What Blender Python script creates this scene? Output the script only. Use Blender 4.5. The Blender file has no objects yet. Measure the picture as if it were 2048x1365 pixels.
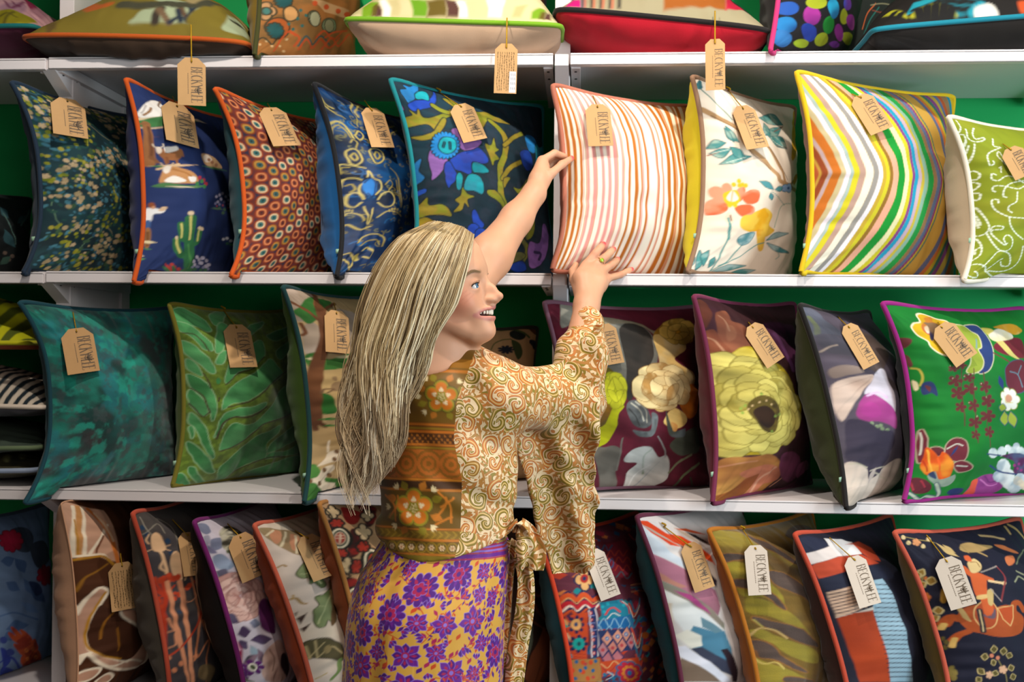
import bpy, bmesh, math, random
import numpy as np
from mathutils import Vector, Matrix

C = bpy.context.scene.collection
SC = bpy.context.scene
random.seed(4)

# ---------------------------------------------------------------- geometry core (numpy only)
CAM_POS = np.array([0.0, -2.6, 1.5])
FOCAL_PX = 2184.0
YAW, PITCH, ROLL = math.radians(3.6), math.radians(0.49), 0.0089
_f0 = np.array([-math.sin(YAW) * math.cos(PITCH), math.cos(YAW) * math.cos(PITCH), math.sin(PITCH)])
_r0 = np.array([math.cos(YAW), math.sin(YAW), 0.0])
_u0 = np.cross(_r0, _f0)
CAM_F = _f0
CAM_R = _r0 * math.cos(ROLL) + _u0 * math.sin(ROLL)
CAM_U = np.cross(CAM_R, CAM_F)


def project(P):
    d = np.asarray(P, float) - CAM_POS
    z = d @ CAM_F
    return np.stack([1024 + FOCAL_PX * (d @ CAM_R) / z, 682.5 - FOCAL_PX * (d @ CAM_U) / z], -1)


def at(x, y, Y):
    """the point of the plane at depth Y that the photograph shows at (x, y)"""
    d = CAM_F + CAM_R * (x - 1024) / FOCAL_PX - CAM_U * (y - 682.5) / FOCAL_PX
    return CAM_POS + d * (Y - CAM_POS[1]) / d[1]


def unit(v):
    v = np.asarray(v, float)
    return v / (np.linalg.norm(v) + 1e-12)


def _hash(i, j, s):
    h = (i.astype(np.int64) * 374761393 + j.astype(np.int64) * 668265263 + s * 144665) & 0xFFFFFFFF
    h = ((h ^ (h >> 13)) * 1274126177) & 0xFFFFFFFF
    return ((h ^ (h >> 16)) & 0xFFFF) / 65535.0


def vnoise(x, y, s=0):
    xi, yi = np.floor(x), np.floor(y)
    a, b = x - xi, y - yi
    a, b = a * a * (3 - 2 * a), b * b * (3 - 2 * b)
    n = lambda p, q: _hash(xi + p, yi + q, s)
    return (n(0, 0) * (1 - a) + n(1, 0) * a) * (1 - b) + (n(0, 1) * (1 - a) + n(1, 1) * a) * b


def fbm(x, y, s=0, o=4):
    t, a, w = 0, 0.5, 0
    for k in range(o):
        t = t + a * vnoise(x * 2 ** k + 17.3 * k, y * 2 ** k - 9.1 * k, s + k)
        w += a
        a *= 0.5
    return t / w


def smooth(a, b, x):
    t = np.clip((x - a) / (b - a), 0, 1)
    return t * t * (3 - 2 * t)


def cr(pts, n=8, closed=False):
    """Catmull-Rom through points"""
    p = np.asarray(pts, float)
    if len(p) < 3 and not closed:
        return p
    q = np.vstack([p[-1], p, p[0], p[1]]) if closed else np.vstack([2 * p[0] - p[1], p, 2 * p[-1] - p[-2]])
    out = []
    t = (np.arange(n) / n)[:, None]
    for i in range(len(q) - 3):
        a, b, c, d = q[i:i + 4]
        out.append(0.5 * (2 * b + (c - a) * t + (2 * a - 5 * b + 4 * c - d) * t ** 2 + (3 * b - a - 3 * c + d) * t ** 3))
    if not closed:
        out.append(p[-1:])
    return np.vstack(out)


WALL_Y = 0.475
SHELF_Z = [2.2105, 1.6845, 1.1525, 0.622]


def spread(n):
    a = np.linspace(-1, 1, n)
    return 0.55 * a + 0.45 * np.sin(a * math.pi / 2)


def warp_edges(a, b, pin, pw):
    r = 1 - .05 * (np.abs(a) * np.abs(b)) ** 9
    px_ = np.where(a < 0, pin[0], min(pin[0], .14))
    return a * r * (1 - px_ * (1 - np.abs(b) ** pw)), b * r * (1 - pin[1] * (1 - np.abs(a) ** pw))


def cushion_geo(c, nu, nv, side):
    """grid (nv, nu, 3) of one face of a cushion; side +1 the printed face, -1 the back"""
    A, B = np.meshgrid(spread(nu), spread(nv))
    BL, BR, TR, TL = c['q']
    a, b = warp_edges(A, B, c['pin'], c['pw'])
    s, t = ((a + 1) / 2)[..., None], ((b + 1) / 2)[..., None]
    P = BL * (1 - s) * (1 - t) + BR * s * (1 - t) + TR * s * t + TL * (1 - s) * t
    up = unit(TL - BL + TR - BR)
    rt = unit(BR - BL + TR - TL)
    n = unit(np.cross(rt, up)) * side
    ex = 0.74 if side > 0 else 0.52
    prof = ((1 - np.abs(A) ** 2.1) * (1 - np.abs(B) ** 2.1)) ** ex
    h = c['h'] if side > 0 else c['hb']
    sd = c['seed'] + (0 if side > 0 else 50)
    S = np.linalg.norm(TL - BL)
    # puckers along the seams, soft dents further in
    dl, dr, db, dt = (A + 1), (1 - A), (B + 1), (1 - B)
    k = S / 0.45
    puck = (vnoise(A * 1.3, B * 13 * k, sd) - .5) * (np.exp(-dl / .16) + np.exp(-dr / .16)) + \
           (vnoise(A * 13 * k, B * 1.3, sd + 3) - .5) * (np.exp(-db / .16) + np.exp(-dt / .16))
    lump = (fbm(A * 1.7 + 5, B * 1.7, sd + 7, 3) - .5)
    corner = np.exp(-(dl + db) / .5) + np.exp(-(dl + dt) / .5) + np.exp(-(dr + db) / .5) + np.exp(-(dr + dt) / .5)
    ang = np.arctan2(db, dl + .02)
    crease = (vnoise(ang * 7, A * 0 + 2.5, sd + 9) - .5) * np.exp(-np.hypot(dl, db) / .35)
    ang2 = np.arctan2(dt, dl + .02)
    crease = crease + (vnoise(ang2 * 7, A * 0 + 7.5, sd + 11) - .5) * np.exp(-np.hypot(dl, dt) / .35)
    e = np.minimum(1, prof * 2.2)
    z = h * prof * (1 + .25 * lump) + c['crump'] * e * (puck * .022 + crease * .016 + lump * .012)
    P = P + n * z[..., None]
    if c.get('ear'):
        # limp corner turned over or pinched at the lower left
        g = np.exp(-(dl ** 2 + db ** 2) / .10)[..., None]
        P = P + g * np.asarray(c['ear'])
    zs = c['rest']
    lim = zs + .003 + .0015 * (side > 0)
    inside = P[..., 1] > -0.012
    P[..., 2] = np.where(inside & (P[..., 2] < lim), lim, P[..., 2])
    P[..., 1] = np.minimum(P[..., 1], WALL_Y - .012)
    return P, A, B


def cushion_edge(c, n=60):
    t = spread(n)
    o = np.ones(n - 1)
    A = np.concatenate([t[:-1], o, -t[:-1], -o])
    B = np.concatenate([-o, t[:-1], o, -t[:-1]])
    BL, BR, TR, TL = c['q']
    a, b = warp_edges(A, B, c['pin'], c['pw'])
    # rounded corners: pull the extreme tip in a little
    s, t = ((a + 1) / 2)[:, None], ((b + 1) / 2)[:, None]
    P = BL * (1 - s) * (1 - t) + BR * s * (1 - t) + TR * s * t + TL * (1 - s) * t
    if c.get('ear'):
        P = P + np.exp(-((A + 1) ** 2 + (B + 1) ** 2) / .10)[:, None] * np.asarray(c['ear'])
    lim = c['rest'] + .006
    P[:, 2] = np.where((P[:, 1] > -.012) & (P[:, 2] < lim), lim, P[:, 2])
    P[:, 1] = np.minimum(P[:, 1], WALL_Y - .012)
    return P


def setup_cushion(c):
    """corner points of a cushion from where the photograph shows its left edge, its right corner and its depth"""
    c.setdefault('h', .108); c.setdefault('hb', .112); c.setdefault('pin', (.17, .085)); c.setdefault('pw', 2.6)
    c.setdefault('crump', 1.0); c.setdefault('y0', 0.0)
    z = SHELF_Z[c['shelf']]
    c['rest'] = z
    y0 = c['y0']
    if c.get('flat'):
        FL, FR = at(*c['FL'], y0), at(*c['FR'], y0)
        w = c.get('W', .42)
        up = c.get('rise', .0)
        c['q'] = (FL, FR, FR + np.array([0, w, up]), FL + np.array([0, w, up]))
        if 'rest_add' in c:
            c['rest'] = z + c['rest_add']
        return c
    BL = at(*c['BL'], y0)
    TL = at(*c['TL'], y0 + c.get('lean', 0.0))
    S = np.linalg.norm(TL - BL)
    W = c.get('W', S)
    best = None
    for k in range(0, 890):
        ps = math.radians(k / 10)
        TR = TL + np.array([W * math.cos(ps), W * math.sin(ps), c.get('tz', 0.0)])
        e = abs(project(TR)[0] - c['TRx'])
        if best is None or e < best[0]:
            best = (e, ps)
    ps = best[1]
    d = np.array([W * math.cos(ps), W * math.sin(ps), 0])
    TR = TL + d + np.array([0, 0, c.get('tz', 0.0)])
    dx = c.get('brx', 0.6)          # how much of the lean the right edge shares
    BR = BL + d * c.get('bw', 1.0)
    BR[2] = z - .012
    BR[:2] = BR[:2] * 1.0
    c['psi'] = math.degrees(ps)
    ctr = (BL + BR + TR + TL) / 4
    c['q'] = tuple(ctr + (v - ctr) * 1.04 for v in (BL, BR, TR, TL))
    return c


# ---------------------------------------------------------------- camera, sky, lamps, exposure
cam_data = bpy.data.cameras.new('camera')
cam_data.sensor_width = 36.0
cam_data.lens = FOCAL_PX / 2048 * 36.0
cam_data.clip_start = 0.05
cam_data.dof.use_dof = True
cam_data.dof.focus_distance = 2.15
cam_data.dof.aperture_fstop = 5.6
cam = bpy.data.objects.new('camera', cam_data)
C.objects.link(cam)
_m = Matrix.Identity(4)
for _i in range(3):
    _m[_i][0], _m[_i][1], _m[_i][2], _m[_i][3] = CAM_R[_i], CAM_U[_i], -CAM_F[_i], CAM_POS[_i]
cam.matrix_world = _m
SC.camera = cam

world = bpy.data.worlds.new('shop_room_light')
SC.world = world
world.use_nodes = True
_bg = world.node_tree.nodes['Background']
_bg.inputs[0].default_value = (1.0, 0.90, 0.80, 1)
_bg.inputs[1].default_value = 0.09


def lamp(name, loc, aim, energy, size, color=(1, .90, .78), angle=100, blend=.5):
    d = bpy.data.lights.new(name, 'SPOT')
    d.energy, d.shadow_soft_size, d.color = energy, size, color
    d.spot_size, d.spot_blend = math.radians(angle), blend
    o = bpy.data.objects.new(name, d)
    o.location = loc
    o.rotation_euler = (Vector(aim) - Vector(loc)).to_track_quat('-Z', 'Y').to_euler()
    C.objects.link(o)
    return o


lamp('ceiling_spot', (-0.55, -1.05, 3.05), (-0.45, 0.1, 1.5), 78, .035)
lamp('ceiling_spot', (0.55, -1.05, 3.05), (0.6, 0.1, 1.5), 78, .035)
lamp('ceiling_spot', (1.7, -1.1, 3.05), (1.45, 0.1, 1.4), 29, .05, (1, .95, .88))
_a = bpy.data.lights.new('front_right_fill', 'AREA')  # added warm fill from the front right, brightens face and cushions; no real fixture
_a.energy, _a.size, _a.shape, _a.size_y, _a.color = 36, 2.6, 'RECTANGLE', 1.2, (1, .93, .86)
_ao = bpy.data.objects.new('front_right_fill', _a)
_ao.location = (1.5, -2.7, 2.2)
_ao.rotation_euler = (Vector((0.1, 0, 1.3)) - Vector(_ao.location)).to_track_quat('-Z', 'Y').to_euler()
C.objects.link(_ao)

_w = bpy.data.lights.new('shop_window_daylight', 'AREA')
_w.energy, _w.size, _w.shape, _w.size_y, _w.color = 80, 1.2, 'RECTANGLE', 1.8, (.74, .93, 1)
_wo = bpy.data.objects.new('shop_window_daylight', _w)
_wo.location = (3.1, -2.2, 1.3)
_wo.rotation_euler = (Vector((1.0, 0.2, 1.1)) - Vector(_wo.location)).to_track_quat('-Z', 'Y').to_euler()
C.objects.link(_wo)

SC.view_settings.view_transform = 'Standard'
SC.view_settings.look = 'None'
SC.view_settings.gamma = 1
SC.view_settings.exposure = 0.08
SC.view_settings.use_curve_mapping = False
SC.cycles.use_denoising = True


# ---------------------------------------------------------------- helpers
def lin(h):
    """sRGB hex to linear rgb"""
    if not isinstance(h, str):
        return np.asarray(h, float)
    v = np.array([int(h[i:i + 2], 16) for i in (1, 3, 5)]) / 255.0
    return np.where(v <= .04045, v / 12.92, ((v + .055) / 1.055) ** 2.4)


MATS = {}


def mat(key, color=None, rough=.8, attr=None, bump=0., bscale=400., sheen=0., mottle=0., mscale=20., metal=0., spec=.3, sub=0., coat=0.):
    if key in MATS:
        return MATS[key]
    m = bpy.data.materials.new(key)
    m.use_nodes = True
    nt = m.node_tree
    b = nt.nodes['Principled BSDF']
    b.inputs['Roughness'].default_value = rough
    b.inputs['Metallic'].default_value = metal
    b.inputs['Specular IOR Level'].default_value = spec
    b.inputs['Sheen Weight'].default_value = sheen
    b.inputs['Coat Weight'].default_value = coat
    if sub:
        b.inputs['Subsurface Weight'].default_value = sub
        b.inputs['Subsurface Radius'].default_value = (.012, .005, .003)
        b.inputs['Subsurface Scale'].default_value = 1.0
    src = None
    if attr:
        a = nt.nodes.new('ShaderNodeAttribute')
        a.attribute_name = attr
        src = a.outputs['Color']
    if mottle:
        tc = nt.nodes.new('ShaderNodeTexCoord')
        n = nt.nodes.new('ShaderNodeTexNoise')
        n.inputs['Scale'].default_value = mscale
        n.inputs['Detail'].default_value = 4
        nt.links.new(tc.outputs['Object'], n.inputs['Vector'])
        hs = nt.nodes.new('ShaderNodeHueSaturation')
        mr = nt.nodes.new('ShaderNodeMapRange')
        mr.inputs['To Min'].default_value = 1 - mottle
        mr.inputs['To Max'].default_value = 1 + mottle
        nt.links.new(n.outputs['Fac'], mr.inputs['Value'])
        nt.links.new(mr.outputs[0], hs.inputs['Value'])
        if src is not None:
            nt.links.new(src, hs.inputs['Color'])
        else:
            hs.inputs['Color'].default_value = (*lin(color), 1)
        src = hs.outputs['Color']
    if src is not None:
        nt.links.new(src, b.inputs['Base Color'])
    else:
        b.inputs['Base Color'].default_value = (*lin(color), 1)
    if bump:
        tc = nt.nodes.new('ShaderNodeTexCoord')
        n = nt.nodes.new('ShaderNodeTexNoise')
        n.inputs['Scale'].default_value = bscale
        n.inputs['Detail'].default_value = 2
        nt.links.new(tc.outputs['Object'], n.inputs['Vector'])
        bp = nt.nodes.new('ShaderNodeBump')
        bp.inputs['Strength'].default_value = bump
        bp.inputs['Distance'].default_value = .002
        nt.links.new(n.outputs['Fac'], bp.inputs['Height'])
        nt.links.new(bp.outputs[0], b.inputs['Normal'])
    MATS[key] = m
    return m


def link(name, me, m=None, parent=None, smooth=True):
    o = bpy.data.objects.new(name, me)
    C.objects.link(o)
    if m is not None:
        me.materials.append(m)
    if smooth and len(me.polygons):
        me.polygons.foreach_set('use_smooth', np.ones(len(me.polygons), bool))
    if parent is not None:
        o.parent = parent
        o.matrix_parent_inverse = parent_inv(parent)
    return o


def parent_inv(p):
    return Matrix.Translation(-Vector(p.location)) if p.rotation_euler[2] == 0 else p.matrix_basis.inverted()


def tag(o, label, cat, group=None, kind=None):
    if label:
        o['label'] = label
    if cat:
        o['category'] = cat
    if group:
        o['group'] = group
    if kind:
        o['kind'] = kind
    return o


def thing(name, label, cat, loc=(0, 0, 0), group=None):
    o = bpy.data.objects.new(name, None)
    o.location = [float(v) for v in loc]
    o.empty_display_size = .05
    C.objects.link(o)
    return tag(o, label, cat, group)


def mesh_np(name, V, F, col=None, attrs=None):
    """mesh from arrays; F (n, 3|4); col per-vertex linear rgb stored as the attribute 'print'"""
    V = np.asarray(V, np.float32).reshape(-1, 3)
    F = np.asarray(F, np.int32)
    me = bpy.data.meshes.new(name)
    me.vertices.add(len(V))
    me.vertices.foreach_set('co', V.ravel())
    k = F.shape[1]
    me.loops.add(F.size)
    me.loops.foreach_set('vertex_index', F.ravel())
    me.polygons.add(len(F))
    me.polygons.foreach_set('loop_start', np.arange(0, F.size, k, dtype=np.int32))
    me.update(calc_edges=True)
    if col is not None:
        a = me.color_attributes.new('print', 'FLOAT_COLOR', 'POINT')
        c4 = np.ones((len(V), 4), np.float32)
        c4[:, :3] = col.reshape(-1, 3)
        a.data.foreach_set('color', c4.ravel())
    for nm, arr in (attrs or {}).items():
        arr = np.asarray(arr, np.float32)
        if arr.ndim == 1:
            a = me.attributes.new(nm, 'FLOAT', 'POINT')
            a.data.foreach_set('value', arr)
        else:
            a = me.attributes.new(nm, 'FLOAT_VECTOR', 'POINT')
            a.data.foreach_set('vector', arr.ravel())
    me.validate()
    return me


def grid_faces(nv, nu, wrap=False, flip=False):
    i = np.arange(nv * nu).reshape(nv, nu)
    if wrap:
        i = np.concatenate([i, i[:, :1]], 1)
    f = np.stack([i[:-1, :-1], i[:-1, 1:], i[1:, 1:], i[1:, :-1]], -1).reshape(-1, 4)
    return f[:, ::-1] if flip else f


def tube_arrays(P, r, k=8, closed=False, cap=True):
    P = np.asarray(P, float)
    n = len(P)
    r = np.broadcast_to(np.asarray(r, float), (n,))
    if closed:
        T = np.roll(P, -1, 0) - np.roll(P, 1, 0)
    else:
        T = np.gradient(P, axis=0)
    T = T / (np.linalg.norm(T, axis=1, keepdims=True) + 1e-12)
    ref = np.array([0, 0, 1.0]) if abs(T[0][2]) < .9 else np.array([1.0, 0, 0])
    N = np.zeros_like(P)
    v = unit(np.cross(np.cross(T[0], ref), T[0]))
    for i in range(n):
        v = unit(v - T[i] * (v @ T[i]))
        N[i] = v
    B = np.cross(T, N)
    a = np.arange(k) * 2 * math.pi / k
    V = P[:, None] + r[:, None, None] * (np.cos(a)[None, :, None] * N[:, None] + np.sin(a)[None, :, None] * B[:, None])
    i = np.arange(n * k).reshape(n, k)
    if closed:
        i = np.concatenate([i, i[:1]], 0)
    i = np.concatenate([i, i[:, :1]], 1)
    F = np.stack([i[:-1, :-1], i[:-1, 1:], i[1:, 1:], i[1:, :-1]], -1).reshape(-1, 4)
    return V.reshape(-1, 3), F


def tube(name, P, r, m, parent=None, k=8, closed=False):
    V, F = tube_arrays(P, r, k, closed)
    return link(name, mesh_np(name, V, F), m, parent)


def boxes_mesh(name, boxes, bevel=0.0):
    bm = bmesh.new()
    for (x0, x1, y0, y1, z0, z1) in boxes:
        r = bmesh.ops.create_cube(bm, size=1)
        for v in r['verts']:
            v.co = Vector(((x0 + x1) / 2 + v.co.x * (x1 - x0), (y0 + y1) / 2 + v.co.y * (y1 - y0), (z0 + z1) / 2 + v.co.z * (z1 - z0)))
    if bevel:
        bmesh.ops.bevel(bm, geom=list(bm.edges), offset=bevel, segments=2, affect='EDGES', profile=.5)
    me = bpy.data.meshes.new(name)
    bm.to_mesh(me)
    bm.free()
    return me


def box(name, b, m, parent=None, bevel=.0015):
    return link(name, boxes_mesh(name, [b], bevel), m, parent, smooth=False)


# ---------------------------------------------------------------- the room: green wall, floor, white metal shelving
M_WALL = mat('green wall paint', '#0c984f', .75, mottle=.04, mscale=3, bump=.15, bscale=90)
M_FLOOR = mat('pale floor', '#4c4036', .6, mottle=.1, mscale=6)
M_SHELF = mat('white powder coated steel', '#dcd6d8', .42, bump=.05, bscale=900, spec=.4)
M_SCREW = mat('dark screw head', '#3a3838', .4, metal=.6)
tag(box('wall_back', (-3.2, 3.2, WALL_Y, WALL_Y + .1, 0, 3.2), M_WALL, bevel=0), None, None, kind='structure')
tag(box('floor', (-3.2, 3.2, -3.4, WALL_Y + .1, -.06, 0), M_FLOOR, bevel=0), None, None, kind='structure')

XC0, XC1 = at(90, 700, 0)[0], at(1101, 700, 0)[0]
XR0 = at(1136, 700, 0)[0]
XL1 = at(85, 700, 0)[0] - .002
BAYS = [(XL1 - 1.2, XL1, 'left'), (XC0, XC1, 'centre'), (XR0, XR0 + 1.26, 'right')]
ROWN = ['top', 'second', 'third', 'lowest']
TH = .0285


def shelf_board(x0, x1, z, label):
    t = thing('shelf', label, 'shelf', ((x0 + x1) / 2, .2, z - TH), 'white metal shelves')
    bm = boxes_mesh('board', [(x0, x1, 0, .468, z - .006, z), (x0, x1, 0, .0025, z - TH, z - .003), (x0, x1, 0, .02, z - TH, z - TH + .0025)], .0008)
    link('board', bm, M_SHELF, t, smooth=False)
    for s, xx in ((1, x0), (-1, x1)):
        a, b = sorted((xx + s * .001, xx + s * .024))
        br = link('bracket', boxes_mesh('bracket', [(a, b, .022, .45, z - TH - .003, z - .007)], .001), M_SHELF, t, smooth=False)
        for yy in (.05, .12):
            bmm = bmesh.new()
            bmesh.ops.create_cone(bmm, cap_ends=True, segments=12, radius1=.0035, radius2=.003, depth=.002)
            me = bpy.data.meshes.new('screw')
            bmm.to_mesh(me)
            bmm.free()
            for v in me.vertices:
                v.co += Vector(((a + b) / 2, yy, z - TH - .0042))
            link('screw', me, M_SCREW, br)
    return t


for (x0, x1, bn) in BAYS:
    for r, z in enumerate(SHELF_Z):
        zz = z - (.002 if bn == 'left' else 0)
        shelf_board(x0, x1, zz, f'white metal shelf, {ROWN[r]} one of the {bn} bay' if r < 3 else f'white metal shelf below the picture edge in the {bn} bay')
for xx, lb in (((XL1 + XC0) / 2 + .0, 'white upright between the left and centre shelf bays'), ((XC1 + XR0) / 2, 'white upright between the centre and right shelf bays')):
    w = .019
    u = thing('shelf_upright', lb, 'shelf upright', (xx, .2, 0), 'white shelf uprights')
    link('post', boxes_mesh('post', [(xx - w, xx + w, .10, .14, 0, 3.0), (xx - w, xx + w, .41, .465, 0, 3.0)], .001), M_SHELF, u, smooth=False)
    link('side_panel', boxes_mesh('side_panel', [(xx - .012, xx + .012, .142, .408, .02, 2.98)], .001), M_SHELF, u, smooth=False)
    for r, z in enumerate(SHELF_Z):
        # sloping arm under each shelf
        bm = bmesh.new()
        pr = [(.006, z - .001), (.006, z - .028), (.10, z - .075), (.10, z - .001)]
        vs = [[bm.verts.new((xx + s * .0165, p[0], p[1])) for p in pr] for s in (-1, 1)]
        bm.faces.new(vs[0]); bm.faces.new(vs[1][::-1])
        for k in range(4):
            bm.faces.new((vs[0][k], vs[1][k], vs[1][(k + 1) % 4], vs[0][(k + 1) % 4]))
        bmesh.ops.recalc_face_normals(bm, faces=bm.faces)
        me = bpy.data.meshes.new('arm'); bm.to_mesh(me); bm.free()
        link('arm', me, M_SHELF, u, smooth=False)


# every cushion: where it stands (px of its left edge's ends and of its top right corner), its fabrics
CUSHIONS = [
 # ---- second shelf from the top
 dict(id='blossom', shelf=1, TL=(21,163), BL=(44,549), TRx=292, y0=-.03, pipe='#14283c', back='#1c3346'),
 dict(id='darkleaf', shelf=1, TL=(-170,366), BL=(-160,545), TRx=62, y0=.10, W=.34, pipe='#10181a', back='#10181a'),
 dict(id='cowboy', shelf=1, TL=(250,157), BL=(266,567), TRx=462, y0=-.05, pipe='#c4500e', back='#17265e'),
 dict(id='ovals', shelf=1, TL=(428,176), BL=(460,554), TRx=655, y0=-.04, pipe='#c4500e', back='#15505c'),
 dict(id='damask', shelf=1, TL=(626,166), BL=(672,556), TRx=815, y0=-.04, pipe='#0c0e14', back='#0b5fa0', hb=.135, crump=1.7),
 dict(id='tealflower', shelf=1, TL=(779,158), BL=(822,548), TRx=1085, y0=0.0, pipe='#0a7880', back='#0a5060'),
 dict(id='stripe', shelf=1, TL=(1104,170), BL=(1112,542), TRx=1392, y0=-.05, pipe='#b06a55', back='#b5705c', crump=.5, ear=(-.01,0,0)),
 dict(id='creamflower', shelf=1, TL=(1383,152), BL=(1374,545), TRx=1590, y0=-.02, pipe='#8a6a52', back='#cfc21e', hb=.15),
 dict(id='chevron', shelf=1, TL=(1591,143), BL=(1600,548), TRx=1908, y0=-.02, W=.52, pipe='#cfae10', back='#7b5a50'),
 dict(id='stitch', shelf=1, TL=(1895,233), BL=(1926,563), TRx=2120, y0=-.05, pipe='#d8cfc0', back='#c3ad94', hb=.16),
 # ---- third shelf
 dict(id='tealvelvet', shelf=2, TL=(37,604), BL=(48,1008), TRx=350, y0=-.07, W=.46, pipe='#0a3c48', back='#0a3a44', pin=(.26,.07)),
 dict(id='fern', shelf=2, TL=(337,608), BL=(342,980), TRx=600, y0=.04, pipe='#6a6416', back='#4a5a14'),
 dict(id='hunting', shelf=2, TL=(564,573), BL=(607,1009), TRx=760, y0=-.06, pipe='#08383a', back='#3c5a10', hb=.115),
 dict(id='beigeflower', shelf=2, TL=(800,650), BL=(806,965), TRx=1075, y0=.16, pipe='#2a2a22', back='#6a5038'),
 dict(id='plum', shelf=2, TL=(1087,604), BL=(1106,986), TRx=1405, y0=.03, W=.47, pipe='#6d4858', back='#481420'),
 dict(id='peony', shelf=2, TL=(1386,592), BL=(1424,1009), TRx=1590, y0=-.05, pipe='#6a2040', back='#5a1626', hb=.11),
 dict(id='mallow', shelf=2, TL=(1598,610), BL=(1692,1019), TRx=1738, y0=-.06, pipe='#120c0c', back='#30381a', hb=.12),
 dict(id='chinois', shelf=2, TL=(1763,606), BL=(1806,1005), TRx=2052, y0=-.02, W=.5, pipe='#8c1470', back='#101418'),
 # ---- fourth shelf, cut by the frame
 dict(id='bluefloral', shelf=3, W=.36, TL=(-118,1045), BL=(-100,1420), TRx=96, y0=.10, pipe='#3a4a60', back='#3a4a60'),
 dict(id='brownabstract', shelf=3, TL=(121,1006), BL=(150,1445), TRx=330, y0=-.05, pipe=None, back='#c29272', hb=.135),
 dict(id='teasel', shelf=3, TL=(264,1027), BL=(345,1445), TRx=430, y0=-.05, pipe='#b0452e', back='#4a4238', hb=.13),
 dict(id='purplefloral', shelf=3, TL=(387,1044), BL=(500,1445), TRx=545, y0=-.05, pipe='#6c1260', back='#1c1616', hb=.14),
 dict(id='acorn', shelf=3, TL=(507,1051), BL=(640,1448), TRx=680, y0=-.06, pipe='#b5523a', back='#9c3c0c', hb=.12),
 dict(id='kilim', shelf=3, TL=(637,1008), BL=(745,1440), TRx=800, y0=-.04, pipe='#a06a30', back='#9a4a20'),
 dict(id='rustbrown', shelf=3, TL=(900,1030), BL=(1000,1440), TRx=1070, y0=.02, pipe='#3a1c14', back='#8a4020'),
 dict(id='aztec', shelf=3, TL=(1072,1068), BL=(1148,1445), TRx=1276, y0=-.04, pipe='#c43a18', back='#0c4858', hb=.14),
 dict(id='abstract', shelf=3, TL=(1272,1034), BL=(1372,1448), TRx=1478, y0=-.05, pipe='#581c34', back='#0a5460', hb=.13),
 dict(id='golden', shelf=3, TL=(1416,1061), BL=(1525,1448), TRx=1622, y0=-.05, pipe='#a86410', back='#a0560c'),
 dict(id='navyblock', shelf=3, TL=(1588,1069), BL=(1708,1450), TRx=1782, y0=-.05, pipe='#b8442c', back='#3a1c1a', hb=.135),
 dict(id='archer', shelf=3, TL=(1787,1065), BL=(1905,1450), TRx=2040, y0=-.04, W=.46, pipe='#b8503a', back='#6a5010', hb=.14),
 # ---- top shelf: lying flat and standing, cut by the frame
 dict(id='olivetree', shelf=0, flat=1, FL=(34,71), FR=(497,84), y0=-.03, pipe='#b4500e', back='#3c2a1c', h=.18, hb=.075, pin=(.03,-.10)),
 dict(id='retroarch', shelf=0, flat=1, W=.30, FL=(684,36), FR=(1128,50), y0=-.03, pipe='#6c9c18', back='#b89a80', h=.17, hb=.085, pin=(.03,0)),
 dict(id='raspberry', shelf=0, flat=1, FL=(1106,16), FR=(1548,60), y0=-.02, pipe='#120c0c', back='#a8021e', h=.17, hb=.095, pin=(.02,-.05)),
 dict(id='zebra', shelf=0, flat=1, W=.30, FL=(1744,58), FR=(2210,20), y0=-.03, pipe='#0a7a90', back='#120c0a', h=.15, hb=.08, pin=(.03,-.03)),
 dict(id='pinkmeadow', shelf=0, flat=1, FL=(-320,60), FR=(72,50), y0=.02, pipe='#0a6a6a', back='#4a1430', h=.16, hb=.075, pin=(.03,0)),
 dict(id='rustaztec', shelf=0, TL=(498,-300), BL=(508,113), TRx=700, y0=-.03, pipe='#3c3c10', back='#7a6214'),
 dict(id='dots', shelf=0, TL=(1566,-300), BL=(1540,104), TRx=1700, y0=-.03, pipe='#b82a68', back='#100c0c'),
 dict(id='redmosaic', shelf=0, TL=(985,-260), BL=(980,108), TRx=1098, y0=.36, W=.16, h=.04, hb=.03, crump=.4, pipe='#101820', back='#402018'),
 dict(id='darkswirl', shelf=0, TL=(1690,-250), BL=(1688,120), TRx=1800, y0=.37, W=.16, h=.04, hb=.03, crump=.4, pipe='#0c2020', back='#101414'),
 # ---- pile in the bay at the far left
 dict(id='limestripe', shelf=2, flat=1, FL=(-420,690), FR=(50,686), y0=.02, pipe='#b4b010', back='#b85008', h=.13, hb=.045, pin=(.05,0), rest_add=.335),
 dict(id='creamstripe', shelf=2, flat=1, FL=(-400,800), FR=(92,816), y0=.0, pipe='#cfc0b0', back='#5a5660', h=.105, hb=.05, pin=(.04,0), rest_add=.165),
 dict(id='greygreen', shelf=2, flat=1, FL=(-400,900), FR=(78,897), y0=.02, pipe='#5a6a4c', back='#4a5040', h=.07, hb=.03, pin=(.03,0), rest_add=.07),
 dict(id='moss', shelf=2, flat=1, FL=(-400,945), FR=(70,942), y0=.02, pipe='#8a98b0', back='#4a4a34', h=.045, hb=.04, pin=(.03,0)),
]
PINS = dict(blossom=.34, cowboy=.26, ovals=.36, damask=.30, tealflower=.2, creamflower=.27, chevron=.2, stitch=.3, tealvelvet=.36, fern=.22, hunting=.28, peony=.22, mallow=.22, chinois=.26, plum=.18, archer=.2, golden=.2)
for _i, _c in enumerate(CUSHIONS):
    if _c['id'] in PINS:
        _c['pin'] = (PINS[_c['id']], .09)
    _c['seed'] = 11 + 7 * _i
    setup_cushion(_c)
CU = {c['id']: c for c in CUSHIONS}


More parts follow.
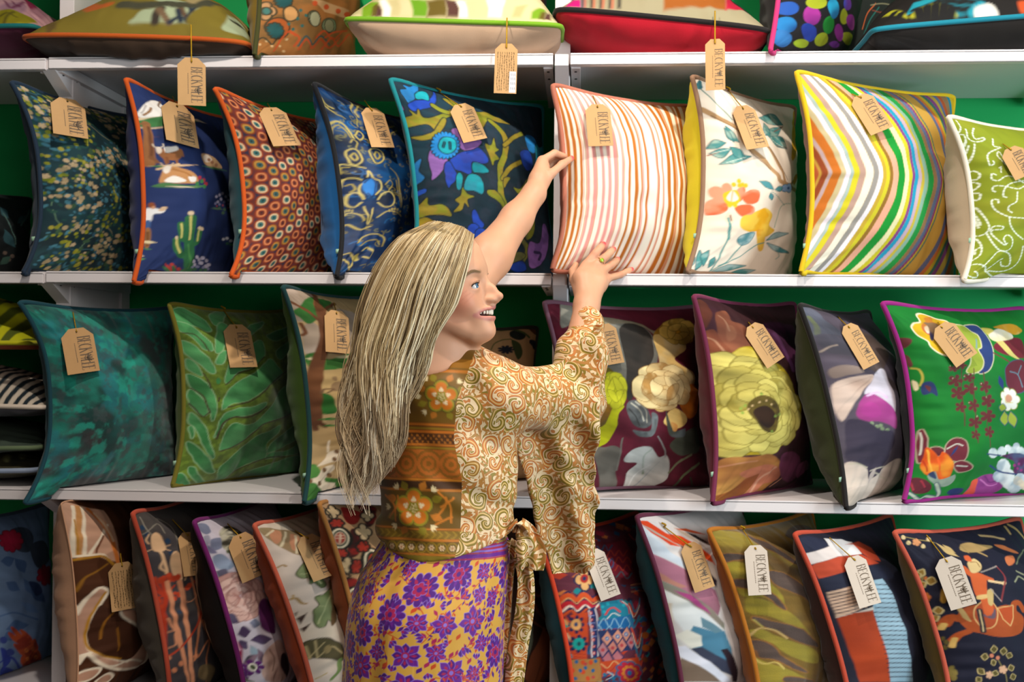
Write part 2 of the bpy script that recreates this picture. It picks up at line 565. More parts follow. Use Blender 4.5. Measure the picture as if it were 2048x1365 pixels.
LABELS = {
 'blossom': 'dark teal cushion sprinkled with yellow and beige blossom, navy piping',
 'darkleaf': 'black leaf-print cushion low at the left edge beside the teal blossom cushion',
 'cowboy': 'navy cushion with cactus, cows and cowboy, orange piping',
 'ovals': 'rust cushion covered in rows of small eye-shaped ovals, orange piping',
 'damask': 'shiny blue and gold damask cushion with black piping',
 'tealflower': 'dark teal cushion with large blue and lilac flower and olive vines',
 'stripe': 'cream, pink and orange striped cushion held by the woman',
 'creamflower': 'cream cushion with orange poppy and teal leaves, taupe piping and yellow back',
 'chevron': 'multicoloured zigzag striped cushion with yellow piping',
 'stitch': 'lime green cushion with white running-stitch scrolls and beige back',
 'tealvelvet': 'mottled teal velvet cushion with dark teal piping on the third shelf',
 'fern': 'green cushion with velvet leaf veins and olive piping',
 'hunting': 'beige country scene cushion with tree and spotted dogs, dark green piping',
 'beigeflower': 'beige cushion with dark flowers set deep behind the woman on the third shelf',
 'plum': 'plum cushion with painterly grey, yellow and cream blooms and mauve piping',
 'peony': 'plum cushion with one huge yellow ranunculus and berry piping',
 'mallow': 'grey cushion with a pale mallow flower, black piping and olive green back',
 'chinois': 'bright green cushion with oriental flowers and magenta piping',
 'bluefloral': 'pale blue floral cushion with red and orange dahlias at the lower left edge',
 'brownabstract': 'brown and pink abstract cushion without piping, pink back, lowest row',
 'teasel': 'grey cushion with pale teasels and red stems, coral piping',
 'purplefloral': 'white cushion with pink and purple roses, purple piping and striped back',
 'acorn': 'cream cushion with oak leaves and acorns, coral piping and rust back',
 'kilim': 'red and black carpet-patterned cushion with tan piping behind the skirt',
 'rustbrown': 'dark brown patterned cushion hidden behind the hanging sash',
 'aztec': 'red and blue aztec patchwork cushion with orange piping beneath the sleeve',
 'abstract': 'white, orange and purple slanting-band cushion with burgundy piping and teal back',
 'golden': 'golden brown velvet cushion with mustard piping',
 'navyblock': 'navy, white and orange colour-block cushion with coral piping',
 'archer': 'navy cushion with a mounted archer on an orange horse, coral piping',
 'olivetree': 'olive landscape cushion lying flat on the top shelf, orange piping and brown underside',
 'retroarch': 'lime, cream and brown retro arch cushion lying flat, green piping',
 'raspberry': 'cushion lying flat with raspberry red underside and black piping',
 'zebra': 'tropical stripe cushion lying flat with black underside and turquoise piping',
 'pinkmeadow': 'pink and yellow flower cushion lying flat at the top left corner, plum underside',
 'rustaztec': 'rust and teal aztec cushion standing on the top shelf with olive piping',
 'dots': 'black cushion with blue, green and pink oval dots and pink piping',
 'redmosaic': 'red mosaic cushion peeping out behind the retro arch cushion on the top shelf',
 'darkswirl': 'black swirl cushion peeping out between the dotted and the turquoise-piped cushions',
 'limestripe': 'lime and olive striped cushion, topmost of the pile at the left edge',
 'creamstripe': 'black and cream striped cushion with cream piping, second in the left edge pile',
 'greygreen': 'plain dark green cushion, third in the left edge pile',
 'moss': 'moss brown cushion with pale piping, lowest of the left edge pile',
}
LABELTAB = {'blossom': .25, 'cowboy': .22, 'damask': .2, 'creamflower': .24, 'chevron': .2, 'stitch': .3, 'fern': .2, 'hunting': .18, 'peony': .2, 'mallow': .2, 'chinois': .22, 'ovals': .3}


# ---------------------------------------------------------------- printing fabric patterns onto the panels
# Every pattern is drawn in the fabric's own coordinates (u across, v up, thousandths of the panel).
PATTERNS = r"""[cowboy]
bg #192a58
G #203264 .7 4
b #3c7440 -5,792 24,820 80,842 182,869 303,895 310,872 152,807 58,779 9,773
b #d9c3a0 -4,803 30,824 107,857 169,863 74,828 20,804
b #ebe6e0 5,830 31,862 72,897 117,921 167,930 180,908 191,891 169,863 76,831 18,815
s #8c6238 0.0068 89,877 68,854 32,830
s #6a4a2c 0.0053 186,936 140,900 160,889
s #b0a8a4 0.0045 65,883 40,853 23,837
l #e0cdb0 367,892 577,907 448,889 476,907
l #4a7a48 366,881 457,889 404,880 417,890
s #c9b090 0.0060 9,767 56,773 133,794
s #4a3c60 0.0030 36,729 75,734
s #94623a 0.0196 39,793 33,744 22,682 21,633 14,590
s #6a4028 0.0075 45,776 34,714 26,621
s #7a4e2e 0.0090 24,630 42,604
s #8a5c38 0.0075 7,784 51,795
b #8e5a34 50,667 91,678 147,689 182,684 173,649 139,625 87,620 61,636
b #e8e0d8 87,684 127,693 157,700 159,681 113,662 87,658
b #d8c8b8 49,679 69,681 69,659 55,648 46,660
s #8a5630 0.0068 77,632 76,600
s #7a4828 0.0068 89,633 86,607
s #8a5630 0.0068 141,639 132,608
s #d8c8b0 0.0030 49,676 40,684 39,693
s #d8c8b0 0.0030 71,682 85,690 87,700
s #8a5630 0.0045 180,677 180,650
l #d8b48c 6,582 272,614 107,586 109,599
l #4a7a4a 16,586 95,583 51,579 52,589
s #d8b48c 0.0081 44,571 141,605
b #c08a58 64,564 103,588 156,584 215,571 255,543 246,514 146,503 68,504 41,508
b #efe8e0 99,540 139,533 165,517 105,505 61,512
b #e8ddd0 69,585 96,592 93,565 74,551 64,564
b #efe8e2 183,541 236,545 234,522 196,515
s #a8703c 0.0081 110,575 171,562 200,547
s #d0b090 0.0030 65,585 53,601
s #d0b090 0.0030 92,591 110,606
b #4a7a48 23,491 68,504 164,495 304,505 243,486 97,481 28,482
l #e0d0b0 67,485 243,490 141,482 141,489
d #a83040 269,544 286,546 268,533 306,534 325,536 305,522 329,517 350,519 328,506
d #3a7a48 290,527 309,529 289,516 246,510 263,511 244,498 311,501 331,503 310,490
b #c09a70 309,675 356,686 445,679 522,651 534,628 419,617 323,624
b #e0d0c0 320,667 371,683 414,660 333,635
d #9a6a50 408,645 430,648 404,635 457,637 481,640 453,626 375,655 394,657 371,645
l #4a7a4a 298,612 601,623 425,608 432,619
d #b8b4d0 448,457 468,459 450,449 497,472 520,475 497,463 551,488 575,491 549,479 600,475 623,478 598,466 634,459 658,462 632,450 478,431 500,434 480,423 523,451 545,453 524,442 660,492 688,496 655,483
d #8a8ab8 571,442 590,444 570,434 504,420 521,421 504,412 629,434 649,436 628,426 446,419 463,420 447,411
d #4a6a50 505,400 523,402 505,392 565,397 584,399 564,388 622,393 651,396 621,384 544,375 562,377 545,366
d #a04858 546,419 559,421 546,413 470,407 484,408 471,401 613,412 629,414 611,406
l #5a7a5a 388,390 544,395 466,387 467,397
b #e4e4e6 3,377 17,383 58,373 69,381 73,364 56,353 26,349 19,316 2,314 -2,348
s #d0b090 0.0142 58,369 67,379
d #8a4a2c 19,394 30,394 20,379
d #c8906a 25,383 31,383 25,375
b #3a5a90 2,319 19,316 15,275 5,276
b #96683a 5,281 18,279 25,240 25,190 13,187 5,214
s #6a4222 0.0051 12,263 18,195
l #d8c8a0 -6,220 55,207 19,207 18,221
l #4a7a4a 5,185 39,175 20,176 20,184
l #d8c8a0 -8,154 13,145 2,145 2,155
l #5a8a50 -6,132 23,131 7,126 5,137
s #2c6a40 0.0405 395,36 318,105 255,205 218,323
s #2c6a40 0.0263 288,123 231,134 176,180 155,217
s #2c6a40 0.0243 244,205 198,219 171,260 163,296
s #2c6a40 0.0243 278,183 321,197 321,238 310,270
s #c8c070 0.0101 253,214 213,332
s #c8c070 0.0071 184,224 163,296
s #c8c070 0.0081 218,143 172,189 157,217
s #c8c070 0.0061 324,206 308,261
s #4a8a4a 0.0061 358,60 255,187
d #d8c0a0 215,351 228,352 217,340 205,351 218,351 207,340
d #d8c0a0 151,224 162,223 154,214 308,274 325,274 314,264 329,271 347,271 335,261
d #b03830 209,64 224,63 220,54 211,82 225,81 220,71 244,67 259,66 255,57 289,56 304,56 303,46 238,49 252,49 324,2
d #3a6a40 265,48 280,48 313,17 324,47 339,47 324,53 245,34 249,41 343,-14 340,51 356,51 353,43
d #c0bcd0 370,97 388,97 382,87 380,120 398,120 390,110 418,107 435,108 428,97 441,117 460,118 451,107 489,105 507,106 499,95 527,83 544,84 537,74 407,79 425,80 419,70 453,90 471,91 465,80 513,74 530,74 525,64
d #8a8cae 442,71 456,72 452,63 495,68 509,69 505,60 400,65 415,66 411,57 545,61 559,62 556,53
d #3e6e48 436,57 452,58 448,48 489,54 505,55 502,46 530,54 546,55 543,45 408,54 424,54 421,45
d #d8d8e0 593,230 610,232 598,222 629,238 648,240 634,230 677,228 696,230 682,220
d #3a6a48 645,210 661,212 650,203 689,208 707,210 695,201
[tealflower]
bg #10303e
G #0c2430 .8 3
G #2c3040 .35 26
O #0a1c22 0.0042
W 0.0025 30
b #1c6fae 31,938 70,949 67,971 111,973 196,1030 146,964 92,908 44,869 35,899
b #1640a8 32,856 62,879 99,893 179,919 251,985 213,926 171,878 109,851 50,831
b #0f96a4 104,928 146,954 186,957 163,907 132,908 91,900
b #8a4f9c -3,863 6,851 7,832 -2,837
N #9c6a2c .35 24
b #7c8020 1,793 36,807 31,833 58,813 75,842 83,804 120,804 197,835 254,865 266,839 202,810 148,754 131,716 106,766 55,763 1,749
b #7c8020 6,697 62,709 118,735 185,808 202,801 158,739 99,695 44,683
s #7c8020 0.0220 171,878 207,853 262,848 325,880 400,908
b #7c8020 254,930 302,935 330,900 383,885 438,879 497,889 545,867 596,845 635,833 552,828 467,833 396,769 384,822 313,860
s #7c8020 0.0304 478,825 529,767 536,696 501,622 459,552 453,485 446,412 483,328
s #7c8020 0.0203 521,686 615,745 721,791
s #7c8020 0.0220 465,494 531,559 632,607
b #7c8020 387,680 418,674 459,722 445,667 461,651 431,632 458,602 424,590 409,564 392,612
b #7c8020 355,422 404,425 456,381 483,328 426,371 365,399
b #7c8020 476,495 522,500 497,473 471,446
b #7c8020 218,437 237,405 277,389 240,374 248,334 223,358 207,320 168,314 197,351 172,374 202,397
b #7c8020 -13,353 13,367 38,393 49,354 105,355 152,307 154,291 91,303 30,304 -6,283 -12,308
b #8a7a18 -10,284 24,297 64,276 94,258 25,252 -10,269
N #3a2c68 .25 20
b #8f62ac 206,742 252,754 256,720 294,698 351,703 365,687 318,650 253,638 224,661
b #8f62ac 117,679 89,648 68,617 58,572 65,525 58,480 99,509 141,555 151,601 130,632
b #1b3fa4 164,578 223,620 297,640 345,652 381,583 328,568 284,574 275,510 220,525 179,539
b #1b3fa4 134,555 159,570 185,524 194,492 153,453 140,438 126,485
b #0f8c9c 210,516 224,493 209,437 191,425 182,460 191,500
b #0f8c9c 293,570 346,561 380,526 334,520 290,527
b #0f8c9c 250,493 288,511 328,487 326,406 275,421 226,429
N -
f #1c7ac0 22 .2 0.00 154,659 230,663 141,586
e #0e9aa8 164,659 210,661 155,615
s #0a5a70 0.0042 149,673 140,649
s #0a5a70 0.0042 177,674 174,642
b #1f6fae 2,564 30,589 13,531 28,491 0,461 -5,433 -6,493
b #1a4aae -6,425 28,439 33,423 5,406 -4,372 -8,381
b #1b3fa4 267,303 284,319 316,273 349,242 317,211 282,249
d #1b3fa4 288,218 325,219 296,188 340,196 380,198 349,166
N #101c50 .4 20
b #123c9c 639,659 697,686 735,674 749,609 692,566 656,594
b #1c7ac0 743,776 809,791 840,754 789,684 727,691
b #0f8c9c 834,744 939,746 1473,1014 858,645 794,650
b #7c8020 548,454 604,453 666,512 712,527 660,462 600,420
b #7c8020 675,271 745,313 729,231 682,193 651,228
s #7c8020 0.0254 618,201 690,147 671,83
b #8f62ac 849,309 906,266 869,162 804,79 736,61 699,133 708,188 791,194
s #4a2c6a 0.0051 754,141 809,142 799,110
b #7c8020 613,122 685,115 630,71 574,73
b #123c9c 586,52 671,83 709,42 632,26
[creamflower]
bg #e6d8c6
G #dcc9b4 .5 3
s #a8845c 0.0231 6,829 60,804 135,777 178,752 212,674 306,610 414,536 540,494 1334,533
s #7a5a3a 0.0058 43,802 131,768 192,727 227,639 358,559
s #a8845c 0.0173 360,710 423,631 475,561 604,502 1345,761
s #7c5c3c 0.0048 383,694 450,606 537,521
s #6a8478 0.0058 30,942 63,906 101,863 156,803
b #3a7076 15,957 61,986 55,957 37,935 14,930
d #2f6670 50,974 65,977 42,964 25,955 37,957 21,946 42,945 54,947 37,936
O #245a60 0.0029
N #b9c7b4 .6 22
l #4a8a88 17,615 107,646 61,596 54,639
l #4a8a88 7,640 84,674 42,644 35,683
l #4a8a88 99,759 161,687 100,700 137,730
l #4a8a88 54,564 223,616 132,575 124,619
l #4a8a88 108,655 191,600 132,609 164,646
l #4a8a88 416,856 685,858 516,836 626,915
l #4a8a88 406,755 643,836 532,765 517,810
l #4a8a88 435,749 605,704 482,705 598,771
l #4a8a88 446,830 435,749 401,778 484,802
l #4a8a88 88,748 131,684 99,710 116,722
O -
N -
s #8a4a30 0.0039 11,606 48,624
s #8a4a30 0.0039 487,707 608,710
s #8a4a30 0.0039 530,793 673,846
s #cfdccf 0.0029 28,619 97,641
s #cfdccf 0.0029 83,574 192,609
s #cfdccf 0.0029 459,733 567,709
N #e8a080 .7 18
b #cf6038 6,317 5,369 37,392 92,383 105,339 75,313 25,307
b #cf6038 12,436 35,453 71,435 82,392 52,383 19,402
b #d06a40 59,452 85,470 113,444 107,400 77,400
b #cf6038 142,436 180,455 194,420 168,375 136,392
b #cf6038 175,402 224,440 282,434 277,379 210,362
b #cf6038 142,348 210,362 260,341 250,296 192,294 150,321
N -
d #e2b420 120,462 134,462 122,450 147,481 160,481 148,468 169,464 183,465 170,452 190,460 205,461 191,448 154,459 168,459 156,447 81,409 92,409 82,397 92,383 104,383 93,371 140,356 154,357 142,344 112,356 125,356 114,344
b #e2b420 73,400 88,426 142,432 167,384 140,356 98,361
b #e0d4c8 91,392 114,431 144,410 156,388 124,374
s #b89030 0.0029 119,427 119,378
b #d8c8b0 95,295 108,321 138,285 135,259 106,264
s #7a4030 0.0039 120,303 131,276
s #5a8a8a 0.0067 121,259 127,232 149,178
s #8aa08a 0.0039 511,259 525,316 555,385 687,411
O #245a60 0.0029
l #4a8a90 276,488 394,451 323,460 342,487
l #4a8a90 410,452 503,470 462,449 442,472
l #4a8a90 376,431 410,398 373,410 410,418
f #7a9ac0 5 .3 0.00 578,480 688,496 591,458
O -
e #2a5080 578,480 604,484 582,473
s #5a8a80 0.0029 381,441 463,420 577,387
N #e8c850 .6 16
b #d89c10 185,244 191,298 245,309 276,328 365,352 459,324 445,267 516,246 483,215 437,202 364,224 260,219
b #d08a10 336,231 412,227 503,143 465,131 378,179
N -
s #4a8a86 0.0058 112,290 140,200 147,119 168,37 186,9
s #4a8a86 0.0058 186,9 238,54 242,109 267,155
s #4a8a86 0.0058 208,36 315,84 399,153 471,173
O #245a60 0.0029
N #b9c7c4 .6 20
b #4a8088 214,172 232,200 323,217 316,166 261,146
l #4a8a90 482,187 665,243 573,211 537,232
l #4a8a90 503,175 759,150 620,141 620,164
l #4a8a88 56,12 20,128 67,62 25,73
l #4a8a88 84,40 63,124 82,79 40,94
l #4a8a88 140,29 124,84 152,49 108,64
l #4a8a88 -7,30 8,92 16,54 -9,74
l #4a8a88 197,0 437,46 325,13 267,40
l #4a8a88 365,-5 556,33 486,1 421,24
O -
N -
s #6a9a96 0.0029 586,160 667,124 652,103
N #b8860c .6 20
b #d8a410 723,751 1433,1336 1396,978 1334,1106 735,674
b #cc6a30 762,582 1334,721 1366,1040 835,555
N -
[stripe]
bg #ece0d0
V #b5671a 0.0084 0.0204
V #b5671a 0.0308 0.0446
V #b5671a 0.0574 0.0683
V #d99a90 0.0707 0.0745
V #b5671a 0.0839 0.0877
V #d9938c 0.0883 0.0999
V #d9938c 0.1163 0.1346
V #b5671a 0.1346 0.1374
V #d9938c 0.1611 0.1769
V #d9938c 0.1956 0.2147
V #d9938c 0.2311 0.2509
V #b5671a 0.2509 0.2547
V #d9938c 0.2761 0.2861
V #b5671a 0.2861 0.2907
V #b5671a 0.3149 0.3285
V #b5671a 0.3531 0.3731
V #b5671a 0.3889 0.3995
V #d9938c 0.3995 0.4076
V #b5671a 0.4255 0.4390
V #d9938c 0.4390 0.4441
V #d08a70 0.4981 0.5116
V #b5671a 0.5116 0.5173
V #d08a70 0.5431 0.5564
V #b5671a 0.5880 0.6187
V #b5671a 0.6440 0.6722
V #cf8a66 0.6722 0.6888
V #b5671a 0.7109 0.7449
V #c8804c 0.7757 0.7988
V #b5671a 0.8116 0.8372
V #c07a40 0.8652 0.9047
V #b5671a 0.9638 0.9799
V #b5671a 1.3372 1.4499
[chevron]
bg #b8903c
Z #a8502a -0.0359 0.0147 .34
Z #8a3f1c 0.0221 0.0412 .34
Z #b09aa0 0.0424 0.0548 .34
Z #b8661c 0.0560 0.0885 .34
Z #b9ac84 0.0885 0.1096 .34
Z #d8d0d8 0.1096 0.1318 .34
Z #9db0ac 0.1318 0.1469 .34
Z #c0b822 0.1469 0.1736 .34
Z #ab8c7e 0.1736 0.2001 .34
Z #ddd6c4 0.2001 0.2353 .34
Z #8d8984 0.2353 0.2616 .34
Z #e0dae0 0.2616 0.2863 .34
Z #b89a30 0.2863 0.3072 .34
Z #c2b822 0.3072 0.3304 .34
Z #8a6422 0.3304 0.3519 .34
Z #dca084 0.3519 0.3912 .34
Z #0d8a2c 0.3912 0.4425 .34
Z #e0d8a8 0.4425 0.4748 .34
Z #c0b822 0.4748 0.5004 .34
Z #7c3c7c 0.5004 0.5191 .34
Z #1b90b2 0.5191 0.5462 .34
Z #b8a0b0 0.5462 0.5707 .34
Z #b8a838 0.5707 0.5897 .34
Z #80a896 0.5897 0.6149 .34
Z #158a3c 0.6149 0.6549 .34
Z #8a6c4c 0.6549 0.6791 .34
Z #56688a 0.6791 0.7052 .34
Z #80306c 0.7052 0.7184 .34
Z #b8a020 0.7184 0.7290 .34
Z #3a6a60 0.7290 0.7383 .34
Z #5a6080 .82 .85 .34
Z #c06a30 .85 .875 .34
Z #b8a020 .875 .9 .34
Z #3a6a60 .9 .925 .34
Z #7c3c7c .925 .95 .34
Z #b0983c .95 .98 .34
Z #56688a .98 1.01 .34
Z #a8502a 1.01 1.04 .34
Z #8a6c4c 1.04 1.08 .34
Z #1b7a92 1.08 1.11 .34
Z #b8a020 1.11 1.15 .34
Z #7c3c7c 1.15 1.2 .34
[fern]
bg #4c6414
G #6a8624 .7 40
W 0.0046 22
O #86ac80 0.0033
N #4f9a5c .7 9
b #2a7038 9,962 89,980 129,960 187,925 182,872 148,859 107,880 42,879 3,885 -1,923
b #2a7038 4,889 67,883 113,838 144,790 137,751 97,761 54,823 7,849
b #2a7038 8,792 56,774 97,727 122,670 123,628 102,627 72,667 20,713 8,752
b #2a7038 12,696 40,682 62,642 65,609 29,632 12,656
b #2a7038 12,615 46,600 89,560 115,501 125,417 115,366 87,443 48,518 15,559
b #2a7038 15,534 48,510 80,460 82,402 55,403 19,453
b #2a7038 15,413 43,387 81,335 119,240 173,157 154,159 90,235 41,330 18,364
b #2a7038 17,332 31,339 38,298 31,278
b #2a7038 18,260 54,239 113,182 189,111 235,61 173,79 90,135 34,201
b #2a7038 1,85 37,87 111,22 186,-69 64,-13 3,28
b #2a7038 57,116 93,110 169,45 531,-187 140,33
b #2a7038 256,968 398,1009 341,957 253,905 229,920
b #2a7038 290,926 315,892 248,816 192,751 154,740 177,810 234,885
b #2a7038 230,753 214,735 171,681 139,679 155,714 201,751
b #2a7038 181,569 176,612 231,700 371,776 528,825 508,732 372,668 252,631
b #2a7038 157,424 171,500 225,561 308,605 418,650 557,714 619,668 663,621 507,568 380,506 279,464 206,457
b #2a7038 135,272 148,348 183,406 261,429 355,435 445,460 456,442 403,407 285,384 212,378 166,329
b #2a7038 186,199 189,293 236,342 320,329 422,352 511,431 630,529 811,571 872,524 894,405 655,363 510,340 391,281 297,214
b #2a7038 513,-143 267,47 283,135 350,201 450,260 552,283 642,317 634,270 558,208 580,122 482,100 380,52 370,-16
b #2a7038 580,151 608,215 745,277 922,323 910,241 749,192 632,158
b #2a7038 586,113 622,149 766,154 916,195 923,149 743,126
b #2a7038 605,-87 465,15 562,56 700,88 940,132 950,18 1120,-301 1077,-236
b #2a7038 340,848 513,918 631,939 544,890 377,831
b #2a7038 599,854 733,890 880,909 849,874 670,825
b #2a7038 636,760 832,820 904,805 762,739 652,714
O -
N -
s #3a3418 0.0074 189,440 279,455 391,497 507,568 663,621 826,663
s #3a3418 0.0093 145,263 165,338 230,378 308,374 406,398 466,432
s #3a3418 0.0074 195,189 278,207 394,271 484,331 656,358 851,396
s #3a3418 0.0056 172,560 251,622 369,659 504,723
s #3a3418 0.0065 385,-41 378,43 489,90 597,117 777,121
s #3a3418 0.0056 23,835 85,827 124,746
s #3a3418 0.0056 20,543 67,502 96,409
s #3a3418 0.0056 14,462 62,394 89,410
s #3a3418 0.0056 74,626 102,543
d #3a3418 139,484 146,484 139,476 135,471 142,471 135,464
e #2a7038 134,581 146,582 133,563
[hunting]
bg #b49a70
G #a5875a .6 5
N #8a7a68 .7 12
b #a9988a 7,994 242,1017 244,969 112,875 13,826 -15,886 -13,953
b #b0a092 18,796 68,831 108,801 88,728 45,680 9,680 6,734
b #a9988a 246,897 464,910 542,855 357,695 240,687 112,696
N #2a5a22 .6 24
W 0.0055 14
b #2c6428 2,871 51,900 143,955 225,967 329,960 273,917 172,882 111,843 54,818 25,842
b #3c7430 4,673 53,687 101,655 240,687 388,686 351,624 179,604 39,602 4,635
N -
l #cbbf9a 6,658 48,656 24,651 26,663
l #cbbf9a 131,663 257,670 191,660 194,673
N #8a7450 .6 6
b #b69a68 9,588 98,599 242,610 336,573 324,470 98,455 11,481
b #a98a5a -1,347 79,347 228,294 353,264 247,234 61,250 -2,287
N #2a5a22 .6 20
b #1c6420 28,486 48,499 83,480 109,437 104,398 42,399 19,426
b #4a8038 -4,177 32,174 89,108 290,59 419,56 1068,-178 937,-490 510,-189 39,-14 -11,113
b #46762e 72,97 251,65 367,71 787,-109 264,12
W 0.0000 1
N #54301c .6 14
s #6e4426 0.0273 180,925 150,854 116,769 72,687 36,602 17,526 14,442 10,367
s #6e4426 0.0164 255,990 166,924 160,880
s #6e4426 0.0109 145,862 227,913 363,953
s #6e4426 0.0109 -8,926 37,906 86,881 122,843
s #6e4426 0.0082 11,765 27,781 18,819
s #5a3820 0.0109 11,366 19,334
s #5a3820 0.0109 16,369 63,341
N -
l #2c6a2c 22,379 131,367 71,367 71,380
l #2c6a2c 41,349 132,335 84,337 84,347
b #8a7050 87,519 107,542 157,547 188,546 182,513 130,500 94,503
s #6a5038 0.0064 95,511 56,514 42,500
s #6a5038 0.0055 103,510 69,497
b #8a7050 93,567 121,569 122,549 100,554
b #a03030 188,625 203,628 196,587 182,592
b #d6c6ae 32,170 70,195 93,220 179,212 228,188 249,153 128,167 58,167
s #d6c6ae 0.0055 83,222 71,271
d #6a4c30 134,212 150,209 138,201 124,179 140,176 128,168 188,191 207,188 194,179
b #d6c6ae -3,118 44,119 62,152 123,153 158,130 131,113 117,79 317,-14 787,-484 99,53 2,89
d #6a4c30 13,109 25,106 15,98 75,82 93,77 82,69 75,141 90,137 79,129 129,106 149,101 137,93
s #3c2a1c 0.0073 224,71 234,116 255,144
b #4a3020 224,71 232,92 315,38 289,35
[beigeflower]
bg #b89468
s #4a5a30 0.0059 579,867 622,908 685,931 757,935
s #4a5a30 0.0059 757,935 807,891 829,832
b #1e2420 759,952 767,982 818,990 882,966 870,932 814,925
b #3c4a28 762,928 825,901 839,837 787,797 760,864
s #4a5a30 0.0130 700,997 785,999 855,975 919,933
f #1c2230 9 .35 0.00 698,866 768,864 690,837
b #1c2230 919,904 997,901 1500,720 1024,832 948,873
s #4a5a30 0.0059 669,838 685,814 683,780
b #5a3820 831,1020 896,1026 965,993 1085,927 974,946 900,1001
[plum]
bg #561226
G #661a2e .5 8
W 0.0062 12
N #7c7c74 .6 8
b #8e8c80 106,995 170,995 117,901 47,858 61,918
b #6a6860 273,935 363,932 401,916 496,910 560,848 565,734 517,612 394,593 349,559 291,524 245,540 231,607 190,672 263,829
N #38302a .6 6
b #2c2824 360,878 447,927 506,910 549,848 540,768 514,698 422,628 367,585 361,508 326,490 316,575 333,678 334,746
N #6a6258 .5 10
b #8c8268 289,945 413,935 509,915 583,875 653,876 651,814 583,849 527,892 441,917 300,906
N #7c5410 .7 9
b #c6901e 571,848 702,930 789,918 900,892 886,806 783,812 703,849
N #d8b060 .7 10
b #d9bf86 571,848 690,849 801,828 813,767 703,726 745,682 864,628 825,544 666,527 599,449 517,432 465,491 438,543 481,620 568,682 563,769
b #dcc898 466,629 583,647 602,561 561,475 486,457 445,526
N #8a4a10 .6 12
b #c86c14 693,510 796,578 883,560 878,442 771,390 701,441
N #e0c880 .6 10
b #d8b468 576,406 635,449 728,416 739,373 649,337 565,363
b #c86c14 612,372 660,355 650,320 620,328
N #4a3818 .7 8
b #6a5a14 148,662 207,673 253,641 264,557 288,473 258,405 202,355 139,323
b #8a6014 134,488 199,497 240,439 185,364 136,364
N #8a8a08 .6 8
b #b0b40c 240,456 301,456 266,405 263,337 229,270 183,237 156,205 139,323 202,355
b #b0b40c 208,623 252,633 273,557 297,473 249,456 236,540
N #4a4640 .6 8
b #6c6860 156,205 217,236 270,243 313,216 322,127 322,82 366,24 393,-44 322,-49
s #8a8880 0.0071 323,100 311,224 314,285
N #9aa0a0 .8 6
b #c6c6c0 457,-35 390,79 428,143 350,153 356,197 412,232 493,232 550,178 602,187 640,142 661,59 618,10 556,-25
s #5a7a3a 0.0089 495,223 455,179 487,78
s #e0e0dc 0.0089 457,-23 443,69 514,133
s #9aa4a8 0.0062 477,0 517,78 571,151
N -
s #8e9090 0.0071 524,293 566,241 599,178
N #2c2c2c .7 14
b #5e6264 316,465 355,491 413,483 455,431 478,363 426,337 362,354 321,405
s #c0bcac 0.0080 344,473 390,440 423,380
s #c0bcac 0.0071 373,482 433,440 445,371
s #2a2a2a 0.0062 328,439 370,397 393,354
b #7c868a 476,423 518,406 511,337 482,293 399,293 355,328 437,319 479,337
N #3c4434 .7 8
b #4a5044 610,241 653,285 729,321 873,341 888,222 745,190 669,197
s #7c8060 0.0124 660,87 705,153 802,192
s #76805a 0.0142 726,2 773,83 888,153
s #4a4438 0.0107 913,-141 825,68
b #5c666a 575,441 626,328 674,329 727,338 717,294 604,302
[peony]
bg #2e1014
G #471a30 .7 3
W 0.0055 12
N #3a1410 .6 7
b #6a3420 11,976 75,963 67,910 8,837 -12,868
b #96583c 90,913 190,944 184,890 246,877 280,825 252,770 154,731 95,720 58,759 62,842
b #8a4a30 -11,804 42,832 72,777 101,712 41,636 3,637 -3,709
b #a86c4c 120,848 172,862 176,819 126,781 101,787
s #c08c6c 0.0073 106,906 133,884 132,832
s #c08c6c 0.0055 10,789 40,775 65,727
N #301028 .6 5
b #4c1c40 338,864 515,899 659,891 793,870 724,776 581,592 524,637 450,719 382,791
s #6a3a6a 0.0183 444,829 483,737 524,637
N #8f7a10 .55 6
b #b49c18 2,613 32,669 93,712 161,748 252,752 297,691 393,665 476,593 517,511 562,484 537,376 470,289 372,240 242,215 111,222 22,243 0,286 3,373 3,469 1,549
N #dcc860 .7 9
b #c4ae34 4,597 65,653 151,654 252,638 310,594 275,559 169,578 68,563 15,532
b #d0bc4c 15,532 68,571 160,578 246,542 194,500 108,512 35,483
b #c2aa2c 6,469 56,498 131,503 174,476 102,438 31,418
b #cab440 3,373 31,418 86,422 116,379 54,352 16,332
b #cdb848 357,647 440,602 464,512 427,415 368,346 354,461 359,558
b #c0a828 369,337 446,414 542,502 538,430 456,325 337,251
b #c6b040 27,306 83,340 162,316 250,266 348,303 410,300 340,242 188,238 71,260
b #b89e20 101,712 182,749 242,734 272,691 178,680 117,662
N #e8dc90 .6 8
b #dccb70 276,603 322,541 356,470 337,383 315,331 312,436 278,524
b #e0d080 39,450 69,489 96,463 85,406 49,409
b #dcca70 77,382 133,386 151,342 100,314 68,342
b #d8c460 48,636 101,670 163,663 92,628
b #d6c258 178,646 258,655 294,620 218,603
N -
s #8a7818 0.0046 6,549 54,571 151,578 248,551
s #8a7818 0.0046 11,476 63,506 148,502
s #8a7818 0.0046 16,332 83,349 172,315
s #8a7818 0.0037 354,638 407,549 376,416
s #7a6812 0.0046 5,278 108,239 289,229
F #7c6c18 #cbbd66 6 13 183,458 560,447 212,202
N #1c0c06 .6 20
b #5a4a18 128,461 195,509 274,498 327,453 323,383 303,323 224,328 170,383
b #2a1608 163,434 222,457 283,428 296,376 245,344 189,373
d #84a040 103,450 109,450 102,443 120,462 126,461 119,455 296,402 307,401 295,395 323,409 333,409 323,402 274,325 286,324 276,318 109,429 116,428 109,422 206,517 215,517 205,510
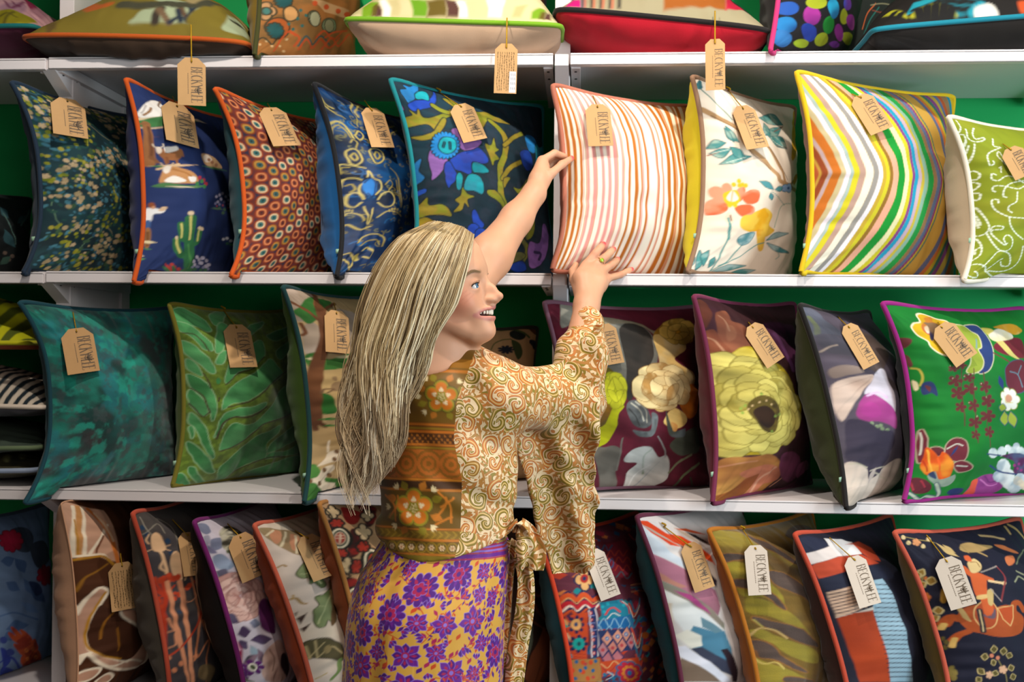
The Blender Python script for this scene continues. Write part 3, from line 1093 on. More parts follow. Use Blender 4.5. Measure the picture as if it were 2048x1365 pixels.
d #c8a878 136,444 141,444 135,439 155,460 160,459 154,455 235,482 242,482 235,477 272,463 281,463 272,458 193,475 199,475 192,470
N -
N #6a2c14 .6 7
b #b07c3c -11,73 0,153 2,208 51,223 165,207 297,211 457,147 481,73 445,12 527,-100 129,-21 -14,-9
b #c4785a 122,131 213,151 333,156 464,120 494,63 363,38 510,-46 317,-14 266,67
b #8a4c1c 3,33 113,50 190,95 282,108 267,23 284,-68
s #e0a888 0.0092 342,-6 308,79 416,132
s #d89a70 0.0073 7,183 82,186 207,185
s #e0a888 0.0064 480,27 539,69
N #6a2c4c .6 6
b #4a2034 417,194 549,206 666,165 737,81 666,35 496,90
b #8c4668 699,90 694,137 819,156 900,123 826,73 770,53
b #2c1012 649,-17 729,34 906,115 1466,159 965,-43 1110,-141
[mallow]
bg #4c4450
W 0.0046 8
N #3a3a44 .7 5
b #565866 6,991 130,979 130,921 185,887 185,850 73,826 11,834 3,893
s #6a7050 0.0130 28,929 41,886 28,842
b #504852 18,834 106,845 195,831 190,738 122,739 42,758
N #6a5a54 .6 5
b #3c3234 342,874 477,813 513,752 363,639 492,542 388,545 285,642 199,700
b #8a7870 17,668 77,687 168,674 187,646 84,635 20,626
s #c0ac9c 0.0065 15,759 69,783 114,792
N #d0bcb0 .5 6
b #a88e80 14,594 72,620 166,629 254,625 150,560 78,484 33,426 16,430 10,513
s #8c7468 0.0037 22,576 136,605 235,621
s #8c7468 0.0037 16,463 101,548 218,617
N #c9c4d0 .7 6
b #b4aab4 254,625 360,658 370,573 384,508 340,420 274,478 190,521 145,543
N #8a2a70 .6 9
b #98407c 90,465 140,526 192,530 263,488 343,428 351,339 280,363 200,389 129,399 90,423
b #a83c88 105,454 150,491 197,476 216,422 150,413
s #d0b0d0 0.0093 160,524 228,535 286,504
N #6a7a5a .6 12
d #8a9a78 155,383 168,381 155,372 187,365 202,363 188,355 226,348 242,346 228,337 269,338 287,336 272,328 212,366 227,364 212,356
N #302838 .6 5
b #3c3648 38,416 89,415 146,388 213,345 318,325 353,261 291,200 273,135 188,99 66,142 17,235 20,331
b #3c3648 79,342 208,304 309,241 313,189 250,138 180,85 138,150 182,208
N #c8b8ac .7 5
b #9c8c80 3,217 46,220 135,167 164,112 256,129 342,169 440,175 572,80 621,-10 737,-230 -26,-14 -5,115
b #b0a090 -1,138 55,145 155,98 287,59 218,14 7,31
s #6a7a4a 0.0056 166,153 240,156 353,150
s #6a7a4a 0.0056 200,138 323,95 389,70
s #6a7a4a 0.0046 133,175 74,205 29,216
s #c8b4ac 0.0046 2,88 60,96 143,92
l #3a3450 161,88 207,162 200,118 166,132
[chinois]
bg #0a7224
G #08602a .6 2.5
W 0.0025 14
O #e8dcc0 0.0058
N #a88010 .5 12
b #d0a81c 77,866 105,894 147,907 161,941 197,958 233,950 262,935 312,922 250,851 267,794 221,744 163,745 124,778 125,809 86,836
O -
b #c05a3c 149,899 203,921 236,899 190,838 143,842 125,864
b #e0d4c8 149,883 198,896 180,862 140,850
b #1c2c60 166,909 235,908 207,864 149,811 147,835 172,885
b #1c2c60 210,856 233,825 272,803 239,777 186,790
b #c06030 192,937 238,946 223,923 185,911
N -
O #e0d8b0 0.0033
b #24386c 399,900 488,911 513,869 506,792 457,709 403,660 343,667 405,824
b #8c9c34 294,904 398,909 428,875 449,850 423,791 390,774 400,725 377,676 317,650 277,658 318,707 338,772 330,847
O -
s #6a8a9a 0.0050 423,833 384,782
b #24386c 354,798 312,739 339,756
b #6c1c2c 517,792 613,836 795,843 843,799 785,735 639,744 552,759
N #d8c080 .5 10
b #b8ac50 516,895 597,887 620,828 671,761 712,728 613,752 560,818
b #d8d0c0 539,861 646,897 726,879 746,844 620,828 544,827
b #c08a20 617,905 765,921 884,880 775,861 691,888
N -
s #6a2430 0.0075 493,759 549,735 613,702
O #3a4a70 0.0033
b #5e2230 547,677 638,719 754,711 690,580 617,547 565,572 547,612
O -
s #5a7a8a 0.0058 582,661 648,645 662,580
s #5a7a8a 0.0050 648,645 705,695
O #8a9020 0.0033
f #d8d8d0 7 .25 0.00 550,515 623,515 547,454
O -
e #c08a70 545,519 571,519 542,498
s #c8b040 0.0033 516,531 524,498 572,499
O #24386c 0.0033
l #8c9c34 513,450 516,377 479,412 545,415
l #8c9c34 558,450 572,369 538,405 593,414
l #24386c 488,636 515,571 482,599 519,608
b #8c9c34 462,474 498,490 524,466 484,454
O -
s #5c2a2c 0.0042 259,705 235,609 228,498 225,380
s #5c2a2c 0.0042 324,675 294,546 287,419 292,291
s #5c2a2c 0.0042 383,659 375,546 369,418 385,265
f #5e2428 5 .6 0.01 198,671 237,673 193,652
f #5e2428 5 .6 0.02 254,689 288,690 249,670
f #5e2428 5 .65 0.00 200,609 245,609 196,577
f #5e2428 5 .65 0.01 209,546 250,546 205,510
f #5e2428 5 .65 0.00 215,475 245,475 211,447
f #5e2428 5 .6 0.01 284,626 322,626 279,602
f #5e2428 5 .65 0.00 281,570 325,570 275,538
f #5e2428 5 .65 0.01 284,482 318,482 279,447
f #5e2428 5 .65 0.01 287,395 333,394 287,363
f #5e2428 5 .65 0.00 284,331 313,331 283,304
f #5e2428 5 .6 0.01 377,579 417,579 370,546
f #5e2428 5 .65 0.00 379,506 429,506 372,471
f #5e2428 5 .65 0.01 374,426 438,426 378,391
f #5e2428 5 .65 0.00 384,345 427,345 381,313
d #c8c0a0 181,686 183,687 180,684 247,697 250,697 246,694 184,620 187,620 184,618 258,633 261,633 257,631 287,642 290,642 286,640 311,578 314,578 310,576 356,595 359,595 355,592 371,526 374,526 371,524 261,498 263,498 260,496 296,427 299,427 296,424
b #5e2a2c 0,805 14,814 46,809 25,777 5,761 0,783
b #5e2a2c 3,731 18,717 20,679 7,671 3,701
s #b0a040 0.0075 15,664 40,658 49,620 35,582
b #d8c8a0 11,604 26,597 28,567 14,559
b #24305e 42,590 80,602 100,576 98,530 73,545 36,537
b #5e2a2c 52,582 76,575 67,552
O #b8a890 0.0033
b #6a2430 8,283 11,350 25,365 41,311 42,228 17,208
b #6a2430 126,221 130,290 174,319 223,301 239,245 228,198 171,202
b #6a2430 185,185 228,198 294,170 289,146 228,141
b #5a2028 56,272 88,278 118,260 94,231
O -
s #d0ccc0 0.0050 16,350 24,290 19,245
s #d0ccc0 0.0050 132,267 176,288 209,278
s #d0ccc0 0.0050 204,175 267,167
l #24386c 155,226 185,279 175,249 164,257
N #f0a030 .7 12
b #d2500f 30,177 31,229 43,281 94,231 112,253 158,218 188,176 193,112 172,90 79,133
N -
s #f0b040 0.0058 44,266 59,204 89,147
s #e86020 0.0067 95,223 123,159 162,107
s #b03010 0.0050 33,214 64,158
b #8a9a8a 72,133 102,153 144,109 197,120 219,126 239,83 191,64 110,97
b #2c3a5c 73,141 94,154 125,115 98,122
b #5a1c28 0,120 38,130 106,90 124,48 37,51
s #9c2c3c 0.0067 5,111 30,69
s #9c2c3c 0.0050 50,113 81,78
s #3a4a60 0.0183 12,54 93,11 128,23 217,1 176,49 141,86
s #aab4a0 0.0108 12,54 93,11 128,23 217,1 176,49 141,86
N #5a1c60 .5 10
b #8c3a80 391,3 372,58 388,100 464,119 560,96 608,43 592,7 537,-12 478,-21
N -
b #d0503c 391,3 380,40 359,84 396,91 436,38 467,-10
s #c070b0 0.0050 419,90 507,53 564,61
s #5a1c60 0.0050 439,106 503,71 555,87
b #1c2c5c 260,23 271,47 337,42 356,6 325,-2
N #3a6a8a .5 14
d #c8d0d0 421,232 464,231 434,205 497,239 539,238 507,212 591,238 632,238 600,211 656,238 700,238 664,211
d #d8dcdc 615,267 644,267 620,248 545,255 575,254 550,236
b #4c1c48 505,218 688,222 746,114 636,121 622,180 536,205
d #d0d4d4 543,163 599,163 564,125 593,112 649,112 621,73 706,70 764,73 738,31 635,69 690,70 672,29
d #c0c8cc 543,104 587,104 568,70 719,88 773,90 743,54 692,44 738,46 729,9
d #d8c8b0 701,79 737,80 719,53 768,56 808,58 788,31
N -
s #24386c 0.0067 372,229 492,218
s #24386c 0.0083 430,165 538,130 666,113
d #8a2a70 628,163 639,163 631,155 663,171 675,172 666,164 660,146 672,146 664,139 697,138 710,139 701,131
[bluefloral]
bg #6a84a8
G #5c7498 .6 4
N #2c3850 .5 8
b #3c4858 487,915 649,913 689,843 595,773 471,802
b #3a4454 643,808 815,797 856,682 625,662 583,733
N -
l #44608c 275,756 420,757 333,719 349,777
l #44608c 420,757 476,656 396,700 513,721
l #44608c 271,636 391,567 303,580 352,625
l #4c6894 444,630 526,511 436,566 523,578
l #44608c 256,361 469,345 368,327 336,401
l #44608c 256,301 344,331 328,284 268,347
l #5a78a4 379,497 576,395 458,429 499,465
l #3c5680 494,559 688,436 535,486 630,514
s #44608c 0.0090 220,447 319,448 450,401 557,357
O #5a1020 0.0045
N #6a0c20 .6 16
f #a8183c 9 .25 0.00 455,857 563,841 410,794
f #a01838 7 .3 0.00 719,602 858,574 693,543
O -
f #b85028 11 .25 0.00 589,120 752,75 859,-127
d #8c3418 550,143 618,123 587,103 674,73 742,54 730,10
d #d87838 484,183 514,175 498,164 566,171 602,161 581,152 685,81 722,71 706,59 567,104 604,93 590,82
N -
b #24345c 487,602 603,570 640,510 548,507
s #28388c 0.0101 276,167 352,176 579,23
b #28388c 242,255 300,230 366,151 331,120
b #2c3c90 337,78 445,75 902,-189 1226,-460 1007,-447 827,-433
d #34448c 256,301 285,294 262,278 334,211 367,203 347,186
[brownabstract]
bg #47240c
N #b98c74 .5 4
p #c49a80 -48,1028 162,961 255,940 257,856 216,677 150,700 64,743 -5,732 -9,843
N -
b #c08850 66,965 126,962 80,870 38,733 10,736 29,872
s #e8d8c0 0.0115 72,971 40,904 17,835 2,743
s #e8d8c0 0.0101 122,962 77,870 58,807 42,739
s #b07a1c 0.0051 44,904 28,834 18,741
s #e8d8c0 0.0101 218,867 153,812 88,760 62,737
s #6a3a20 0.0072 168,817 120,769 93,733
s #c8702c 0.0144 154,954 197,876 211,792 205,672
s #d8b898 0.0072 178,932 205,861 216,785
s #e8d8c0 0.0101 -8,732 35,733 128,729 152,707
s #a8761c 0.0101 -3,717 49,722 133,719 179,670
s #8a5c14 0.0065 -2,575 28,630 76,653 144,681
O #e8dac4 0.0108
N #c49a84 .5 4
b #b48a74 -12,494 0,467 17,499 45,541 79,571 106,553 79,515 46,467 31,411 22,348 36,297 95,253 237,181 269,189 329,257 385,215 444,117 252,150 114,216 36,291 3,285 -17,270
N -
O -
b #3c1c08 31,411 51,460 84,495 132,459 194,431 307,350 338,261 269,189 156,226 57,289 31,345
s #b07c18 0.0065 106,553 57,483 31,441 22,372 35,314 94,259 200,211
s #8a5812 0.0065 139,451 94,412 83,341
s #8a5812 0.0051 158,369 171,259
O #e8dac4 0.0087
b #b88c74 184,446 218,451 313,388 320,326 238,380 193,418
d #c09480 292,528 318,523 289,511
b #b88c74 -9,204 20,216 83,203 57,178 -2,182
b #b88c74 85,147 140,159 175,134 147,123
O -
s #e8dac4 0.0101 -17,270 5,290 36,291
s #e8dac4 0.0087 134,197 185,186 273,182 415,132
[teasel]
bg #45403e
G #38343c .7 4
d #1c3450 22,911 35,909 16,897 26,875 38,873 21,862 115,828 129,825 107,814 98,767 111,764 93,754 5,838 14,836 3,826
d #1c3450 73,481 82,478 72,472 72,315 81,312 71,307 95,552 104,549 94,543 46,580 53,578 45,571
s #8a8478 0.0029 41,968 38,901 51,872
s #8a8478 0.0029 10,877 121,922 128,869
s #8a8478 0.0029 154,950 194,899 165,805
W 0.0007 20
b #d8b088 42,859 78,879 96,859 93,817 87,790 52,782 29,800
s #d8b088 0.0037 38,873 17,849 22,828
s #d8b088 0.0029 29,800 4,793
s #d8b088 0.0029 87,804 117,806
s #d8b088 0.0029 81,791 100,780
b #d8b088 77,730 105,766 135,767 152,721 134,662 110,627 77,649 67,692
s #d8b088 0.0037 162,726 153,671 127,623
s #d8b088 0.0066 55,782 52,729 49,676
s #d8b088 0.0044 45,684 30,707 49,736
s #b03418 0.0088 12,509 32,584 32,648
s #b03418 0.0059 25,574 7,644
s #b03418 0.0059 25,574 1,609
s #b03418 0.0059 25,574 -2,573
s #b03418 0.0051 25,574 74,610
s #b03418 0.0051 25,574 72,572
s #b03418 0.0044 25,574 51,540
d #b83c1c 34,654 45,651 31,640 56,661 70,658 53,646 76,643 90,639 72,628 95,645 110,641 91,630 23,648 34,645 21,633 5,657 13,654 3,643
d #b83c1c 3,570 8,568 2,558 7,530 15,527 6,518 58,550 69,547 56,538 83,562 96,558 82,549 128,582 142,579 125,570 145,591 160,588 142,579 57,641 68,638 55,629 7,556 14,553 5,544
d #b83c1c 185,602 198,599 182,593 195,586 209,583 193,577 67,573 75,571 66,565 0,634 3,633 0,626
s #b03418 0.0088 12,509 8,455 -2,386 -13,308
s #d08c68 0.0088 48,637 47,554 47,451 53,323 96,144
s #d08c68 0.0117 99,623 100,498 98,369 105,240 125,132
s #c07a54 0.0066 209,562 189,438 162,347 130,230
s #c07a54 0.0051 162,655 167,545 176,408
s #d08c68 0.0037 105,523 137,513 172,530 167,545
s #b03c20 0.0073 -13,302 19,307 88,341 158,388 206,480
s #c07a54 0.0066 221,294 156,239 121,252
s #c07a54 0.0051 193,403 231,284 226,196 244,87
b #d08c68 39,397 55,410 61,370 47,319 38,342
s #d08c68 0.0044 40,403 20,468
s #d08c68 0.0044 16,407 46,407
s #d08c68 0.0051 39,391 33,344 9,337
d #c8805c 51,247 64,242 51,235 21,231 32,226 20,220 -2,217 4,214 -3,206 -12,259 -6,255 -13,248
d #c8805c 5,293 11,290 5,285 -5,196 -1,193 -6,188 143,248 155,243 142,239
b #7a6848 172,184 254,167 340,101 302,67 173,134
[purplefloral]
bg #c4bcc8
N #5a5a74 .6 9
b #8890a8 10,976 85,971 77,930 24,915
b #c8c4d0 11,903 40,905 19,865 2,863
b #8a94ac 34,883 93,881 77,838 32,826 19,850
b #7a7494 7,861 29,834 32,812 5,820
b #8c9cb4 12,797 51,800 81,741 38,719 7,744
N #c8c4b0 .8 20
b #3c382c 111,910 193,941 244,923 255,876 244,826 194,773 134,772 87,740 83,799 71,839
N -
s #b8b498 0.0037 112,901 189,923 230,899
s #b8b498 0.0037 101,871 158,885 192,854 198,812
s #b8b498 0.0037 86,828 135,841 145,800
d #5c6040 81,807 90,805 76,798 96,796 105,794 91,787
N #3c384c .5 9
l #5e5a70 1,727 39,671 8,683 37,725
F #b07c78 #e2c0b4 4 9 65,580 184,541 39,468
N #b88c88 .6 6
N -
s #b08078 0.0052 67,607 88,572 73,537
s #b08078 0.0044 65,580 100,589 141,576
s #e0c0b8 0.0059 6,618 47,641 67,607
s #e0c0b8 0.0059 10,537 49,539 76,502
s #a8746c 0.0037 38,604 57,570 33,539
N #3c1440 .6 7
b #5c2058 132,502 167,532 205,507 209,407 193,343 140,377 118,425
l #56506c -3,520 32,461 2,473 21,509
l #544c6c 14,412 73,403 42,385 40,441
l #544c6c 59,364 172,324 105,320 113,370
l #8a98b0 68,445 124,416 88,411 102,451
l #9ab0c0 48,343 66,270 40,306 73,307
l #544c6c 5,353 46,363 30,333 17,383
N #c8a0b0 .6 12
b #8c1c4c -7,445 2,426 6,390 16,346 3,285 -10,276 -11,340
s #d0a0b8 0.0044 -4,424 2,380 6,339
s #b82040 0.0067 -7,355 -4,303 -1,275
l #3c3848 5,271 75,285 44,256 29,300
l #3a3046 73,312 124,207 74,259 115,262
N #b08c84 .5 6
b #c4a498 89,215 111,275 169,299 224,298 275,216 329,84 216,100 104,153
N -
b #2c1c28 240,221 289,205 356,77 249,154
s #8a6a60 0.0044 148,280 184,215 163,172
f #5c1c6c 7 .5 0.00 42,241 106,211 38,206
e #e0dccc 42,241 62,231 40,222
e #3c4a2c 42,241 53,235 41,230
f #4c1c5c 6 .5 0.00 3,228 32,212 1,205
b #4c5440 -19,233 24,192 41,174 -19,211
[acorn]
bg #c8b898
G #bcaab0 .5 3
N #8a7a5a .6 12
b #8a7050 16,970 85,967 143,951 219,931 256,888 167,797 112,802 71,841 44,884 23,919
N -
b #b07858 84,950 140,934 64,873 45,907
b #b07858 180,910 212,887 162,822 111,833
b #a06c50 265,886 314,857 229,824 204,838
s #c8b898 0.0073 34,925 100,948
s #c8b898 0.0073 68,857 173,929
s #c8b898 0.0073 124,807 204,897
s #8a6a30 0.0044 7,759 27,765 37,755
s #8a6a30 0.0051 5,599 24,596 40,565 53,556
d #a07c30 19,611 23,610 18,606 14,600 18,599 13,595
O #3c3c20 0.0029
N #8a9468 .6 10
b #566238 60,706 92,732 132,751 155,737 150,693 168,643 169,613 143,607 123,642 102,642 103,671 74,680
b #5a683c 69,515 99,531 100,572 143,571 199,589 195,534 175,462 152,422 122,447 93,424 65,436 65,483
O -
s #b0b080 0.0036 189,564 130,513 73,446
s #b0b080 0.0036 77,700 124,686 151,626
s #b0b080 0.0029 130,513 97,525
N #503820 .5 10
b #6c5030 189,621 234,623 228,552 164,431 127,417 166,501
N -
p #38241c 5,506 41,514 14,475
p #38241c 6,453 49,463 14,435
p #38241c 6,532 14,534 7,518
O #2c2418 0.0029
b #4a4228 5,383 35,384 90,365 126,336 159,303 161,232 84,270 30,304 2,315
O -
s #a89468 0.0036 6,369 12,308
s #a89468 0.0036 39,376 39,298
s #a89468 0.0036 5,312 74,352
s #a89468 0.0036 39,298 107,318 154,266
e #7c6a44 85,315 97,302 71,302
s #6c8048 0.0146 143,239 132,193 88,174
s #a08a50 0.0036 14,212 29,210 61,212
s #a08a50 0.0036 -9,229 -4,219
[kilim]
bg #a8825c
N #1c1410 .85 26
b #8c1c14 148,960 210,948 259,919 163,870 108,890
b #7c1c14 300,962 408,929 312,865 224,848
b #8c1c14 98,843 154,828 88,731 32,729
b #7c1810 2,633 41,614 38,559 1,579
b #8c1c14 11,907 40,883 6,843
N -
O #1c1810 0.0096
e #d8c8a8 30,814 70,808 14,768
O -
e #16241c 30,814 62,809 16,776
e #d0b898 30,814 54,810 19,784
e #982c20 30,814 51,811 20,788
s #d8b898 0.0034 22,827 48,823
s #d8b898 0.0034 17,815 42,811
s #d8b898 0.0034 38,834 21,792
O #1c1810 0.0082
e #d8c8a8 131,685 171,676 108,632
O -
e #16241c 131,685 163,678 112,643
e #982c20 132,684 155,679 118,653
O #1c1810 0.0082
e #d8c8a8 16,542 39,534 9,501
O -
e #16241c 16,542 34,535 10,509
e #982c20 16,542 30,537 11,516
O #241a14 0.0062
f #c8aa80 4 .5 0.01 20,688 44,682 12,654
f #c8aa80 4 .5 0.01 67,944 111,940 41,911
f #c8aa80 4 .5 0.01 175,826 226,818 146,788
f #c8aa80 4 .5 0.00 289,899 334,892 253,873
f #9c2c1c 6 .4 0.00 49,886 85,882 39,867
f #9c2c1c 6 .4 0.00 53,674 72,669 44,644
f #9c2c1c 6 .4 0.00 16,746 36,741 12,728
f #9c2c1c 6 .4 0.00 124,758 152,752 110,733
O -
s #20160f 0.0048 23,971 38,918 5,888
s #20160f 0.0048 1,664 18,639 -1,629
s #20160f 0.0048 84,778 131,783 141,761
[rustbrown]
bg #3c2418
G #241410 .7 6
s #7c4426 0.0073 264,569 290,514 344,516
s #6a7060 0.0218 208,369 187,295 156,226
b #5c5448 61,386 88,390 81,315 54,305
s #b89c80 0.0058 54,350 68,319 53,231
s #6a3820 0.0065 263,479 301,414 341,377
s #6a3820 0.0058 224,420 260,376 334,330
b #7c4024 194,227 297,319 334,323 536,12 187,112
[abstract]
bg #c9c2c0
N #b8c0cc .7 4
p #d0d4d8 -7,951 22,934 142,711 142,711 -18,815
p #c4ccd4 -9,922 121,776 142,711 -13,821
N -
p #c83c10 -2,974 63,967 128,899 190,837 180,824 103,841 40,907
p #a89c90 0,957 53,926 131,853 195,823 165,825 84,880
p #d8480f 128,899 196,883 260,838 312,773 307,721 277,750 197,803 151,858
p #b8a898 194,930 250,900 296,855 315,799 250,866
p #201a20 250,900 307,882 349,836 335,831 293,869
p #c8501c 195,923 276,919 330,900 372,875 287,897
p #2c1c2c 232,696 254,694 270,653 249,611 234,644
p #e0d4c8 237,767 300,735 267,647 235,702
N #7c5460 .7 3
p #a4687c -11,815 48,768 139,705 236,600 238,523 210,477 109,559 40,641 -6,688
N -
p #b07868 -7,724 43,671 99,634 64,632 5,669
N #6a8474 .5 4
p #82786c -7,682 29,654 81,618 166,533 240,435 231,405 134,513 50,585 -9,641
p #9c3c74 36,623 97,598 156,522 168,489 87,562
N #d8dce0 .6 3
p #d4d4d0 -9,641 50,585 133,507 230,398 246,321 128,355 31,433 -7,546
N -
p #c8b8a4 -7,569 15,566 2,438 -7,417 -8,505
N #2c6c8c .7 3
p #6c98ac 72,449 152,412 230,398 252,307 258,212 158,263 47,353 47,418
p #9aa89c 115,485 172,445 223,400 177,395 110,437
N -
p #34384c 46,347 101,342 158,294 229,249 291,155 193,207 94,289
p #26141f 190,312 229,311 269,254 328,126 281,136 221,251
p #dcd8cc -2,416 45,436 97,397 101,348 51,346
p #b8b8b4 -13,412 -3,410 21,370 -14,371
p #d4d4e0 -15,366 29,362 83,303 176,217 281,136 204,152 79,251 7,314
N #5c4838 .6 5
p #8c7868 -16,354 7,314 79,251 204,152 -26,211
N -
p #d8ccc0 -17,349 7,314 6,303 -18,314
[golden]
bg #6c5010
W 0.0068 9
N #8c7a20 .8 7
b #74580f 5,976 151,986 242,961 249,901 138,877 3,858
b #8a7a1c 6,811 79,809 119,767 160,684 205,612 182,554 103,622 11,637 1,721
b #827018 25,629 115,601 211,531 309,425 351,352 227,436 107,524 30,546 8,580
b #8c7c20 0,468 47,467 118,418 226,369 348,312 350,244 201,294 75,392 22,433
b #8a7a20 -2,331 60,294 200,215 285,157 -4,217
b #5a4010 259,915 345,857 417,757 448,628 413,522 334,640 247,731 196,776
N #2c1c10 .6 8
b #3c2818 762,960 928,872 728,764 591,809 559,893 528,934
O #8a5a1c 0.0041
W 0.0054 20
N #43302a .6 16
b #4e3c34 -3,845 33,857 102,850 96,829 39,824 0,815
b #4e3c34 -3,715 32,725 92,709 136,659 187,587 189,554 119,614 64,665 14,688
b #4e3c34 182,756 275,742 340,680 383,607 413,522 334,598 250,648 180,695
b #4e3c34 32,533 92,513 172,476 275,429 370,336 267,363 171,410 91,461 44,499
b #4e3c34 -3,418 41,411 83,372 114,322 199,261 296,205 199,235 74,310 19,333 0,374
b #4e3c34 231,976 273,944 332,902 386,846 439,776 398,780 328,851 258,907
b #4e3c34 119,212 219,192 352,145 137,186
O -
N -
W 0.0000 1
s #c0a060 0.0061 2,442 29,470 59,472 113,451 163,405
s #a89848 0.0048 30,520 55,479
s #c0a858 0.0048 -3,393 -1,337 28,300 84,295 121,256
e #7c4c18 9,353 13,334 5,350
[navyblock]
bg #1c1c2c
p #20243a 3,964 93,980 178,958 172,918 2,879
p #d4c8c4 2,879 172,918 198,963 368,930 345,861 163,859 28,827 2,820
p #d4d0d0 198,963 312,951 356,916 346,864 163,859 178,928
N #a83c20 .5 4
p #b4442a 0,811 28,827 163,859 341,859 413,800 243,797 79,761 13,747
p #b4442a 289,921 450,927 486,882 441,807 380,823 351,866 356,916
N -
p #1c2034 12,743 139,776 322,795 465,785 488,706 331,722 151,701 16,676
p #caa890 16,676 153,705 161,581 144,583 20,545
p #8ca8b8 285,717 355,719 387,641 389,510 378,308 458,145 216,182 180,380 185,565
p #c8bcb0 20,549 197,582 195,564 25,544
N #8c2c12 .5 4
p #ae3f16 22,545 95,562 190,564 187,460 192,334 218,181 50,215 30,361
N -
s #2a2630 0.0046 21,663 144,687
s #2a2630 0.0046 19,645 145,671
s #2a2630 0.0046 19,630 146,654
s #2a2630 0.0046 19,613 148,639
s #2a2630 0.0046 19,597 150,622
s #2a2630 0.0046 19,582 152,606
s #2a2630 0.0046 20,566 151,589
s #2a2630 0.0046 279,694 393,682
s #2a2630 0.0046 267,669 395,657
s #2a2630 0.0046 257,645 394,631
s #2a2630 0.0046 250,621 395,606
s #2a2630 0.0046 245,597 395,581
s #2a2630 0.0046 212,576 397,555
s #2a2630 0.0046 191,553 397,530
s #2a2630 0.0046 189,529 396,505
s #2a2630 0.0046 189,504 390,481
s #2a2630 0.0046 188,480 382,457
s #2a2630 0.0046 187,456 377,432
s #2a2630 0.0046 185,432 377,407
s #2a2630 0.0046 183,408 381,382
s #2a2630 0.0046 181,384 385,357
s #2a2630 0.0046 182,359 385,332
s #2a2630 0.0046 183,335 384,307
s #2a2630 0.0046 187,310 391,281
s #2a2630 0.0046 191,285 406,254
s #2a2630 0.0046 197,260 421,228
s #2a2630 0.0046 204,235 435,201
s #2a2630 0.0046 211,209 448,174
[archer]
bg #151528
s #8a7a48 0.0056 43,969 105,956 159,949 191,941
d #c8b080 44,933 57,934 35,920 106,918 119,919 95,905 39,964 53,964 28,950 183,960 198,960 166,947
f #cc8a5c 5 .35 0.00 90,939 113,940 71,917
l #b89c68 202,941 253,864 195,885 233,907
l #b89c68 233,931 252,883 226,899 258,915
s #8a7a48 0.0047 -1,708 21,764
O #d0bc84 0.0028
l #8a6a2c 7,754 31,792 25,766 11,780
l #8a6a2c 3,745 2,772 12,766 -5,750
l #8a6a2c 24,737 57,730 31,715 49,752
l #8a6a2c 5,727 6,700 -2,705 17,722
l #8a6a2c -6,789 -17,752 -18,773 -6,767
l #8a6a2c -5,681 -10,698 -1,702 -14,678
O -
d #c46a2c 0,740 4,740 -1,731 24,746 30,747 21,737
f #cc7030 5 .35 0.00 2,650 13,651 -1,627
s #8a7a48 0.0047 -2,628 -1,583 12,576
O #d0bc84 0.0028
l #8a6a2c 8,580 35,585 19,565 24,600
l #8a6a2c 5,557 9,531 1,534 16,554
O -
b #d0884c -8,900 -8,871 -21,851
b #b08430 37,639 67,694 70,667 50,621
b #a08454 322,920 410,936 482,921 563,905 477,893 385,884 308,892
s #a08454 0.0075 402,888 432,862
s #a08454 0.0075 308,901 337,886
s #b09468 0.0112 561,964 630,953 700,931
b #b8683c 598,912 661,897 720,853 651,869 597,898
s #a08454 0.0131 849,984 892,947 930,894
s #a08454 0.0093 810,981 801,945
b #c06a40 582,847 651,846 623,815 552,802 546,821
s #6a7058 0.0056 628,805 725,843 813,859
s #8a8a70 0.0075 504,721 567,744 618,722
s #8a8a70 0.0075 582,771 632,749
N #7c3414 .5 8
b #b4501f 77,550 111,595 185,613 256,593 374,606 428,575 490,534 461,479 388,446 240,445 155,467 104,486
s #b4501f 0.0280 81,541 57,550 26,514
s #b4501f 0.0224 102,477 63,460 40,434
s #b4501f 0.0280 407,539 428,603 482,609 509,570
N -
s #c8a058 0.0140 26,514 12,491
s #c8a058 0.0140 47,442 29,403
b #b8945c 80,613 97,622 118,568 130,527 98,550
O #d0a86c 0.0037
p #a8431c 300,591 418,599 384,540 345,500 308,535
b #9c3f1c 182,604 260,639 288,591 241,510 178,494 153,549
O -
s #2c2428 0.0187 188,585 180,540 170,476
s #c8b080 0.0037 188,585 180,540 170,476
s #5c4854 0.0149 209,557 245,547 267,583
b #bc5426 233,770 293,778 317,749 289,684 267,583 209,557 216,640 201,668
b #c8a468 206,659 278,666 271,648 201,640
s #bc5426 0.0224 222,807 230,779 247,760
s #bc5426 0.0224 301,759 345,739
s #d0b084 0.0121 331,734 409,719
d #d0b084 415,718 428,718 409,708
b #c8ac78 272,835 331,853 346,824 300,787 250,779 251,807
s #7c5c30 0.0037 288,835 322,834 320,810
b #c4542c 285,868 313,868 299,839 271,845
b #b89c64 289,684 329,683 277,610 254,620
s #7c2c30 0.0065 441,807 441,753 397,689 348,626
s #9c9088 0.0047 307,782 441,807
s #9c9088 0.0037 317,693 348,626
O #c4ac74 0.0028
l #584c24 202,363 204,400 220,382 186,381
l #584c24 259,350 265,386 280,366 244,370
l #584c24 167,342 138,348 155,361 149,330
l #584c24 185,308 210,316 203,297 191,327
l #584c24 293,329 305,357 317,337 281,349
l #584c24 120,285 146,255 122,261 143,280
l #584c24 128,238 111,221 110,241 130,218
l #584c24 290,272 327,279 313,261 304,290
l #584c24 303,223 340,230 330,211 313,242
l #584c24 203,241 213,268 223,249 194,260
O -
s #8a7a48 0.0037 226,324 256,275 284,201
f #d0a080 5 .35 0.00 256,270 283,268 255,247
f #d0a080 5 .35 0.00 174,248 195,246 175,227
d #cc7a5c 224,335 237,335 224,324 188,349 200,348 188,338
d #7c6c34 15,292 25,292 13,276 24,274 36,273 23,258 7,266 16,266 5,250 16,248 27,247 14,232
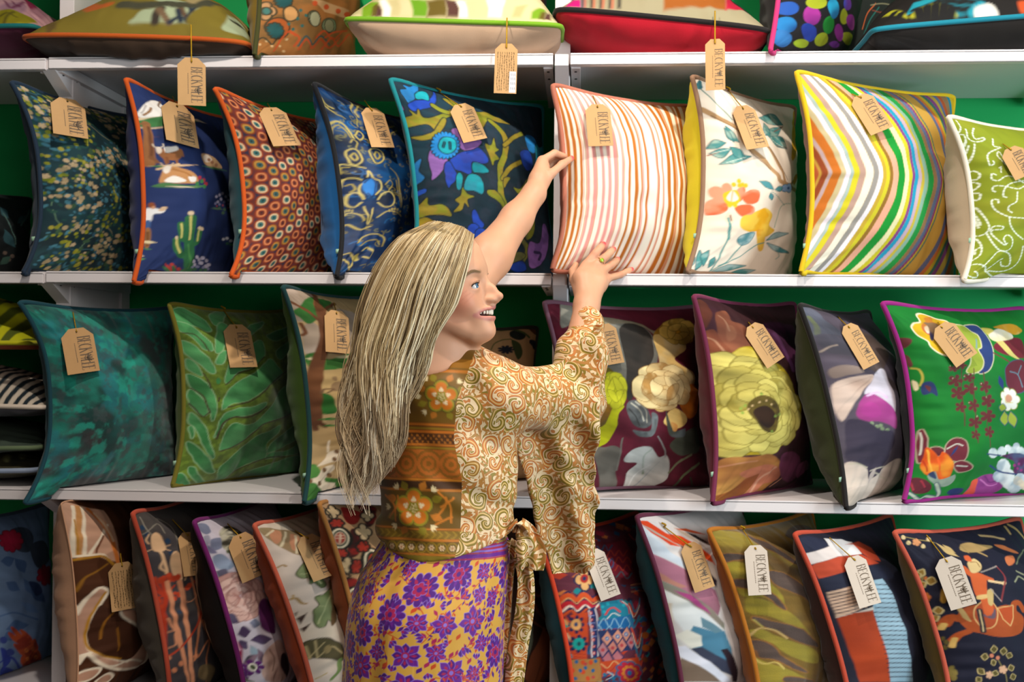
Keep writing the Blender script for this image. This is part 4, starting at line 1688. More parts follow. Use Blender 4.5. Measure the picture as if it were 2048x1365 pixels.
d #5c5024 10,442 16,443 8,430 17,425 24,425 15,412 8,398 15,398 7,386
[plum]
F #a06a10 #ecd8a0 3 8 579,561 792,561 575,432
F #7c5a0c #d8b050 2 7 771,865 910,856 750,795
F #8a8a08 #c8c828 2 6 254,540 319,541 249,447
B .32 9 .35
[peony]
B .28 8 .5
[mallow]
B .3 7 .4
[hunting]
B .22 8 .6
[fern]
B .3 9 .7
[tealvelvet]
B .25 9 1
[golden]
B .42 8 .6
[abstract]
B .10 6 .4
[brownabstract]
B .16 7 .5
[kilim]
B .22 16 1
[aztec]
B .22 18 1
[chinois]
B .12 7 1
[archer]
B .10 10 1
[tealflower]
B .2 20 1
[damask]
B .35 12 .6
[acorn]
B .1 6 1
[purplefloral]
B .14 8 1
[navyblock]
B .12 6 1
[teasel]
B .16 8 1
[creamflower]
B .06 6 1
[bluefloral]
B .16 8 1
[rustaztec]
B .2 14 1
[olivetree]
bg #6c5f1c
G #7c6c24 .6 4
N #93a080 .6 8
b #98a484 505,25 508,44 531,68 598,83 644,112 694,131 765,177 762,91 739,43
b #98a484 874,65 863,218 895,304 943,250 972,145 934,66
b #98a484 566,126 626,148 706,146 626,114
N -
s #342c24 0.0216 601,31 597,56 611,79
s #6a543c 0.0201 602,72 639,48 659,37
s #5a4430 0.0185 684,110 705,80 738,61
s #1c2838 0.0139 711,129 755,96 778,131
s #1c2838 0.0139 678,94 706,44
s #1c2838 0.0124 743,136 730,72 732,48
s #1c2838 0.0124 659,37 690,58 747,51
s #3c3c2c 0.0340 432,93 540,89 643,116 765,177 792,415
N #5a4c18 .6 7
b #72641e 727,47 770,158 820,185 863,218 872,70 801,53
b #6a5234 122,23 -18,347 158,46 161,17
N -
b #a8541c 223,173 227,231 319,148 389,115 368,99 300,99 272,100
s #2c2c1c 0.0185 893,190 913,206 918,255
s #8c7c54 0.0278 713,161 801,363 859,371 904,360
[retroarch]
bg #c4b88c
p #b4ac7c 17,46 -368,612 9,664 163,98 134,4
p #6c9414 84,5 73,97 104,120 151,75 134,4
p #5c5010 130,4 126,61 144,73 164,47 158,4
p #4c2c24 150,4 151,56 176,28 181,4
p #dcd8d0 183,4 180,27 148,92 180,88 221,37 220,4
p #b8ac7c 220,4 218,30 189,84 302,60 316,26 321,4
p #c4b88c 259,4 262,28 238,69 302,60 325,4
p #5c8c0c 321,4 317,21 294,60 373,56 385,32 383,5
p #5c4c10 383,5 386,26 373,56 459,57 472,22 471,6
p #4c2c24 475,6 472,27 455,57 514,58 529,29 529,7
p #e0dcd4 529,7 529,35 506,58 553,60 571,8
p #c0b488 571,8 567,36 545,60 646,69 658,29 660,10
p #e0dcd8 660,10 661,35 646,69 731,82 723,40 721,11
p #c4b88c 721,11 726,47 755,83 825,116 889,139 940,54
p #b0a470 767,13 780,58 834,94 806,16
p #6c9414 852,15 855,54 890,116 922,140 908,22
p #5c5010 888,20 898,77 922,122 916,25
p #4c2c24 912,24 922,105 943,155 945,40
[raspberry]
bg #90886c
p #b8046c 128,540 401,560 -130,637 117,77 125,6 46,17
p #0c7c74 150,534 -466,574 -30,691 37,176
p #70707c 111,159 134,112 144,6 125,6
p #1c1618 116,145 125,125 135,6 129,6
p #b4583c 127,121 135,111 146,6 140,6
p #1c1618 159,89 172,82 180,7 168,7
p #b4583c 173,82 180,79 188,7 181,7
p #1c1618 203,73 215,70 222,8 210,7
p #b4583c 216,69 225,68 229,8 222,8
p #1c1618 245,64 257,62 263,9 251,9
p #b4583c 259,62 267,61 272,9 264,9
p #1c1618 285,58 300,57 305,10 291,10
p #8c4c10 499,12 492,59 791,278 781,48
p #a80c30 778,47 791,278 1156,751 880,121
p #1c1c18 875,110 1356,740 1387,691 1450,589 682,534
s #8a9a80 0.0203 1376,711 1174,637 1259,574
s #8a9a80 0.0169 1376,701 1335,637 1435,574
[zebra]
bg #14100e
N #0c6474 .5 9
p #14889a 151,50 203,122 291,99 463,64 467,29 402,9 357,7 266,57
N -
s #0c1414 0.0207 192,67 312,61 457,43
s #0c1414 0.0207 266,57 364,32 435,21
s #0c1414 0.0207 309,80 418,64
b #96961c 176,24 206,60 268,66 335,35 364,7
b #96961c 67,160 102,176 145,106 155,30
s #0c0c0c 0.0267 213,21 213,57
s #0c0c0c 0.0267 242,17 251,58
s #0c0c0c 0.0267 274,13 287,51
s #0c0c0c 0.0267 307,10 322,40
s #0c0c0c 0.0267 335,9 348,25
s #0c0c0c 0.0237 89,92 117,125
s #0c0c0c 0.0237 121,53 142,88
s #d0ccc4 0.0267 464,19 503,26
s #d0ccc4 0.0267 468,10 513,11
s #14889a 0.0207 432,12 485,40
b #b8481c 640,38 680,46 665,6 640,6
s #d0ccc4 0.0415 476,9 500,17 511,4
[pinkmeadow]
bg #b88c90
N #6c2c4c .6 7
b #c8a8b0 765,96 787,168 813,250 854,251 874,105 821,88
s #5c2440 0.0093 773,170 822,135 827,218
s #5c2440 0.0080 792,219 822,196 823,289
b #a0103c 841,288 311,914 334,937 345,1006 863,375
b #d8a8ac 871,241 815,467 356,1040 826,570 940,189
N #5c5408 .6 8
b #a49c10 773,78 822,118 890,147 951,146 948,6 855,4 805,0
s #2c1c10 0.0080 799,47 825,78 876,68
s #2c1c10 0.0080 836,4 834,58 846,109
d #b81c54 356,1040 366,1052 729,887 457,937 345,948 345,948
[rustaztec]
bg #96602c
G #6c5028 .7 14
O #3a3420 0.0057
f #b08458 4 .4 0.01 19,244 52,246 23,202
e #3c6c64 19,244 31,245 20,228
e #a4501c 92,164 151,171 111,116
f #1c4c4c 12 .25 0.00 79,150 121,154 95,112
f #1c4c4c 12 .25 0.00 87,300 128,306 93,267
e #c08c54 137,243 177,249 146,209
e #6c7c5c 292,248 331,256 308,216
e #6c7c5c 438,242 501,258 459,211
O -
p #b48c60 243,330 284,338 602,367 601,321 362,294
d #b4481c 269,318 286,321 274,305 366,322 392,329 371,309 493,332 521,340 500,320 591,341 624,350 597,328
s #b4481c 0.0086 269,82 290,138 374,112 408,164 517,147 583,217
s #b4481c 0.0086 360,161 407,207 515,190 599,257
s #2c4c4c 0.0067 256,97 280,153 359,126 395,178 504,161
s #b4481c 0.0076 164,160 239,137 233,92
d #2c5c54 142,191 152,193 145,183 184,224 194,225 187,215 229,196 240,198 233,188 182,171 193,173 186,163 194,269 204,271 196,260 231,249 242,251 234,241
d #c09c6c 144,79 152,80 148,73 165,116 174,118 169,110 91,73 99,74 95,66 51,96 58,96 53,89 185,59 194,60 190,53 20,75 27,76 22,68
s #3a3420 0.0057 -3,84 28,112 87,81 104,109
s #b4481c 0.0067 118,50 147,149 211,141
s #b4481c 0.0086 457,123 499,195 599,177 681,262 779,219
s #b4481c 0.0076 437,180 497,221 649,271
O #3a3420 0.0048
e #9c9c7c 301,245 337,253 318,212
e #7c7c5c 436,241 476,251 455,214
O -
[redmosaic]
bg #5c3020
d #a4481c 563,338 611,345 565,326 780,383 834,393 780,372 1015,420 1314,528 1006,406 706,345 759,355 707,333
d #1c3c54 630,361 673,368 631,351 860,374 909,385 860,365 1024,455 1247,509 1232,504
d #b88c4c 497,337 523,341 498,331 945,377 977,384 946,371 800,371 831,377 800,364
[darkswirl]
bg #17201c
s #b85c2c 0.0063 228,185 295,270 445,338
s #1c6c64 0.0063 266,162 362,250 518,328
s #8a8a6a 0.0045 348,319 585,354 815,370
s #7c3c2c 0.0054 382,295 623,316 945,411
[greygreen]
bg #38443a
[moss]
bg #34301c
d #6a6a44 845,302 857,320 877,212 820,190 833,202 845,119
d #24241c 863,159 881,176 896,60
[darkleaf]
bg #10181a
l #2c5058 478,517 627,327 502,376 564,439
l #2c5058 550,812 569,660 511,699 600,769
l #24464c 651,613 874,767 780,662 726,715
s #4c6a64 0.0146 537,719 559,553 620,365
s #3c5a58 0.0187 693,600 948,846
d #6a5a50 543,257 561,260 550,236 615,230 637,234 624,209 597,190 616,193 606,169
l #3c5c50 549,129 599,227 602,153 543,202
[damask]
W 0.0018 30
s #a09048 0.0054 -3,981 -1,937 20,903 58,881
s #a09048 0.0045 0,922 18,881 49,850 104,838
s #b4a45c 0.0080 -13,752 0,794 48,813 96,790 106,735
s #a09048 0.0045 -3,744 11,779 48,794 79,771 87,733
s #a09048 0.0045 343,1020 220,921 205,858 195,815
s #a09048 0.0045 701,1128 277,936 228,871
s #8c8040 0.0045 867,1484 937,1484 993,1484
O #0a1c44 0.0027
s #b4a45c 0.0054 124,754 176,786 194,764 148,732 124,754
s #a09048 0.0045 70,708 93,726 114,712 93,679
s #b4a45c 0.0054 37,622 38,660 77,677 105,664 110,624 71,591 39,599 37,622
s #b4a45c 0.0054 169,643 174,677 240,693 273,670 252,625 186,603 169,643
s #a09048 0.0062 52,637 78,654 88,631 62,614 52,637
s #a09048 0.0062 194,653 227,674 238,649 206,629 194,653
O -
s #c0b068 0.0045 0,566 4,594 32,591 70,583 114,575
s #a09048 0.0036 4,549 10,578 37,580
s #c0b068 0.0054 -2,475 10,517 48,521 80,511
s #c0b068 0.0054 104,527 122,559 135,518 176,502 184,462 144,430
s #c0b068 0.0045 114,511 93,495 69,480 59,442 77,409
s #c0b068 0.0054 77,409 59,442 29,445 13,425 16,386 44,374 70,394
s #c0b068 0.0054 162,406 193,438 251,447 286,415 258,373 201,364 161,389
s #a09048 0.0045 17,486 39,491 48,466 30,453
s #a09048 0.0045 218,487 263,514 287,491 239,455
s #c0b068 0.0045 84,370 92,338 104,290 114,281 118,320 134,359
s #b4a45c 0.0045 3,336 20,347 56,334 79,300
s #b4a45c 0.0045 156,310 213,340 286,340 377,321
d #b4a45c -2,346 0,345 -2,340 4,355 7,354 4,349 13,360 17,359 13,354 23,360 28,360 23,354 35,356 39,356 34,350 236,344 245,344 236,337 259,352 269,352 260,346 284,354 295,355 285,348 313,351 326,352 315,345 350,343 365,344 352,337
e #1c74c4 116,470 155,470 112,423
s #0c2c60 0.0045 93,495 123,518 148,494 136,438 112,423 93,440
s #b4a45c 0.0045 353,530 350,452 363,369
s #a09048 0.0036 330,519 335,443 345,368
s #b4a45c 0.0062 -8,279 14,287 68,254 126,264
s #b4a45c 0.0054 64,185 91,212 155,223 241,203 256,155
s #a09048 0.0045 88,166 117,186 189,189 226,164
s #c0b068 0.0062 117,140 141,153 189,126 188,95 146,106
s #b4a45c 0.0054 3,134 37,135 78,98 80,58
b #a89c54 70,114 104,126 122,93 93,88
s #b4a45c 0.0054 -2,86 21,106 74,51 86,11
s #a09048 0.0045 322,764 430,835 597,890
s #a09048 0.0045 359,742 451,810 591,858
s #a09048 0.0036 304,587 338,563 353,530
[stitch]
D #d4dcc8 0.0066 0.0190 -14,933 -11,899 5,889 35,924 46,962 45,982
D #d4dcc8 0.0066 0.0190 -18,859 -6,834 3,816 26,847 27,881 2,873 -8,842
D #d4dcc8 0.0066 0.0190 64,919 43,865 71,841 125,854 138,873 81,859 88,895 129,938
D #d4dcc8 0.0066 0.0190 -11,692 8,726 36,773 64,832
D #d4dcc8 0.0066 0.0190 -14,733 3,768 28,815
D #d4dcc8 0.0066 0.0190 -14,757 3,800 24,839
D #d4dcc8 0.0066 0.0190 190,869 162,820 202,813 177,802 113,773 83,729 86,695 110,703 108,720
D #d4dcc8 0.0066 0.0190 179,739 175,784 149,756 168,712 202,685 233,648
D #d4dcc8 0.0066 0.0190 226,758 198,721 222,667 236,612
D #d4dcc8 0.0066 0.0190 137,650 152,685 133,676
D #d4dcc8 0.0066 0.0190 98,634 80,643 74,610 105,599 148,623 189,622 252,575
D #d4dcc8 0.0066 0.0190 -4,657 13,668 31,648 21,617 -1,615
D #d4dcc8 0.0066 0.0190 -7,602 11,599 27,583 5,555 -7,557
D #d4dcc8 0.0066 0.0190 -10,521 7,538 25,525 17,494 -8,504
D #d4dcc8 0.0066 0.0190 85,533 73,543 81,567 128,563 203,542 248,558
D #d4dcc8 0.0066 0.0190 135,494 122,504 129,546 168,578 249,593
D #d4dcc8 0.0066 0.0190 94,465 95,486 69,485 65,452 93,415 150,375 245,360
D #d4dcc8 0.0066 0.0190 150,375 166,324 227,269 290,233
D #d4dcc8 0.0066 0.0190 164,399 143,417 146,442 186,465 200,524
D #d4dcc8 0.0066 0.0190 -12,465 7,448 33,392 50,331 41,291 6,283 -9,307 -10,349 3,359 18,346
D #d4dcc8 0.0066 0.0190 -10,439 6,399 18,354
D #d4dcc8 0.0066 0.0190 -12,407 3,376 12,331
D #d4dcc8 0.0066 0.0190 57,304 69,327 118,320 120,303 64,303 89,258 150,208 174,214
D #d4dcc8 0.0066 0.0190 47,290 82,226 137,177 217,153 260,126 284,75 239,78 201,105
D #d4dcc8 0.0066 0.0190 198,121 168,108 126,63
D #d4dcc8 0.0066 0.0190 168,206 139,243 160,266 205,237 218,186 187,167 132,169 109,131 82,86
D #d4dcc8 0.0066 0.0190 -12,275 7,267 31,219 35,169 11,141 -18,125
D #d4dcc8 0.0066 0.0190 11,175 10,200 27,212
D #d4dcc8 0.0066 0.0190 -23,187 -1,128
D #d4dcc8 0.0066 0.0190 -22,99 11,44 91,18 80,44 42,67
D #d4dcc8 0.0066 0.0190 5,64 -2,102 31,111 102,83 144,45 317,-11
D #d4dcc8 0.0066 0.0190 26,-10 81,27
D #d4dcc8 0.0066 0.0190 312,190 332,131 328,74 277,43 135,54
[dots]
bg #0e0c10
N #0a1c60 .8 8
e #1c4c9c 35,238 87,241 42,204
e #1c70ac 50,156 108,159 66,115
e #2c6ca8 48,85 111,89 80,40
N #5a1060 .8 8
e #9c2c88 191,217 253,226 220,170
N #10206c .8 8
e #1c44a4 220,133 283,142 268,91
N #6c7010 .7 8
e #9ca41c 197,284 274,296 211,254
e #8ca41c 208,74 270,83 238,55
e #9cb01c 378,125 394,158 455,121
N #0a5a1c .8 8
e #148c2c 375,200 447,211 404,159
N #0c4474 .8 8
e #1c8cb0 357,281 415,294 404,238
N #6c7010 .7 8
e #94a41c 512,275 555,285 548,241
e #94a41c 673,197 761,221 741,180
N #5a1060 .8 8
e #8c2c7c 529,194 575,204 574,157
e #8c2c7c 625,270 684,286 680,241
e #1c44a4 498,340 550,352 528,311
e #1c3c94 537,133 586,144 560,120
e #1c6c8c 1263,463 1263,549 1276,455
N -
[aztec]
p #5c1c28 373,927 493,904 856,940 854,863 849,772 650,649 387,669 317,738 301,848
p #7c1c30 429,896 637,900 636,806 457,690 338,736
s #2c4c6c 0.0061 355,897 361,872 429,896 428,864 498,887
s #b43c2c 0.0053 385,838 451,862 456,830 525,852 529,820 602,842
s #b43c2c 0.0053 350,803 413,827 419,795 484,818 493,786 560,808 572,775
s #3c5c8c 0.0053 354,795 417,819 400,790 356,772 354,795
s #b43c2c 0.0053 376,754 441,777 450,745 520,767 536,734
s #2c6c7c 0.0046 360,718 431,740 451,699 536,718
s #c07c4c 0.0046 458,659 548,655 618,638
s #c07c4c 0.0046 428,625 516,621 605,601
s #2c6c7c 0.0061 446,646 532,638 620,618
s #b43c2c 0.0053 734,916 754,881 853,894 829,852
O #1c1c44 0.0061
f #d8a468 4 .45 0.01 144,726 190,722 122,670
O -
e #a8241c 148,733 170,731 137,709
e #1c2c54 148,733 158,732 143,722
b #147c84 60,668 84,687 99,672 74,653
b #147c84 166,694 214,704 192,662
s #1c1c48 0.0076 5,638 38,670 64,639 112,670 140,631 186,648
s #c84c1c 0.0167 3,621 35,655 60,622 106,653 134,614 177,627
s #d8a468 0.0046 2,604 31,637 55,605 99,632 128,597 169,606
s #1c1c48 0.0046 2,597 30,630 54,598 97,625 126,590 166,599
s #b41c28 0.0152 0,580 27,614 50,581 92,612 123,583 171,584
s #e8d8c8 0.0053 2,566 28,598 48,567 88,594 119,568 177,598
s #1c1c48 0.0053 1,556 31,585 46,557 92,587
s #c84c1c 0.0069 0,546 29,573 49,544 88,573
p #c4441c 9,548 91,558 66,311 -5,332
s #1c1c48 0.0061 17,547 22,526
f #1c1c48 8 .5 0.00 40,499 72,494 33,451
e #d89c5c 40,499 59,496 36,470
e #1c3c64 40,499 47,498 38,488
f #1c1c48 8 .5 0.00 37,399 76,392 32,352
e #149c94 37,399 59,395 34,368
e #1c3c44 37,399 44,398 36,388
s #d89c5c 0.0053 3,528 10,507 -1,488
s #1c8c84 0.0069 -1,502 8,493
s #d8b48c 0.0046 1,460 7,432 -3,406
s #1c2c54 0.0061 -1,433 5,405
s #1c8c94 0.0091 -3,359 3,337
s #a02c1c 0.0030 5,357 62,339
s #a02c1c 0.0030 3,341 61,322
p #1c2c5c 97,572 137,581 125,312 85,314
s #d8c8c8 0.0038 98,565 92,319
s #d8c8c8 0.0038 132,567 125,319
d #c8443c 104,550 112,549 102,541 103,514 110,513 102,506 101,479 108,478 100,471 100,444 107,443 99,436 100,409 108,407 100,400 103,373 111,372 102,365 104,338 112,336 103,329
d #e0c8c0 104,550 107,549 104,546 103,514 106,514 103,511 101,479 104,479 100,476 100,444 103,444 99,441 100,409 103,408 100,405 103,373 106,372 103,370 104,338 107,337 103,334
s #8c8cc0 0.0038 95,537 117,534
s #8c8cc0 0.0038 94,498 116,495
s #8c8cc0 0.0038 93,463 114,459
s #8c8cc0 0.0038 95,427 113,424
p #14748c 169,599 329,597 365,536 361,491 152,507
s #c83c3c 0.0076 181,532 213,557 250,559 279,533
s #e0d8d0 0.0038 187,509 233,532 273,512
s #b42c34 0.0061 313,588 349,553 344,516
d #149cac 179,576 188,575 176,567 177,547 186,546 175,539 321,564 334,563 317,556 215,586 225,585 212,577
s #e0d8d0 0.0030 323,586 353,560
p #145c94 130,503 366,506 373,430 124,461
s #8cb4c8 0.0030 133,481 168,512 190,465 234,503 259,455 306,499 343,457
s #8cb4c8 0.0030 133,481 156,442 190,465 218,425 259,455 299,419 343,457
p #24305c 123,454 373,430 399,306 136,324
O #1c2454 0.0038
p #d08c74 142,408 175,442 204,398 169,364
p #d08c74 204,409 242,443 282,396 239,363
p #d08c74 277,411 315,442 344,401 313,365
p #b87c84 125,355 148,386 178,341 153,307
p #c87c6c 177,356 208,383 241,340 213,309
p #c87c6c 240,355 282,385 317,342 277,312
p #b87c84 318,357 348,389 372,348 345,315
p #bc6c74 154,299 183,329 220,282 191,256
p #bc6c74 219,301 248,325 287,281 252,258
O -
d #2c6ca4 172,403 184,401 171,392 240,403 256,400 240,391 310,404 326,401 310,392
d #e0c8b0 172,403 176,403 171,399 240,403 246,402 240,398 310,404 316,403 310,399
d #b43c44 150,346 161,344 151,336 208,346 221,344 209,336 278,348 293,346 279,338 345,352 359,350 344,342
s #c8442c 0.0091 367,565 383,503 444,555
s #2c6c8c 0.0076 386,578 398,516 477,581
s #e0c8b0 0.0030 360,551 379,489 446,547
s #c8442c 0.0091 351,433 394,337 432,421
s #2c6c8c 0.0076 367,356 403,260 438,360
s #e0c8b0 0.0030 354,403 393,314 434,391
s #c8442c 0.0069 378,280 428,196 436,270
s #2c6c8c 0.0091 338,495 368,431 424,490
d #b4581c 466,374 500,369 464,355 465,303 505,297 466,283
d #7c3c1c 461,439 490,435 459,425 471,234 510,227 478,217
p #a8743c -6,326 137,303 166,172 -10,217
d #c8441c 6,270 13,268 5,258 48,301 58,298 47,289 85,293 97,290 85,280 46,253 58,251 46,241 73,213 87,209 74,200
d #145c8c 22,310 29,308 21,300 35,263 43,261 35,253 59,271 68,269 59,261 102,247 113,245 102,237 113,294 125,291 114,284 12,228 19,226 12,219
d #b43c3c 59,291 67,290 59,283 2,304 5,303 1,296 104,212 113,210 104,204
p #c4441c 138,285 403,260 459,167 163,198
s #d8a46c 0.0038 147,272 193,241 234,269 283,230 328,258 389,225
s #a02c2c 0.0038 158,249 204,217 244,245
O #145c84 0.0061
f #b81c34 10 .2 0.00 362,177 465,159 407,103
O -
f #d87c2c 10 .2 0.00 362,177 432,165 393,125
e #a01c54 362,177 407,169 381,144
e #2c6c9c 356,179 376,175 364,164
s #2c3c6c 0.0091 172,196 224,206 217,160
s #c8d0d0 0.0038 195,219 237,188 193,177
d #1c6c8c 179,208 192,205 180,198 242,173 256,169 245,162"""


class Print:
    def __init__(self, U, V, k, seed=0):
        self.U, self.V, self.k = U, V, k
        self.u1, self.v1 = U[0], V[:, 0]
        self.X, self.Y = U * k, V
        self.col = np.zeros(U.shape + (3,))
        self.seed = seed
        self.warp = None
        self.tint = None
        self.outline = None
        self.aa = 1.1 / U.shape[0]
        self.DX = self.DY = 0

    def bg(self, c):
        self.col[:] = lin(c)

    def setwarp(self, amp, freq):
        if amp <= 0:
            self.warp = None
            return
        s = self.seed
        self.warp = (amp * 2 * (fbm(self.X * freq, self.Y * freq, s + 1, 3) - .5), amp * 2 * (fbm(self.X * freq + 31, self.Y * freq + 7, s + 2, 3) - .5))

    def blotch(self, c, amt, freq, lo=.4, hi=.65, fx=1.0, seed=0):
        n = smooth(lo, hi, fbm(self.X * freq * fx, self.Y * freq, self.seed + seed + 5, 4)) * amt
        self.col = self.col * (1 - n[..., None]) + lin(c) * n[..., None]

    def over(self, sl, a, c):
        if self.tint is not None:
            tc, amt, fr = self.tint
            n = (smooth(.38, .62, fbm(self.X[sl] * fr, self.Y[sl] * fr, self.seed + 77, 3)) * amt)[..., None]
            c = lin(c) * (1 - n) + lin(tc) * n
        else:
            c = lin(c)
        a = a[..., None]
        self.col[sl] = self.col[sl] * (1 - a) + c * a

    def window(self, P, m):
        m = m + (0.02 if self.warp is not None else 0)
        x = self.u1 * self.k
        i0, i1 = np.searchsorted(x, P[:, 0].min() - m), np.searchsorted(x, P[:, 0].max() + m)
        j0, j1 = np.searchsorted(self.v1, P[:, 1].min() - m), np.searchsorted(self.v1, P[:, 1].max() + m)
        if i1 <= i0 or j1 <= j0:
            return None
        return (slice(j0, j1), slice(i0, i1))

    def coords(self, sl):
        x, y = self.X[sl], self.Y[sl]
        if self.warp is not None:
            x, y = x + self.warp[0][sl], y + self.warp[1][sl]
        return x, y

    def seg(self, x, y, P, closed):
        Q = np.roll(P, -1, 0) if closed else P[1:]
        P0 = P if closed else P[:-1]
        d2 = np.full(x.shape, 1e9)
        ins = np.zeros(x.shape, bool)
        for (ax, ay), (bx, by) in zip(P0, Q):
            ex, ey = bx - ax, by - ay
            wx, wy = x - ax, y - ay
            t = np.clip((wx * ex + wy * ey) / (ex * ex + ey * ey + 1e-15), 0, 1)
            d2 = np.minimum(d2, (wx - ex * t) ** 2 + (wy - ey * t) ** 2)
            if closed:
                cnd = (ay > y) != (by > y)
                ins ^= cnd & (x < ex * (y - ay) / (ey if abs(ey) > 1e-12 else 1e-12) + ax)
        d = np.sqrt(d2)
        return np.where(ins, -d, d) if closed else d

    def poly(self, c, P, grow=0.0):
        P = np.asarray(P, float) * [self.k, 1]
        sl = self.window(P, self.aa + (self.outline[1] if self.outline else 0))
        if sl is None:
            return
        x, y = self.coords(sl)
        d = self.seg(x, y, P, True)
        if self.outline:
            t, self.tint = self.tint, None
            self.over(sl, np.clip(.5 - (d - self.outline[1]) / self.aa, 0, 1), self.outline[0])
            self.tint = t
        self.over(sl, np.clip(.5 - (d - grow) / self.aa, 0, 1), c)

    def stroke(self, c, w, P):
        P = np.asarray(P, float) * [self.k, 1]
        sl = self.window(P, self.aa + w + (self.outline[1] if self.outline else 0))
        if sl is None:
            return
        x, y = self.coords(sl)
        d = self.seg(x, y, P, False)
        if self.outline:
            t, self.tint = self.tint, None
            self.over(sl, np.clip(.5 - (d - w / 2 - self.outline[1]) / self.aa, 0, 1), self.outline[0])
            self.tint = t
        self.over(sl, np.clip(.5 - (d - w / 2) / self.aa, 0, 1), c)

    def ell(self, c, o, a, b, n=20):
        t = np.arange(n)[:, None] * 2 * math.pi / n
        self.poly(c, o + (a - o) * np.cos(t) + (b - o) * np.sin(t))

    def flower(self, c, o, a, b, n, depth, rot=0.0, m=8):
        t = np.arange(n * m) * 2 * math.pi / (n * m)
        r = 1 - depth + depth * np.abs(np.cos(n * t / 2)) ** .6
        t = (t + rot)[:, None]
        self.poly(c, o + r[:, None] * ((a - o) * np.cos(t) + (b - o) * np.sin(t)))

    def leaf(self, c, p0, p1, ml, mr):
        self.poly(c, np.vstack([cr([p0, ml, p1], 7)[:-1], cr([p1, mr, p0], 7)[:-1]]))


def run_ops(p, txt):
    for ln in txt.strip().split('\n'):
        f = ln.split()
        if not f:
            continue
        op = f[0]
        pts = lambda i: np.array([[float(q) for q in s.split(',')] for s in f[i:]]) / 1000
        if op == 'bg':
            p.bg(f[1])
        elif op == 'W':
            p.setwarp(float(f[1]), float(f[2]) if len(f) > 2 else 1)
        elif op == 'N':
            p.tint = None if f[1] == '-' else (f[1], float(f[2]), float(f[3]))
        elif op == 'O':
            p.outline = None if f[1] == '-' else (f[1], float(f[2]))
        elif op == 'G':
            p.blotch(f[1], float(f[2]), float(f[3]), seed=int(float(f[3]) * 10))
        elif op == 'p':
            p.poly(f[1], pts(2))
        elif op == 'b':
            p.poly(f[1], cr(pts(2), 5, True))
        elif op == 's':
            p.stroke(f[1], float(f[2]), cr(pts(3), 6))
        elif op == 'e':
            p.ell(f[1], *pts(2))
        elif op == 'd':
            q = pts(2)
            for i in range(0, len(q), 3):
                p.ell(f[1], *q[i:i + 3], n=10)
        elif op == 'f':
            p.flower(f[1], *pts(5), int(f[2]), float(f[3]), float(f[4]))
        elif op == 'B':
            fr, fx = float(f[2]), float(f[3])
            p.col *= (1 + float(f[1]) * 3.2 * (fbm(p.X * fr * fx + 3, p.Y * fr * 2.2 + p.X * fr * .8, p.seed + 91, 5) - .5))[..., None]
            p.col = np.clip(p.col, 0, 1)
        elif op == 'F':
            o, a, b = pts(5)
            rg = np.random.RandomState(p.seed)
            R, n0 = int(f[3]), int(f[4])
            for k_ in range(R):
                rad = 1 - .8 * k_ / R
                n = max(4, int(n0 * (1 - .4 * k_ / R)))
                ph = rg.rand() * 6.28
                for i_ in range(n):
                    t = ph + i_ * 6.283 / n + rg.randn() * .12
                    w = 1.25 * math.pi / n * rad * (.75 + .4 * rg.rand())
                    d1, d2 = np.array([math.cos(t), math.sin(t)]), np.array([-math.sin(t), math.cos(t)])
                    q = lambda r_, s_: o + (a - o) * (d1 * r_ + d2 * s_)[0] + (b - o) * (d1 * r_ + d2 * s_)[1]
                    e_ = rad * (.94 + .12 * rg.rand())
                    mixc = (.15 + .75 * rg.rand())
                    c_ = lin(f[1]) * (1 - mixc) + lin(f[2]) * mixc
                    p.outline = (lin(f[1]) * .7, .0025)
                    p.tint = (lin(f[2]), .5, 16.)
                    p.poly(c_, cr([q(rad * .2, 0), q(e_ * .62, -w), q(e_ * .95, -w * .62), q(e_, 0), q(e_ * .95, w * .62), q(e_ * .62, w)], 4, True))
                    p.outline = p.tint = None
        elif op == 'D':
            w, dash = float(f[2]), float(f[3])
            P = cr(pts(4), 8)
            d = np.concatenate([[0], np.cumsum(np.hypot(np.diff(P[:, 0]) * p.k, np.diff(P[:, 1])))])
            for q in np.arange(0, d[-1], dash):
                tt = np.array([q, min(q + dash * .55, d[-1])])
                p.stroke(f[1], w, np.stack([np.interp(tt, d, P[:, 0]), np.interp(tt, d, P[:, 1])], 1))
        elif op in 'VZ':
            a, b = float(f[2]), float(f[3])
            u = p.U + (float(f[4]) * (np.sqrt((p.V - .5) ** 2 + .0012) - .03) if op == 'Z' else 0)
            e = .003
            p.over((slice(None), slice(None)), smooth(a - e, a + e, u) * (1 - smooth(b - e, b + e, u)), f[1])
        elif op == 'l':
            p.leaf(f[1], *pts(2))


def _sections():
    out = {}
    for part in PATTERNS.split('[')[1:]:
        k, body = part.split(']', 1)
        out[k] = out.get(k, '') + body
    return out


SECT = _sections()


def aspect(c):
    q = c['q']
    return c.get('k') or float(abs(np.linalg.norm(project(q[1]) - project(q[0]))) / max(1, np.linalg.norm(project(q[3]) - project(q[0]))))


def paint(c, U, V):
    k = .6 if c.get('flat') else min(1.0, max(.45, aspect(c)))
    p = Print(U, V, k, c['seed'])
    if c['id'] in BASES:
        BASES[c['id']](p)
    if c['id'] in SECT:
        run_ops(p, SECT[c['id']])
    return p.col


